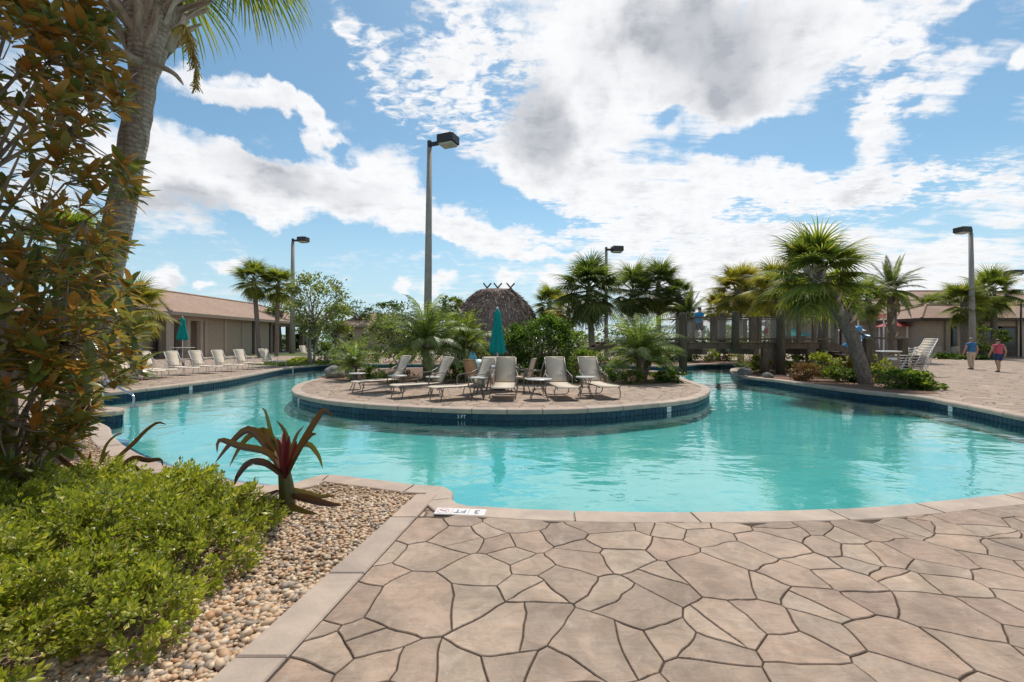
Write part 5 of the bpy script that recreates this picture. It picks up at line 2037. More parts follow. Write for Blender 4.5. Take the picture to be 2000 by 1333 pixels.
# ---------------------------------------------------------------- low shrubs in the bottom left corner
def shoot_mesh(seed, n=13, L=.048, hgt=.085):
    """one shoot: leaves in a whorl on a short stem"""
    rs = random.Random(seed)
    mb = MB()
    mb.tube([(0, 0, -.10), (0, 0, 0), (0, 0, hgt * .6)], [.003, .0025, .0015], 3, False)
    for i in range(n):
        f = i / n
        a = i * 2.399
        up = .25 + 1.05 * f + rs.uniform(-.12, .12)
        d = Vector((math.cos(a) * math.cos(up), math.sin(a) * math.cos(up), math.sin(up)))
        s = Vector((-math.sin(a), math.cos(a), 0))
        nn = d.cross(s) * -1
        l = L * (1.05 - .35 * f) * rs.uniform(.85, 1.15)
        w = l * .23
        c = Vector((0, 0, hgt * (f - .55)))
        m = c + d * l * .55 + nn * l * .06
        e = c + d * l - nn * l * .02
        b = c + d * l * .1
        mb.add([b, m - s * w - nn * -w * .3, e, m + s * w - nn * -w * .3, m], [(0, 4, 1), (1, 4, 2), (0, 3, 4), (4, 3, 2)])
    return mb


SHOOTS = [shoot_mesh(900 + i, 12 + i % 3, .048 + .004 * (i % 3)) for i in range(5)]
SHOOT_ME = [s.mesh('sprig', M_BED) for s in SHOOTS]
MOUNDS = [  # x, y, radius, height, label
    (-2.28, 3.66, .38, .30, 'shrub mound beside the tall crinum stem'), (-3.02, 4.00, .52, .33, 'shrub mound in the back row, middle of the bed'), (-3.85, 4.10, .55, .32, 'shrub mound in the back row below the second crinum'),
    (-4.75, 4.15, .58, .32, 'shrub mound at the back left by the magnolia foot'), (-2.12, 3.00, .38, .36, 'shrub mound bulging toward the pebbles'), (-2.82, 3.20, .54, .41, 'shrub mound in the middle of the bed'), (-3.60, 3.30, .60, .40, 'shrub mound left of the bed middle'),
    (-1.93, 2.36, .27, .28, 'small pale shrub nearest the kerb at the bottom'), (-2.40, 2.50, .38, .37, 'shrub mound in front of the bed middle'), (-2.95, 2.40, .42, .50, 'bright yellow green shrub mound low at the left edge'), (-4.45, 3.30, .6, .46, 'shrub mound under the magnolia branches'), (-2.42, 1.98, .34, .38, 'front shrub mound cut by the bottom of the photo'), (-3.3, 1.9, .6, .50, 'front left shrub mound outside the corner')]


def shrubs():
    rs = random.Random(77)
    allm = []
    for mi, (x, y, r, h, lb) in enumerate(MOUNDS):
        k = 0
        tries = 0
        pts = []
        want = int(470 * (r / .55) ** 2)
        while k < want and tries < want * 14:
            tries += 1
            a = rs.uniform(0, 2 * math.pi)
            q = math.sqrt(rs.random())
            px, py = x + math.cos(a) * q * r * 1.12, y + math.sin(a) * q * r * 1.12
            bump_ = 1 + .48 * mnoise.noise(Vector((px * 4.2, py * 4.2, mi * 1.7))) +   .30 * mnoise.noise(Vector((px * 10, py * 10, mi)))
            prof = max(0.0, 1 - q ** 2.6) ** .5
            layer = rs.choice((1.16, 1, 1, .95, .80, .62))
            z = max(.05, h * prof * bump_ * layer)
            nrm = Vector((math.cos(a) * q * 1.2, math.sin(a) * q * 1.2, .75)) + Vector((rs.gauss(0, .28), rs.gauss(0, .28), 0))
            if px > kx(KL, py) - .16 or py > 4.75:
                continue
            # the shoots of a lower neighbour inside a higher mound are not seen
            if any(j != mi and (px - m[0]) ** 2 + (py - m[1]) ** 2 < (m[2] * .96) ** 2 and z < m[3] * max(0, 1 - (math.hypot(px - m[0], py - m[1]) / (m[2] * 1.12)) ** 2.6) ** .5 - .14 for j, m in enumerate(MOUNDS)):
                continue
            pts.append((Vector((px, py, z)), nrm.normalized(), rs.uniform(0, 6.28), rs.uniform(.62, 1.4), rs.randrange(5)))
            k += 1
        allm.append(pts)
    scored = []
    for mi, pts in enumerate(allm):
        for i, (p, nrm, ro, s, v) in enumerate(pts):
            inv = p.y > 1.7 and abs(p.x / p.y) < 1.1 and (CAM_H - p.z) / p.y < .74
            facing = nrm.dot((Vector((0, 0, CAM_H)) - p).normalized())
            scored.append((-(facing + .2) / p.length if inv else 9, mi, i))
    scored.sort()
    single = {(m, i) for s, m, i in scored[:300] if s < 9}
    for mi, (x, y, r, h, lb) in enumerate(MOUNDS):
        base = Vector((x, y, 0))
        root = thing('low_shrub', base, lb, 'shrub', 'low green shrubs in the pebble bed')
        mats = [[] for _ in range(5)]
        for i, (p, nrm, ro, s, v) in enumerate(allm[mi]):
            q = nrm.to_track_quat('Z', 'Y').to_matrix().to_4x4()
            Mx = Matrix.Translation(p - base) @ q @ Matrix.Rotation(ro, 4, 'Z') @ Matrix.Scale(s, 4)
            if (mi, i) in single:
                o = bpy.data.objects.new('sprig', SHOOT_ME[v])
                COL.objects.link(o)
                o.parent = root
                o.matrix_local = Mx
            else:
                mats[v].append(np.array(Mx))
        Vs, Fs, k = [], [], 0
        me = None
        for v in range(5):
            if not mats[v]:
                continue
            nm = 'foliage' if v == 0 else 'foliage'
            f = obj('foliage', tiles_mesh('foliage', SHOOTS[v].v, SHOOTS[v].f, np.array(mats[v]), M_BED), root)
            tag(f, kind='stuff')
        mb = MB()
        for i in range(14):
            p = allm[mi][(i * 37) % max(1, len(allm[mi]))][0] - base
            a = i * 2.4
            bezier_tube(mb, [(math.cos(a) * .04, math.sin(a) * .04, -.02), (p.x * .4, p.y * .4, p.z * .55), p], .007, .003, 6, 4)
        mb.build('stem', M_BARK, root)


shrubs()


# grass tufts on the left bank strip and by the far clubhouse
def grass_patch(poly, n, h, label):
    xs = [p[0] for p in poly]
    ys = [p[1] for p in poly]
    rs = random.Random(8)
    pos = []
    while len(pos) < n:
        x, y = rs.uniform(min(xs), max(xs)), rs.uniform(min(ys), max(ys))
        if inside(poly, x, y):
            pos.append((x, y, .0))
    d = RNG.normal(size=(n, 3)) * .35
    d[:, 2] = 1
    s = RNG.uniform(.6, 1.3, n) * h
    return tag(obj('grass', tiles_mesh('grass', QUAD_V, QUAD_F, frames(pos, d, RNG.uniform(-3, 3, n), np.c_[s, s * .22, s]), M_GRASS)), label, 'grass', kind='stuff')


grass_patch(left_bed, 9000, .14, 'strip of short grass under the airy tree on the left bank')


# ================================================================== BUILDINGS AND STREET FURNITURE
def hip_roof(x0, x1, y0, y1, z, rise, over=.6, thick=.18):
    """hip roof over a rectangle, ridge along the longer side"""
    x0 -= over
    x1 += over
    y0 -= over
    y1 += over
    w, d = x1 - x0, y1 - y0
    if w > d:
        a, b = ((x0 + d / 2), (y0 + y1) / 2), ((x1 - d / 2), (y0 + y1) / 2)
    else:
        a, b = ((x0 + x1) / 2, y0 + w / 2), ((x0 + x1) / 2, y1 - w / 2)
    V = [(x0, y0, z), (x1, y0, z), (x1, y1, z), (x0, y1, z), (a[0], a[1], z + rise), (b[0], b[1], z + rise)]
    if w > d:
        FC = [(0, 1, 5, 4), (2, 3, 4, 5), (1, 2, 5), (3, 0, 4)]
    else:
        FC = [(0, 1, 4), (1, 2, 5, 4), (2, 3, 5), (3, 0, 4, 5)]
    FC.append((3, 2, 1, 0))
    mb = MB().add(V, FC)
    # ridge and hip caps
    caps = MB()
    for i, j in ((0, 4), (3, 4 if w > d else 5), (1, 5 if w > d else 4), (2, 5), (4, 5)):
        caps.tube([Vector(V[i]) + Vector((0, 0, .05)), Vector(V[j]) + Vector((0, 0, .05))], .11, 5)
    fas = MB()
    t = .10
    for (p, q) in ((0, 1), (1, 2), (2, 3), (3, 0)):
        a_, b_ = Vector(V[p]), Vector(V[q])
        c = (a_ + b_) / 2
        L = (b_ - a_).length
        n = Vector(((b_ - a_).y, -(b_ - a_).x, 0)).normalized()
        fas.box(c + n * (t / 2 + .002) + Vector((0, 0, -.10)), (L + (2 * t if p in (0, 2) else 0), t, .30), math.atan2((b_ - a_).y, (b_ - a_).x))
    return mb, caps, fas


# ---- left clubhouse: its pool side faces right
cx0, cx1, cy0, cy1, cz = -43.5, -29.9, 40.2, 57.5, 4.05
cb = thing('clubhouse', (0, 0, 0), 'long tan clubhouse with brown hip roof and open loggia at the left of the pool', 'building')
mb, caps, fas = hip_roof(cx0, cx1, cy0, 72.5, cz, 2.75, .8)
roof = mb.build('roof', M_SHINGLE, cb)
caps.build('ridge_cap', M_SHINGLE, roof)
fas.build('fascia', M_FASCIA, cb)
w = MB().box(((cx0 + cx1) / 2, (cy0 + cy1) / 2 + 2.3, cz / 2), (cx1 - cx0, cy1 - cy0 - 4.6, cz))
w.box(((cx0 + cx1) / 2 - 1.2, cy0 + 2.3, cz / 2), (cx1 - cx0 - 2.4, 4.6, cz))
w.build('wall', M_WALL, cb)
MB().box(((cx0 + cx1) / 2, 65, .06), (cx1 - cx0, 15, .1)).build('loggia_floor', M_CONC, cb)
for y in (44.9, 48.0, 51.0, 53.2, 56.9):
    MB().box((cx1 + .06, y, cz / 2 - .1), (.12, .34 if y != 51.0 else .16, cz - .2)).build('pilaster', M_TRIM if y in (53.2, 56.9) else M_WALL2, cb)
for y in (40.5, 42.6, 44.4):
    MB().box((cx1 - .15, y, cz / 2 - .1), (.42, .42, cz - .2), bev=.03).build('column', M_WALL2, cb)
MB().box((cx1 - .1, 42.4, cz - .32), (.36, 4.7, .55)).build('lintel', M_WALL2, cb)
for y0, y1 in ((41.1, 42.1), (43.1, 44.1)):
    d = MB().box((cx1 - 2.36, (y0 + y1) / 2, 1.35), (.08, y1 - y0, 2.7)).build('door', M_INSIDE, cb)
    MB().box((cx1 - 2.31, (y0 + y1) / 2, 1.5), (.03, (y1 - y0) * .6, 1.7)).build('pane', M_GLASS, d)
for y in (58.3, 62, 66, 70.6):
    for x in (cx1 - .2, cx0 + .3):
        MB().box((x, y, cz / 2 + .02), (.55, .55, cz - .12), bev=.04).build('column', M_TRIM if x < -35 else M_INSIDE, cb)
MB().box((cx1 - .2, 65, cz - .3), (.4, 15, .5)).build('beam', M_FASCIA, cb)
MB().box((cx1 - 3.2, 57.62, 1.3), (1.1, .08, 2.5)).build('door', M_TRIM, cb)

# ---- small hip roof house
x, y = -24.9, 82.0
hb = thing('pavilion_house', (0, 0, 0), 'small house with pale brown hip roof behind the left bank trees', 'building')
mb, caps, fas = hip_roof(x - 5.0, x + 5.0, y - 4, y + 5, 4.1, 2.4, .7)
roof = mb.build('roof', M_SHINGLE, hb)
caps.build('ridge_cap', M_SHINGLE, roof)
fas.build('fascia', M_FASCIA, hb)
MB().box((x, y + .5, 2.05), (9.4, 8.4, 4.1)).build('wall', M_WALL2, hb)
for dx in (-2.8, 0, 2.8):
    f = MB().box((x + dx, y - 3.74, 1.9), (1.2, .1, 1.6)).build('window', M_TRIM, hb)
    MB().box((x + dx, y - 3.80, 1.9), (1.0, .04, 1.4)).build('pane', M_GLASS, f)

# ---- right building: a long block with a nearer wing
rbld = thing('pool_building', (0, 0, 0), 'long beige pool building with brown roofs stretching along the right side', 'building')
for (x0, x1, y0, y1, z, rise, ov) in ((36.6, 66, 51.5, 66, 4.0, 2.7, .8), (40.6, 72, 45.6, 52.4, 3.75, 1.6, .8), (48, 74, 57, 72, 5.9, 2.6, .9)):
    mb, caps, fas = hip_roof(x0, x1, y0, y1, z, rise, ov)
    r = mb.build('roof', M_SHINGLE, rbld)
    caps.build('ridge_cap', M_SHINGLE, r)
    fas.build('fascia', M_FASCIA if z > 3.9 else M_TRIM, rbld)
    MB().box(((x0 + x1) / 2, (y0 + y1) / 2, z / 2 - .01), (x1 - x0 - .01 * z, y1 - y0, z)).build('wall', M_WALL2, rbld)
for px, y in ((1768, 51.4), (1740, 51.4)):
    X = (px - 1000) / F * y
    f = MB().box((X, y, 3.0), (2.6, .14, 1.2)).build('window', M_TRIM, rbld)
    MB().box((X, y - .07, 3.0), (2.4, .06, 1.0)).build('pane', M_GLASS, f)
for px in (1864, 1935, 1965):
    X = (px - 1000) / F * 45.5
    wd = .5 if px == 1864 else 2.2
    d = MB().box((X, 45.54, 1.5), (wd, .14, 3.0)).build('door', M_TRIM, rbld)
    MB().box((X, 45.46, 1.6), (wd * .72, .06, 2.4)).build('pane', M_GLASS, d)
for px in (1850, 1905, 1990):
    X = (px - 1000) / F * 45.5
    MB().box((X, 45.5, 1.86), (.4, .18, 3.7)).build('pilaster', M_WALL, rbld)

# ---- thatched hut
hp = G(967, 700)
hx, hy = (968 - 1000) / F * 41.5, 41.5
hut = thing('thatched_hut', (hx, hy, 0), 'round brown thatched hut with crossed ridge poles in the middle distance', 'hut')
prof = [(3.55, 1.75), (3.66, 2.0), (3.45, 2.75), (3.06, 3.75), (2.50, 4.75), (1.72, 5.65), (1.08, 6.2)]
n = 40
V, FC = [], []
rsh = random.Random(2)
for i, (r, z) in enumerate(prof):
    for k in range(n):
        a = 2 * math.pi * k / n
        f = i / (len(prof) - 1)
        sx = 1.0 + .25 * f
        sy = 1.0 - .45 * f
        rr = r * (1 + rsh.uniform(-.02, .02))
        V.append((rr * math.cos(a) * sx, rr * math.sin(a) * sy, z + rsh.uniform(-.06, .06)))
for i in range(len(prof) - 1):
    for k in range(n):
        k2 = (k + 1) % n
        FC.append((i * n + k, i * n + k2, i * n + n + k2, i * n + n + k))
FC.append(tuple((len(prof) - 1) * n + k for k in range(n)))
FC.append(tuple(range(n - 1, -1, -1)))
obj('thatch_roof', mesh_from('thatch_roof', V, FC, M_THATCH, True), hut)
# loose straw that roughens the outline
pos, dirs, sc = [], [], []
for i in range(9000):
    f = rsh.random()
    j = min(int(f * 6), 5)
    u = f * 6 - j
    r = prof[j][0] * (1 - u) + prof[j + 1][0] * u
    z = prof[j][1] * (1 - u) + prof[j + 1][1] * u
    a = rsh.uniform(0, 6.283)
    pos.append((r * math.cos(a) * (1 + .25 * f), r * math.sin(a) * (1 - .45 * f), z))
    dirs.append((math.cos(a) + rsh.gauss(0, .4), math.sin(a) + rsh.gauss(0, .4), -1.0 + rsh.gauss(0, .3)))
    s = rsh.uniform(.3, .75) * (1.25 if f < .08 or f > .93 else 1)
    sc.append((s, s * .15, s * .3))
o = obj('straw', tiles_mesh('straw', QUAD_V, QUAD_F, frames(pos, dirs, RNG.uniform(-1, 1, 9000), sc), M_THATCH), hut)
tag(o, kind='stuff')
for dx in (-.75, .2, 1.35):
    for s in (-1, 1):
        MB().tube([(dx + s * .75, -.9, 5.35), (dx - s * .34, .05, 6.75)], .07, 6).build('ridge_pole', M_BRONZE if False else M_TRIM, hut)
for k in range(8):
    a = 2 * math.pi * k / 8 + .2
    MB().tube([(2.9 * math.cos(a), 2.9 * math.sin(a), -.02), (2.9 * math.cos(a), 2.9 * math.sin(a), 2.2)], .1, 8).build('post', M_WOOD, hut)
MB().lathe([(2.0, 0), (2.0, 1.05), (2.2, 1.06), (2.2, 1.14)], 20).build('bar_counter', M_WOOD, hut)


# ---- lamp posts
def lamp(base, top, r0, r1, head_dir, label, head=1.0, arm=.55):
    base = Vector(base)
    root = thing('lamp_post', base, label, 'lamp post', 'tall concrete lamp posts', head_dir)
    h = (Vector(top) - base).z
    lean = (Vector(top) - base)
    lean.z = 0
    lean = Matrix.Rotation(-head_dir, 3, 'Z') @ lean
    mb = MB()
    mb.tube([Vector((0, 0, -.05)), lean * .5 + Vector((0, 0, h * .5)), lean + Vector((0, 0, h))], [r0, (r0 + r1) / 2, r1], 12)
    mb.build('pole', M_CONC, root, True)
    t = lean + Vector((0, 0, h))
    MB().box(t + Vector((0, 0, .14 * head)), (.13 * head, .13 * head, .32 * head)).build('pole_cap', M_BRONZE, root)
    MB().box(t + Vector((arm * .5, 0, .14 * head)), (arm, .10 * head, .14 * head)).build('arm', M_BRONZE, root)
    hd = MB()
    c = t + Vector((arm + .32 * head, 0, .20 * head))
    hd.box(c, (.72 * head, .62 * head, .34 * head), bev=.03 * head)
    hd = hd.build('lamp_head', M_BRONZE, root)
    MB().box(c + Vector((0, 0, -.20 * head)), (.60 * head, .50 * head, .09 * head), bev=.02 * head).build('lens', M_LENS, hd)
    return root


lamp((-3.52, 19.1, 0), P(839, 290, 19.1), .185, .105, R(-22), 'tallest lamp post, standing among the feather palms on the island', 1.02, .55)
lamp(G(571, 691), P(572, 474, 57), .34, .20, R(-10), 'thin lamp post between the slim palms and the airy tree', 1.6, .9)
lamp(G(1184, 706), P(1184, 492, 35.3), .17, .11, R(8), 'middle lamp post rising behind the big dark palm', 1.15, .5)
lamp(G(1900, 701), P(1896, 456, 40.4), .25, .16, R(186), 'right lamp post beside the walking man', 1.35, .4)
lamp(G(1966, 694), P(1963, 538, 50.7), .22, .15, R(0), 'short far lamp post behind the tall right palm', 1.5, .6)


def thin_pole(base, h, r, label):
    root = thing('lamp_pole', base, label, 'lamp post', 'slender dark path lights')
    MB().tube([(0, 0, -.05), (0, 0, h)], r, 8).build('pole', M_BRONZE, root, True)
    MB().lathe([(.02, 0), (.20, .02), (.24, .10), (.16, .26), (.05, .34)], 12, (0, 0, h)).build('lamp_head', M_BRONZE, root)


b = G(1642, 716)
thin_pole(b, (716 - 555) * b.y / F, .075, 'slender dark pole light behind the leaning palm')
b = G(1994, 698)
thin_pole(b, (698 - 592) * b.y / F, .08, 'slender dark pole light at the far right edge')
b = G(1964, 697)

# ---- footbridge
BX0, BX1, BY0, BY1, BZ = 4.3, 15.2, 21.75, 23.75, 1.50
br = thing('footbridge', (0, 0, 0), 'timber footbridge with round piles and netted rails over the river channel', 'bridge')
n = 62
for i in range(n):
    x = BX0 + (BX1 - BX0) * (i + .5) / n
    MB().box((x, (BY0 + BY1) / 2, BZ - .03), ((BX1 - BX0) / n - .012, BY1 - BY0 + .16, .05)).build('deck_plank', M_WOOD, br)
for y in (BY0 + .03, BY1 - .03):
    MB().box(((BX0 + BX1) / 2, y, BZ - .19), (BX1 - BX0, .09, .26)).build('side_beam', M_WOOD, br)
for x in (9.0, 11.4, 13.9):
    MB().box((x, (BY0 + BY1) / 2, BZ - .46), (.22, BY1 - BY0 + .5, .26)).build('cross_beam', M_WOOD, br)
# round piles: pixel x, ground y, top y
for (px, y, top, zb, r) in ((1334, 21.6, 612, -.05, .22), (1436, 21.6, 609, .95, .20), (1525, 21.5, 606, -.05, .235), (1607, 21.8, 611, -.05, .26), (1411, 23.9, 612, .9, .2), (1583, 21.9, 679, -.05, .26), (1494, 21.8, 679, -.05, .24)):
    x = (px - 1000) / F * y
    zt = CAM_H + (666.5 - top) / F * y
    mb = MB()
    r *= .82
    mb.tube([(x, y, zb), (x, y, (zb + zt) / 2), (x, y, zt - .03), (x, y, zt)], [r * 1.03, r, r * .97, r * .86], 14)
    mb.build('pile', M_PILE if top < 650 else M_WOOD, br, True)
for y in (BY0 - .12, BY1 + .12):
    MB().box(((BX0 + BX1) / 2 + 1.6, y, BZ + 1.16), (BX1 - BX0 - 3.4, .12, .06)).build('handrail', M_WOOD, br)
    MB().box(((BX0 + BX1) / 2 + 1.6, y, BZ + .14), (BX1 - BX0 - 3.4, .07, .09)).build('lower_rail', M_WOOD, br)
    # square intermediate posts
    for px in ((1394, 1470, 1483, 1560, 1590) if y < 22 else (1355, 1455, 1540)):
        x = (px - 1000) / F * y
        MB().box((x, y, BZ + .6), (.30 if px in (1394, 1470) else .16, .14, 1.16)).build('post', M_WOOD, br)
    net = MB()
    x0, x1 = BX0 + 3.4, BX1 - .1
    k = x0
    while k < x1 - .2:
        e = min(k + .98, x1)
        net.tube([(k, y, BZ + .2), (e, y, BZ + .2 + .95 * (e - k) / .98)], .006, 3, False)
        net.tube([(k, y, BZ + 1.14), (e, y, BZ + 1.14 - .95 * (e - k) / .98)], .006, 3, False)
        k += .12
    o = net.build('netting', M_ROPE, br)
    tag(o, kind='stuff')
# stairs at both ends
for sx, x0, dx, dy in ((1, BX1, 2.5, -1.3), (-1, BX0, -1.7, -.3)):
    for y in (BY0 + .1, BY1 - .1):
        a, b2 = Vector((x0, y, BZ - .16)), Vector((x0 + dx, y + dy, .12))
        mb = MB()
        mb.strip([a, b2], (0, .05, 0), .30)
        mb.build('stringer', M_WOOD, br)
    for i in range(8):
        f = (i + .5) / 8
        MB().box((x0 + dx * f, (BY0 + BY1) / 2 + dy * f, BZ - .06 - (BZ - .12) * f), (abs(dx) / 8 + .04, BY1 - BY0 - .3, .05), 0).build('step', M_WOOD, br)
for (x, y) in ((16.35, 21.2), (17.55, 20.7)):
    MB().box((x, y, .85), (.30, .30, 1.7), bev=.03).build('newel_post', M_PILE, br)
MB().tube([(15.2, 21.75, 2.62), (16.35, 21.2, 1.72), (17.55, 20.7, 1.62)], .05, 6).build('stair_rail', M_WOOD, br)


# ---------------------------------------------------------------- furniture
def lounger_parts(kind, fmat, M_SLING=M_SLING):
    root = thing('sun_lounger', (0, 0, 0), 'x', 'sun lounger')
    hinge, foot = -.38, .92
    zs = .36
    ang = R(61)
    L = .80
    bx, bz = hinge - L * math.cos(ang), zs + L * math.sin(ang)
    seat = spline3([(hinge + .03, 0, zs + .005), (0, 0, zs - .02), (.5, 0, zs - .015), (foot - .05, 0, zs + .0), (foot + .02, 0, zs - .035)], 12)
    MB().strip(seat, (0, .275, 0), .014).build('seat_sling', M_SLING, root, True)
    back = spline3([(hinge - .005, 0, zs + .03), (hinge - L * .5 * math.cos(ang) - .02, 0, zs + L * .5 * math.sin(ang) - .01), (bx, 0, bz), (bx - .035, 0, bz - .015)], 10)
    MB().strip(back, (0, .275, 0), .014).build('back_sling', M_SLING, root, True)
    fr = MB()
    for s in (-1, 1):
        y = .295 * s
        fr.tube([(hinge - .05, y, zs), (0, y, zs - .005), (foot - .06, y, zs - .005), (foot + .02, y, zs - .045)], .017, 6)
        fr.tube([(hinge, y, zs + .01), (bx, y, bz + .005)], .016, 6)
        fr.tube([(hinge - .03, y, zs - .01), (hinge - .30, y, zs + .10), (bx + .10, y, zs + .28)], .010, 5)
    for x in (hinge - .02, .25, foot - .05):
        fr.tube([(x, -.295, zs - .03), (x, .295, zs - .03)], .013, 5)
    fr.tube([(bx, -.295, bz), (bx, .295, bz)], .015, 5)
    fr.build('frame', fmat, root, True)
    if kind == 'legs':
        for x, dx in ((foot - .16, .10), (hinge + .08, -.10)):
            for s in (-1, 1):
                MB().tube([(x, .30 * s, zs), (x + dx * .5, .31 * s, zs * .5), (x + dx, .325 * s, 0)], .015, 6).build('leg', fmat, root, True)
        for s in (-1, 1):
            MB().tube([(hinge - .22, .30 * s, zs + .40), (hinge - .02, .34 * s, zs + .30), (hinge + .34, .345 * s, zs + .27), (hinge + .42, .345 * s, zs + .22), (hinge + .44, .33 * s, zs)], .016, 6).build('armrest', fmat, root, True)
    else:
        for x, dx, w in ((foot - .13, .10, .32), (hinge + .05, -.12, .32)):
            MB().tube([(x, -.295, zs - .01), (x + dx * .3, -.345, zs * .6), (x + dx * .8, -.33, .06), (x + dx, -.27, .015), (x + dx, .27, .015), (x + dx * .8, .33, .06), (x + dx * .3, .345, zs * .6), (x, .295, zs - .01)], .015, 6).build('leg', fmat, root, True)
        for s in (-1, 1):
            MB().tube([(hinge - .20, .30 * s, zs + .36), (hinge - .02, .35 * s, zs + .26), (hinge + .30, .355 * s, zs + .20), (hinge + .46, .33 * s, zs)], .015, 6).build('armrest', fmat, root, True)
    return root


LOUN = {'legs': lounger_parts('legs', M_FRAME), 'hoop': lounger_parts('hoop', M_FRAME), 'white': lounger_parts('legs', M_FRAMEW, M_SLINGW)}
USED = set()


def lounger(kind, x, y, face, label, group, z=0.0, foot_at=True, tilt=0.0):
    """face = heading in degrees of the foot end; (x, y) is the middle of the foot edge"""
    o = LOUN[kind]
    if kind in USED:
        o = copy_tree(o)
    USED.add(kind)
    a = R(face)
    o.location = (x - math.cos(a) * .92, y - math.sin(a) * .92, z)
    o.rotation_euler = (0, tilt, a)
    tag(o, label, 'sun lounger', group)
    return o


IG = 'sun loungers on the island'
lounger('legs', -4.62, 13.55, 222, 'sun lounger at the left end of the island row, nearest the small feather palm', IG)
lounger('legs', -3.18, 12.45, 219, 'second sun lounger from the left on the island, in front of the tall lamp post', IG)
lounger('legs', -2.05, 11.95, 214, 'third sun lounger from the left on the island, facing left', IG)
lounger('hoop', -.24, 11.85, 268, 'sun lounger facing straight to the camera in the middle of the island', IG)
lounger('hoop', 1.46, 11.95, 277, 'island sun lounger between the two right side tables', IG)
lounger('hoop', 2.58, 12.2, 281, 'sun lounger at the right end of the island row', IG)
LG = 'sun loungers along the left bank'
left_l = [(378, 733.5, 'left bank lounger just right of the magnolia leaves'), (424, 730, 'second left bank lounger from the magnolia, right of the closed parasol'), (466, 726.5, 'third lounger along the left bank'), (506, 722, 'fourth lounger along the left bank'), (552, 717.5, 'last lounger of the left bank row, beside the grass')]
for px, py, lb in left_l:
    b = G(px, py)
    lounger('white', b.x, b.y, -24, lb, LG)
for px, py, lb in ((334, 738, 'lounger squeezed between the magnolia edge and the first clear lounger'), (262, 746, 'lounger standing behind the bent handrail top'), (310, 741, 'lounger just inside the magnolia edge under its lowest twig'), (286, 743, 'lounger partly behind the lowest magnolia spray'), (232, 748, 'lounger seen through the magnolia twigs above the handrail'), (196, 744, 'lounger hidden furthest into the magnolia leaves')):
    b = G(px, py)
    lounger('white', b.x, b.y, -18, lb, LG)
b = G(606, 697)
lounger('white', b.x, b.y, -40, 'single far lounger beside the foot of the thin lamp post', LG)
b = G(1770, 736)
for i in range(6):
    lounger('white', 16.55 + .085 * i, 20.2 + .02 * i, 187, ['bottom lounger of the nested stack beside the bin', 'second lounger from the bottom of the nested stack', 'third lounger from the bottom of the nested stack', 'fourth lounger from the bottom of the nested stack', 'second lounger from the top of the nested stack', 'topmost lounger of the nested stack beside the bin'][i], 'loungers stacked on the right terrace', .115 * i)
for i in range(3):
    lounger('white', 18.1 + .75 * i, 22.0 + .8 * i, 190, ['lounger just behind the nested stack', 'middle lounger of the three behind the nested stack', 'lounger farthest behind the nested stack'][i], 'loungers behind the stack')


def round_table(loc, r, h, label, group, top=M_TABLE, legs=4, spread=1.15):
    root = thing('side_table', loc, label, 'table', group)
    MB().lathe([(r * .96, -.012), (r, -.006), (r, .012), (r * .97, .018)], 20, (0, 0, h)).build('table_top', top, root)
    for i in range(legs):
        a = 2 * math.pi * (i + .5) / legs
        c, s = math.cos(a), math.sin(a)
        MB().tube([(c * r * .75, s * r * .75, h - .02), (c * r * .45, s * r * .45, h * .55), (c * r * spread * .8, s * r * spread * .8, .0)], .013, 6).build('leg', M_FRAME, root, True)
    MB().tube([(r * .5 * math.cos(a), r * .5 * math.sin(a), h * .5) for a in [2 * math.pi * k / 16 for k in range(17)]], .009, 5, False).build('ring', M_FRAME, root)
    return root


TG_ = 'small round tables between the loungers'
round_table((-.92, 12.55, 0), .27, .55, 'small round table left of the middle island lounger', TG_)
round_table((.72, 12.3, 0), .36, .53, 'wider low table between the middle lounger and the next one right', TG_)
round_table((2.03, 12.75, 0), .27, .55, 'small round table between the two right island loungers', TG_)
round_table((-3.45, 13.9, 0), .28, .50, 'small table between the first and second island loungers', TG_)
round_table((-2.25, 13.5, 0), .28, .50, 'small table between the second and third island loungers', TG_)
round_table((-5.0, 14.9, 0), .26, .50, 'small table behind the first island lounger', TG_)


def dining_table(loc, r, h, label):
    root = thing('dining_table', loc, label, 'table', 'parasol tables')
    MB().lathe([(r * .97, -.015), (r, -.005), (r, .012), (r * .98, .018)], 28, (0, 0, h)).build('table_top', M_TABLE, root)
    for i in range(4):
        a = math.pi / 4 + i * math.pi / 2
        c, s = math.cos(a), math.sin(a)
        MB().tube([(c * r * .82, s * r * .82, h - .02), (c * r * .6, s * r * .6, h * .5), (c * r * .8, s * r * .8, 0)], .018, 6).build('leg', M_FRAME, root, True)
    return root


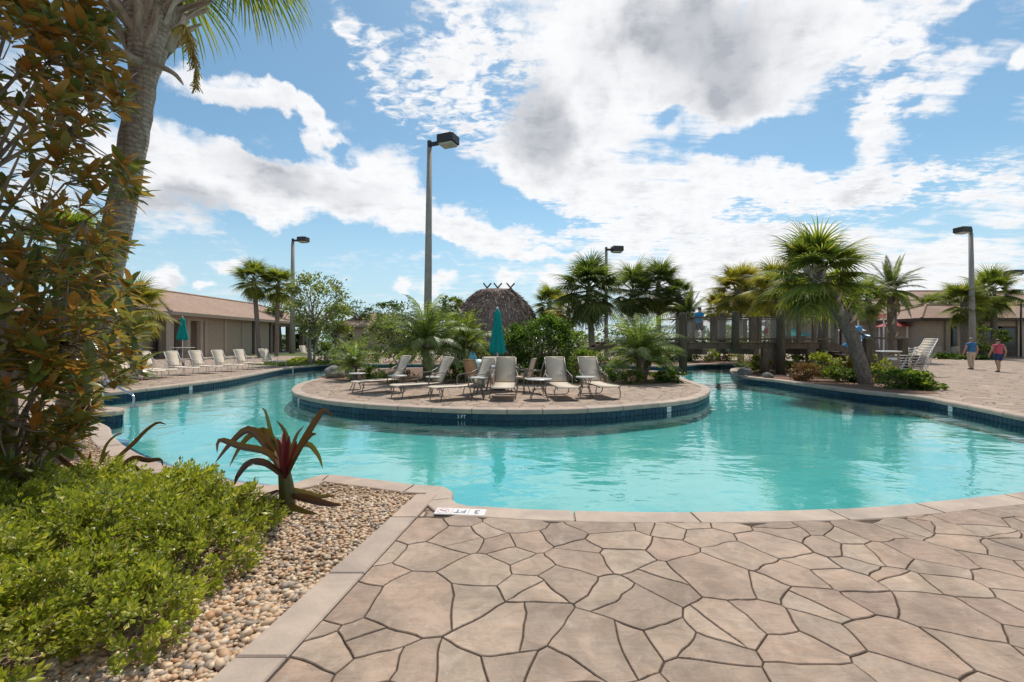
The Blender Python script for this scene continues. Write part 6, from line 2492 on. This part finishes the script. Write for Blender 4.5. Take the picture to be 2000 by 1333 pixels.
def parasol(loc, top, bottom, r, label, mat=M_TEAL, cat='parasol'):
    root = thing('closed_parasol', loc, label, cat, 'closed parasols')
    MB().tube([(0, 0, -.02), (0, 0, top - .05)], .024, 8).build('pole', M_WHITE, root, True)
    MB().lathe([(.26, 0), (.26, .05), (.06, .09), (.035, .30)], 14).build('base', M_BRONZE, root)
    n = 32
    prof = [(r * .10, top - .02), (r * .34, top - .10), (r * .42, top - .18), (r * .48, top - .35 * (top - bottom)), (r * .72, bottom + .35 * (top - bottom)), (r * .95, bottom + .12), (r, bottom + .02), (r * .9, bottom)]
    V, FC = [], []
    for i, (rr, z) in enumerate(prof):
        for k in range(n):
            a = 2 * math.pi * k / n
            f = 1 + (.20 * min(1, i / 3)) * math.cos(8 * a + .5 * math.sin(i))
            dz = (.06 * math.cos(8 * a) if i >= 6 else 0)
            V.append((rr * f * math.cos(a), rr * f * math.sin(a), z + dz))
    for i in range(len(prof) - 1):
        for k in range(n):
            k2 = (k + 1) % n
            FC.append((i * n + k, i * n + k2, i * n + n + k2, i * n + n + k))
    FC.append(tuple(range(n)))
    me = mesh_from('canopy', V, FC, mat, True)
    bm = bmesh.new()
    bm.from_mesh(me)
    bmesh.ops.recalc_face_normals(bm, faces=bm.faces)
    bm.to_mesh(me)
    bm.free()
    obj('canopy', me, root)
    MB().tube([(r * .62 * math.cos(a), r * .62 * math.sin(a), bottom + .5 * (top - bottom)) for a in [2 * math.pi * k / 16 for k in range(17)]], .012, 5, False).build('tie_strap', mat, root)
    MB().lathe([(.015, 0), (.035, .02), (.03, .06), (.008, .09)], 10, (0, 0, top - .03)).build('finial', M_WHITE, root)
    return root


dining_table((-.46, 14.6, 0), .62, .73, 'round table under the teal parasol on the island')
parasol((-.46, 14.6, 0), 2.58, 1.16, .235, 'closed teal parasol standing through the table on the island')
dining_table((-19.3, 27.0, 0), .6, 1.16, 'high table under the teal parasol on the left bank')
parasol((-19.3, 27.0, 0), 2.95, 1.62, .27, 'closed teal parasol in front of the clubhouse loggia')
parasol((-22.4, 27.0, 0), 2.75, 1.55, .30, 'closed teal parasol half hidden behind the magnolia sprays')
parasol((-21.2, 24.0, 0), 3.4, 1.0, .30, 'closed yellow parasol glimpsed through the magnolia leaves', M_YEL)


def dining_chair(loc, face, label, group, mat=M_SLING, fmat=None):
    fmat = fmat or M_FRAME
    root = thing('sling_chair', loc, label, 'chair', group, R(face))
    back = spline3([(-.20, 0, .46), (-.27, 0, .70), (-.36, 0, 1.0), (-.38, 0, 1.0)], 8)
    MB().strip(back, (0, .24, 0), .014).build('backrest', mat, root, True)
    seat = spline3([(-.20, 0, .44), (0, 0, .41), (.22, 0, .44), (.25, 0, .41)], 8)
    MB().strip(seat, (0, .24, 0), .014).build('seat', mat, root, True)
    fr = MB()
    for s in (-1, 1):
        fr.tube([(-.37, .26 * s, 1.0), (-.20, .26 * s, .45), (.24, .26 * s, .43)], .014, 6)
    fr.tube([(-.37, -.26, 1.0), (-.37, .26, 1.0)], .013, 5)
    fr.tube([(.24, -.26, .43), (.24, .26, .43)], .013, 5)
    fr.build('frame', fmat, root, True)
    for s in (-1, 1):
        MB().tube([(.24, .27 * s, .64), (.27, .28 * s, .30), (.26, .28 * s, 0)], .014, 6).build('leg', fmat, root, True)
        MB().tube([(-.24, .27 * s, .60), (-.24, .28 * s, .25), (-.34, .28 * s, 0)], .014, 6).build('leg', fmat, root, True)
        MB().tube([(-.27, .27 * s, .66), (0, .29 * s, .67), (.24, .27 * s, .64)], .014, 6).build('armrest', fmat, root, True)
    return root


CG = 'sling chairs round the island table'
dining_chair((-1.02, 13.75, 0), 50, 'tan sling chair glowing in the sun left of the island table', CG, M_TANCHAIR)
dining_chair((.33, 14.3, 0), 160, 'sling chair turned sideways right of the island table', CG)
dining_chair((.62, 13.8, 0), 175, 'sling chair seen edge on beside the wide low table', CG)
dining_chair((-.7, 15.6, 0), -80, 'sling chair behind the island table', CG)
CW = 'pale chairs on the far right terrace'
fw = [(1788, 701, 200, 'pale chair nearest the bin on the far terrace'), (1812, 699, 160, 'pale chair left of the leaning young palm foot'), (1835, 698, 30, 'pale chair under the leaning young palm'), (1858, 698, 190, 'pale chair right of the leaning young palm'), (1876, 699, 10, 'pale chair left of the walking man'), (1762, 703, 170, 'pale chair behind the row of loungers'), (1922, 697, 20, 'pale chair between the walking man and woman'), (1972, 694, 200, 'pale chair right of the walking woman'), (1986, 693, 170, 'pale chair at the far right edge')]
for px, py, a, lb in fw:
    dining_chair(G(px, py), a, lb, CW, M_SLING, M_FRAMEW)
for px, py, lb in ((358, 702, 'dark chair under the left bank parasol table'), (338, 703, 'dark chair left of the left bank parasol table'), (450, 699, 'dark chair against the clubhouse wall')):
    dining_chair(G(px, py), 200, lb, 'chairs by the clubhouse', M_BIN, M_FRAME)

# ---- bin
b = (15.2, 18.6, 0)
bn = thing('litter_bin', b, 'square tan litter bin with flat white lid at the edge of the right bank', 'bin', None, R(-20))
MB().box((0, 0, .5), (.58, .58, .94), bev=.03).build('body', M_BIN, bn)
MB().box((0, 0, 1.13), (.68, .68, .05), bev=.02).build('lid', M_WHITE, bn)
for sx in (-1, 1):
    for sy in (-1, 1):
        MB().box((sx * .24, sy * .24, 1.04), (.07, .07, .18)).build('lid_post', M_BIN, bn)
MB().box((0, -.298, .84), (.34, .02, .10)).build('flap', M_WHITE, bn)

# ---- handrail at the left steps
hr = thing('pool_handrail', (-9.15, 10.9, 0), 'bent stainless handrail dropping into the pool at the left steps', 'handrail')
pp = [P(205, 742, 11.0), P(222, 752, 11.0), P(245, 765, 10.9), P(257, 770, 10.85), P(261, 777, 10.8), P(261, 790, 10.75), P(260, 800, 10.7)]
MB().tube([p - hr.location for p in spline3(pp, 18)], .024, 8).build('rail', M_STEEL, hr, True)
a = P(205, 742, 11.0) - hr.location
MB().tube([a, a + Vector((-.06, 0, -.5)), Vector((a.x - .06, a.y, 0.02))], .024, 8).build('post', M_STEEL, hr, True)

# ---- splash features and shade frames
sp = thing('splash_toy', (-2.62, 27.5, 0), 'bright blue splash toy with pale dome between the lounger and the teal parasol', 'water toy')
MB().lathe([(.48, .2), (.52, .6), (.40, .85), (.30, 1.0)], 18).build('column', M_AQUA, sp, True)
MB().lathe([(.30, 1.0), (.62, 1.12), (.66, 1.35), (.45, 1.62), (.1, 1.72)], 18).build('dome', M_BLUE, sp, True)
MB().lathe([(.5, -.02), (.5, .2)], 18).build('base', M_PALEAQ, sp)
MB().lathe([(.05, 0), (.50, .05), (.56, .30), (.36, .55), (.05, .62)], 16, (-.62, .3, 1.2)).build('side_dome', M_TEAL, sp, True)
MB().tube([(-.62, .3, -.02), (-.62, .3, 1.3)], .09, 8).build('post', M_TEAL, sp)
dm = thing('plastic_tub', (-1.15, 15.9, 0), 'pale aqua plastic tub behind the tan sling chair', 'tub')
MB().lathe([(.22, 0), (.30, .30), (.32, .62), (.27, .70)], 18).build('tub_body', M_PALEAQ, dm, True)
MB().lathe([(.29, .68), (.24, .82), (.12, .90), (.02, .93)], 18).build('lid', M_PALEAQ, dm, True)

pg = thing('play_frame', P(1700, 690, 47) * 1.0, 'white shade frames with red canopies at the splash area right of the bridge', 'play structure')
pg.location.z = 0
o0 = pg.location
for px0, px1, ytop, m, y in ((1700, 1726, 612, M_RED, 46.0), (1742, 1772, 630, M_RED, 47.0), (1664, 1682, 638, M_WHITE, 45.5)):
    x0, x1 = (px0 - 1000) / F * y, (px1 - 1000) / F * y
    zt = CAM_H + (666.5 - ytop) / F * y
    for x in (x0, x1):
        for yy in (y, y + 1.6):
            MB().tube([(x - o0.x, yy - o0.y, 0), (x - o0.x, yy - o0.y, zt - .4)], .07, 8).build('post', M_WHITE, pg)
    MB().add([(x0 - .3 - o0.x, y - .3 - o0.y, zt - .42), (x1 + .3 - o0.x, y - .3 - o0.y, zt - .42), (x1 + .3 - o0.x, y + 1.9 - o0.y, zt - .42), (x0 - .3 - o0.x, y + 1.9 - o0.y, zt - .42), ((x0 + x1) / 2 - o0.x, y + .8 - o0.y, zt + .3)], [(0, 1, 4), (1, 2, 4), (2, 3, 4), (3, 0, 4), (3, 2, 1, 0)]).build('canopy', m, pg)
mb = MB()
pts = []
for i in range(26):
    a = i * .42
    pts.append((1.2 * math.cos(a) - 2.6, 1.2 * math.sin(a) - 2, .5 + i * .09))
mb.tube(pts, .26, 10)
mb.build('tube_slide', M_BLUE, pg, True)
op = thing('open_parasol', ((1548 - 1000) / F * 34, 34, 0), 'low open teal parasol seen through the bridge rail', 'parasol')
MB().tube([(0, 0, -.02), (0, 0, 2.4)], .03, 8).build('pole', M_WHITE, op)
MB().lathe([(1.35, 1.92), (.9, 2.12), (.35, 2.38), (.03, 2.50)], 8).build('canopy', M_TEAL, op)

# ---- depth markers
def text_obj(s, size, mat, name, parent, loc, rot):
    c = bpy.data.curves.new(name, 'FONT')
    c.body = s
    c.size = size
    c.align_x = 'CENTER'
    c.align_y = 'CENTER'
    c.extrude = .0006
    tmp = bpy.data.objects.new(name, c)
    COL.objects.link(tmp)
    bpy.context.view_layer.update()
    me = bpy.data.meshes.new_from_object(tmp.evaluated_get(bpy.context.evaluated_depsgraph_get()))
    bpy.data.objects.remove(tmp)
    me.materials.clear()
    me.materials.append(mat)
    return obj(name, me, parent, loc, rot)


e, n = min(near_edge, key=lambda q: (q[0].x + .44) ** 2 + (q[0].y - 4.2) ** 2)
mk = thing('depth_marker', (-.462, 4.125, .0165), 'white three foot depth marker with a faded no diving sign set beside the near kerb', 'depth marker', None, R(-5.5))
for i in range(3):
    MB().box((-.153 + .153 * i, 0, .003), (.150, .150, .012), bev=.003).build('tile', M_MARKER, mk)
text_obj('3', .115, M_BLACK, 'numeral', mk, (.150, 0, .0105), (0, 0, math.pi))
text_obj('FT', .105, M_BLACK, 'lettering', mk, (.0, 0, .0105), (0, 0, math.pi))
mb = MB()
mb.tube([(.052 * math.cos(a) - .153, .052 * math.sin(a), .0095) for a in [2 * math.pi * k / 24 for k in range(25)]], .006, 4, False, .3)
mb.box((-.153, 0, .0098), (.10, .010, .002), R(-45))
mb.build('no_diving_ring', M_PINK, mk)
MB().tube([(-.185, .01, .0098), (-.15, -.008, .0098), (-.125, .012, .0098)], .005, 4).build('diver_mark', M_PINK, mk)


def wall_marker(c, nn, x, label, txt=True):
    p, q = min(((a, b) for a, b in zip(c, nn) if (Vector((a.x, a.y)).normalized()).dot(b) > 0), key=lambda t: abs(t[0].x / t[0].y * F + 1000 - x))
    rz = math.atan2(q.y, q.x) - math.pi / 2
    w = p - q * .012
    t = thing('wall_marker', (w.x, w.y, -.168), label, 'depth marker', 'depth markers on the tile band', rz)
    MB().box((0, 0, 0), (.15, .016, .13), bev=.003).build('tile', M_MARKER if txt else M_TILE, t)
    text_obj('3 FT', .062 if txt else .115, M_BLACK if txt else M_MARKER, 'lettering', t, (0, -.0092, 0), (R(90), 0, 0))


wall_marker(isle_c, isle_n, 902, 'depth marker in white letters on the dark island tiles below the tan chair', False)
wall_marker(isle_c, isle_n, 1306, 'white depth marker tile at the right end of the island')
wall_marker(isle_c, isle_n, 584, 'white depth marker tile at the left tip of the island')
wall_marker(pool_c, pool_n, 1856, 'white depth marker tile in the right bank tiles')
wall_marker(pool_c, pool_n, 1466, 'white depth marker tile near the golden bush')
wall_marker(pool_c, pool_n, 373, 'white depth marker tile under the left bank loungers')
wall_marker(pool_c, pool_n, 572, 'white depth marker tile far along the left bank')

# ---- rocks in the beds
for i, (px, py, s, lb) in enumerate([(655, 738, .42, 'dark boulder at the left tip of the island bed'), (1456, 733, .30, 'grey boulder under the golden bush'), (1560, 741, .26, 'grey stone beside the rusty clump'), (1500, 739, .2, 'small stone at the foot of the bridge pile')]):
    bm = bmesh.new()
    bmesh.ops.create_icosphere(bm, subdivisions=3, radius=s)
    for v in bm.verts:
        v.co *= 1 + .28 * mnoise.noise(v.co * 3.1 / s * .4 + Vector((i * 7, 0, 0)))
        v.co.z *= .75
    me = bpy.data.meshes.new('boulder')
    bm.to_mesh(me)
    bm.free()
    me.materials.append(M_ROCK)
    b = G(px, py)
    tag(obj('boulder', me, None, (b.x, b.y, s * .45)), lb, 'rock', 'boulders in the beds')


# ---------------------------------------------------------------- people
def skin_mesh(name, verts, edges, radii, mat, root=0, sub=2):
    me = bpy.data.meshes.new(name)
    me.from_pydata(verts, edges, [])
    o = bpy.data.objects.new(name, me)
    COL.objects.link(o)
    sk = o.modifiers.new('s', 'SKIN')
    sk.use_smooth_shade = True
    ss = o.modifiers.new('u', 'SUBSURF')
    ss.levels = ss.render_levels = sub
    for i, r in enumerate(radii):
        rr = r if hasattr(r, '__len__') else (r, r)
        me.skin_vertices[0].data[i].radius = rr
        me.skin_vertices[0].data[i].use_root = (i == root)
    bpy.context.view_layer.update()
    out = bpy.data.meshes.new_from_object(o.evaluated_get(bpy.context.evaluated_depsgraph_get()))
    bpy.data.objects.remove(o)
    out.materials.clear()
    out.materials.append(mat)
    return out


def person(loc, face, H, label, group, shirt, lower, hair, long_trousers, sleeve, stride=.10, wide=1.0, shoe=M_SHOE):
    """a walking figure; local +Y is ahead"""
    root = thing('person', loc, label, 'person', group, R(face))
    J = {}

    def j(n, x, y, z, r):
        J[n] = (len(J), Vector((x * H, y * H, z * H)), (r * H, r * H) if not hasattr(r, '__len__') else (r[0] * H, r[1] * H))
    W = wide
    j('pelvis', 0, 0, .520, (.078 * W, .060 * W))
    j('waist', 0, .004, .610, (.072 * W, .056 * W))
    j('chest', 0, .000, .720, (.088 * W, .062 * W))
    j('collar', 0, -.004, .800, (.060 * W, .045))
    j('neck', 0, .006, .850, .030)
    j('jaw', 0, .020, .885, (.038, .042))
    j('skull', 0, .012, .940, (.047, .056))
    j('crown', 0, .008, .975, (.034, .040))
    for s, n in ((-1, 'l'), (1, 'r')):
        st = stride * s
        j('shoulder' + n, .105 * s * W, -.004, .795, .040 * W)
        j('elbow' + n, .140 * s * W, -.01 - st * .35, .640, .027)
        j('wrist' + n, .138 * s * W, .045 - st * .75, .510, .019)
        j('palm' + n, .134 * s * W, .058 - st * .80, .468, (.014, .024))
        j('hip' + n, .052 * s * W, 0, .480, .060 * W)
        j('knee' + n, .055 * s, .02 + st * .5, .275, .037)
        j('calf' + n, .055 * s, -.005 + st * .6, .200, .034)
        j('ankle' + n, .054 * s, -.01 + st * .75, .045, .022)
        j('toe' + n, .060 * s, .075 + st * .75, .016, .018)
    E = []
    ch = ['pelvis', 'waist', 'chest', 'collar', 'neck', 'jaw', 'skull', 'crown']
    E += [(J[a][0], J[b][0]) for a, b in zip(ch, ch[1:])]
    for n in 'lr':
        for c in (['collar', 'shoulder' + n, 'elbow' + n, 'wrist' + n, 'palm' + n], ['pelvis', 'hip' + n, 'knee' + n, 'calf' + n, 'ankle' + n, 'toe' + n]):
            E += [(J[a][0], J[b][0]) for a, b in zip(c, c[1:])]
    me = skin_mesh('body', [v[1] for v in J.values()], E, [v[2] for v in J.values()], M_SKIN)
    # fingers, ears and nose join the body mesh
    bm = bmesh.new()
    bm.from_mesh(me)
    ex = MB()
    for s, n in ((-1, 'l'), (1, 'r')):
        c = J['palm' + n][1]
        for q in range(4):
            ln = (.040, .046, .043, .034)[q] * H
            y = (-.020 + .0135 * q) * H
            p = c + Vector((0, y, -.010 * H))
            ex.tube([p + Vector((0, 0, .012 * H)), p + Vector((-.002 * s * H, .002 * H, -ln * .5)), p + Vector((-.010 * s * H, .003 * H, -ln))], [.0052 * H, .0048 * H, .0036 * H], 6)
        ex.tube([c + Vector((0, .018 * H, .010 * H)), c + Vector((-.006 * s * H, .032 * H, -.008 * H)), c + Vector((-.010 * s * H, .034 * H, -.024 * H))], [.0062 * H, .0055 * H, .004 * H], 6)
        ex.lathe([(.004 * H, -.016 * H), (.011 * H, 0), (.004 * H, .016 * H)], 8, tuple(J['skull'][1] + Vector((.050 * s * H, -.004 * H, -.022 * H))))
    ex.tube([J['skull'][1] + Vector((0, .050 * H, .0)), J['skull'][1] + Vector((0, .066 * H, -.024 * H)), J['skull'][1] + Vector((0, .052 * H, -.030 * H))], [.006 * H, .010 * H, .007 * H], 6)
    tmp = ex.mesh('tmp', M_SKIN)
    bm.from_mesh(tmp)
    bm.to_mesh(me)
    bm.free()
    for p in me.polygons:
        p.use_smooth = True
    obj('body', me, root)
    g = lambda n: J[n][1]
    rr = lambda n, k: (J[n][2][0] * k, J[n][2][1] * k)
    # shirt
    V = [g('pelvis') + Vector((0, 0, -.035 * H)), g('waist'), g('chest'), g('collar'), g('neck') + Vector((0, 0, -.015 * H))]
    Rr = [rr('pelvis', 1.32), rr('waist', 1.30), rr('chest', 1.16), rr('collar', 1.14), (.036 * H, .036 * H)]
    E2 = [(0, 1), (1, 2), (2, 3), (3, 4)]
    for n in 'lr':
        k = len(V)
        e = g('shoulder' + n).lerp(g('elbow' + n), sleeve)
        V += [g('shoulder' + n), e]
        Rr += [rr('shoulder' + n, 1.16), (.038 * H, .038 * H)]
        E2 += [(3, k), (k, k + 1)]
    obj('shirt', skin_mesh('shirt', V, E2, Rr, shirt), root)
    V = [g('waist').lerp(g('pelvis'), .15), g('pelvis')]
    Rr = [rr('waist', 1.12), rr('pelvis', 1.16)]
    E2 = [(0, 1)]
    for n in 'lr':
        k = len(V)
        if long_trousers:
            V += [g('hip' + n), g('knee' + n), g('ankle' + n) + Vector((0, 0, .012 * H))]
            Rr += [rr('hip' + n, 1.10), (.050 * H, .050 * H), (.040 * H, .042 * H)]
            E2 += [(1, k), (k, k + 1), (k + 1, k + 2)]
        else:
            V += [g('hip' + n), g('hip' + n).lerp(g('knee' + n), .72)]
            Rr += [rr('hip' + n, 1.12), (.056 * H, .058 * H)]
            E2 += [(1, k), (k, k + 1)]
    obj('trousers' if long_trousers else 'shorts', skin_mesh('lower', V, E2, Rr, lower), root)
    # hair
    hb_ = MB()
    c = g('skull') + Vector((0, -.006 * H, .006 * H))
    for i in range(9):
        pass
    n1, n2 = 14, 8
    V, FC = [], []
    for i in range(n2):
        th = (i / (n2 - 1)) * math.pi * .62
        for k in range(n1):
            a = 2 * math.pi * k / n1
            back = 1.0 if math.sin(a) < .25 else .62
            t2 = th * back
            V.append(c + Vector((.055 * H * math.sin(t2) * math.cos(a), .062 * H * math.sin(t2) * math.sin(a), .052 * H * math.cos(t2))) * (1 + .03 * mnoise.noise(Vector((a * 3, i, H)))))
    for i in range(n2 - 1):
        for k in range(n1):
            k2 = (k + 1) % n1
            FC.append((i * n1 + k, i * n1 + n1 + k, i * n1 + n1 + k2, i * n1 + k2))
    obj('hair', mesh_from('hair', V, FC, hair, True), root)
    for n in 'lr':
        mb = MB()
        a, t = g('ankle' + n), g('toe' + n)
        mb.tube([a + Vector((0, -.030 * H, -.022 * H)), a + Vector((0, .02 * H, -.020 * H)), t + Vector((0, 0, .004 * H)), t + Vector((0, .018 * H, 0))], [.022 * H, .027 * H, .025 * H, .012 * H], 8, True, .8)
        obj('shoe', mb.mesh('shoe', shoe, True), root)
    return root


PG = 'people walking round the pool'
person(G(1897, 722), -8, 1.74, 'person in blue shirt and khaki trousers walking away on the right terrace', PG, M_SH_BLUE, M_TROUSER, M_HAIR_G, True, .55, .05, 1.10)
person(G(1950, 727), -12, 1.66, 'person in red striped top and navy shorts walking away at the right', PG, M_SH_RED, M_NAVY, M_HAIR_D, False, .35, .09, 1.14)
person(((1366 - 1000) / F * 22.6, 22.6, 1.49), -62, 1.74, 'person in bright blue shirt and dark shorts crossing the bridge', PG, M_SH_AQ, M_DARKSH, M_HAIR_D, False, .6, .11, 1.04)
person(((1497 - 1000) / F * 23.2, 23.2, 1.49), 70, 1.28, 'small person in grey shirt and red shorts behind the bridge rail', PG, M_SH_GREY, M_RED, M_HAIR_D, False, .5, .07, .95)


# put the root of each building at its own foot
for root in (cb, hb, rbld, br):
    bpy.context.view_layer.update()
    lo, hi = Vector((1e9,) * 3), Vector((-1e9,) * 3)
    for ch in root.children:
        for c in ch.bound_box:
            w = ch.matrix_world @ Vector(c)
            lo = Vector(map(min, lo, w))
            hi = Vector(map(max, hi, w))
    off = Vector(((lo.x + hi.x) / 2, (lo.y + hi.y) / 2, 0))
    root.location = off
    for ch in root.children:
        ch.location = ch.location - off
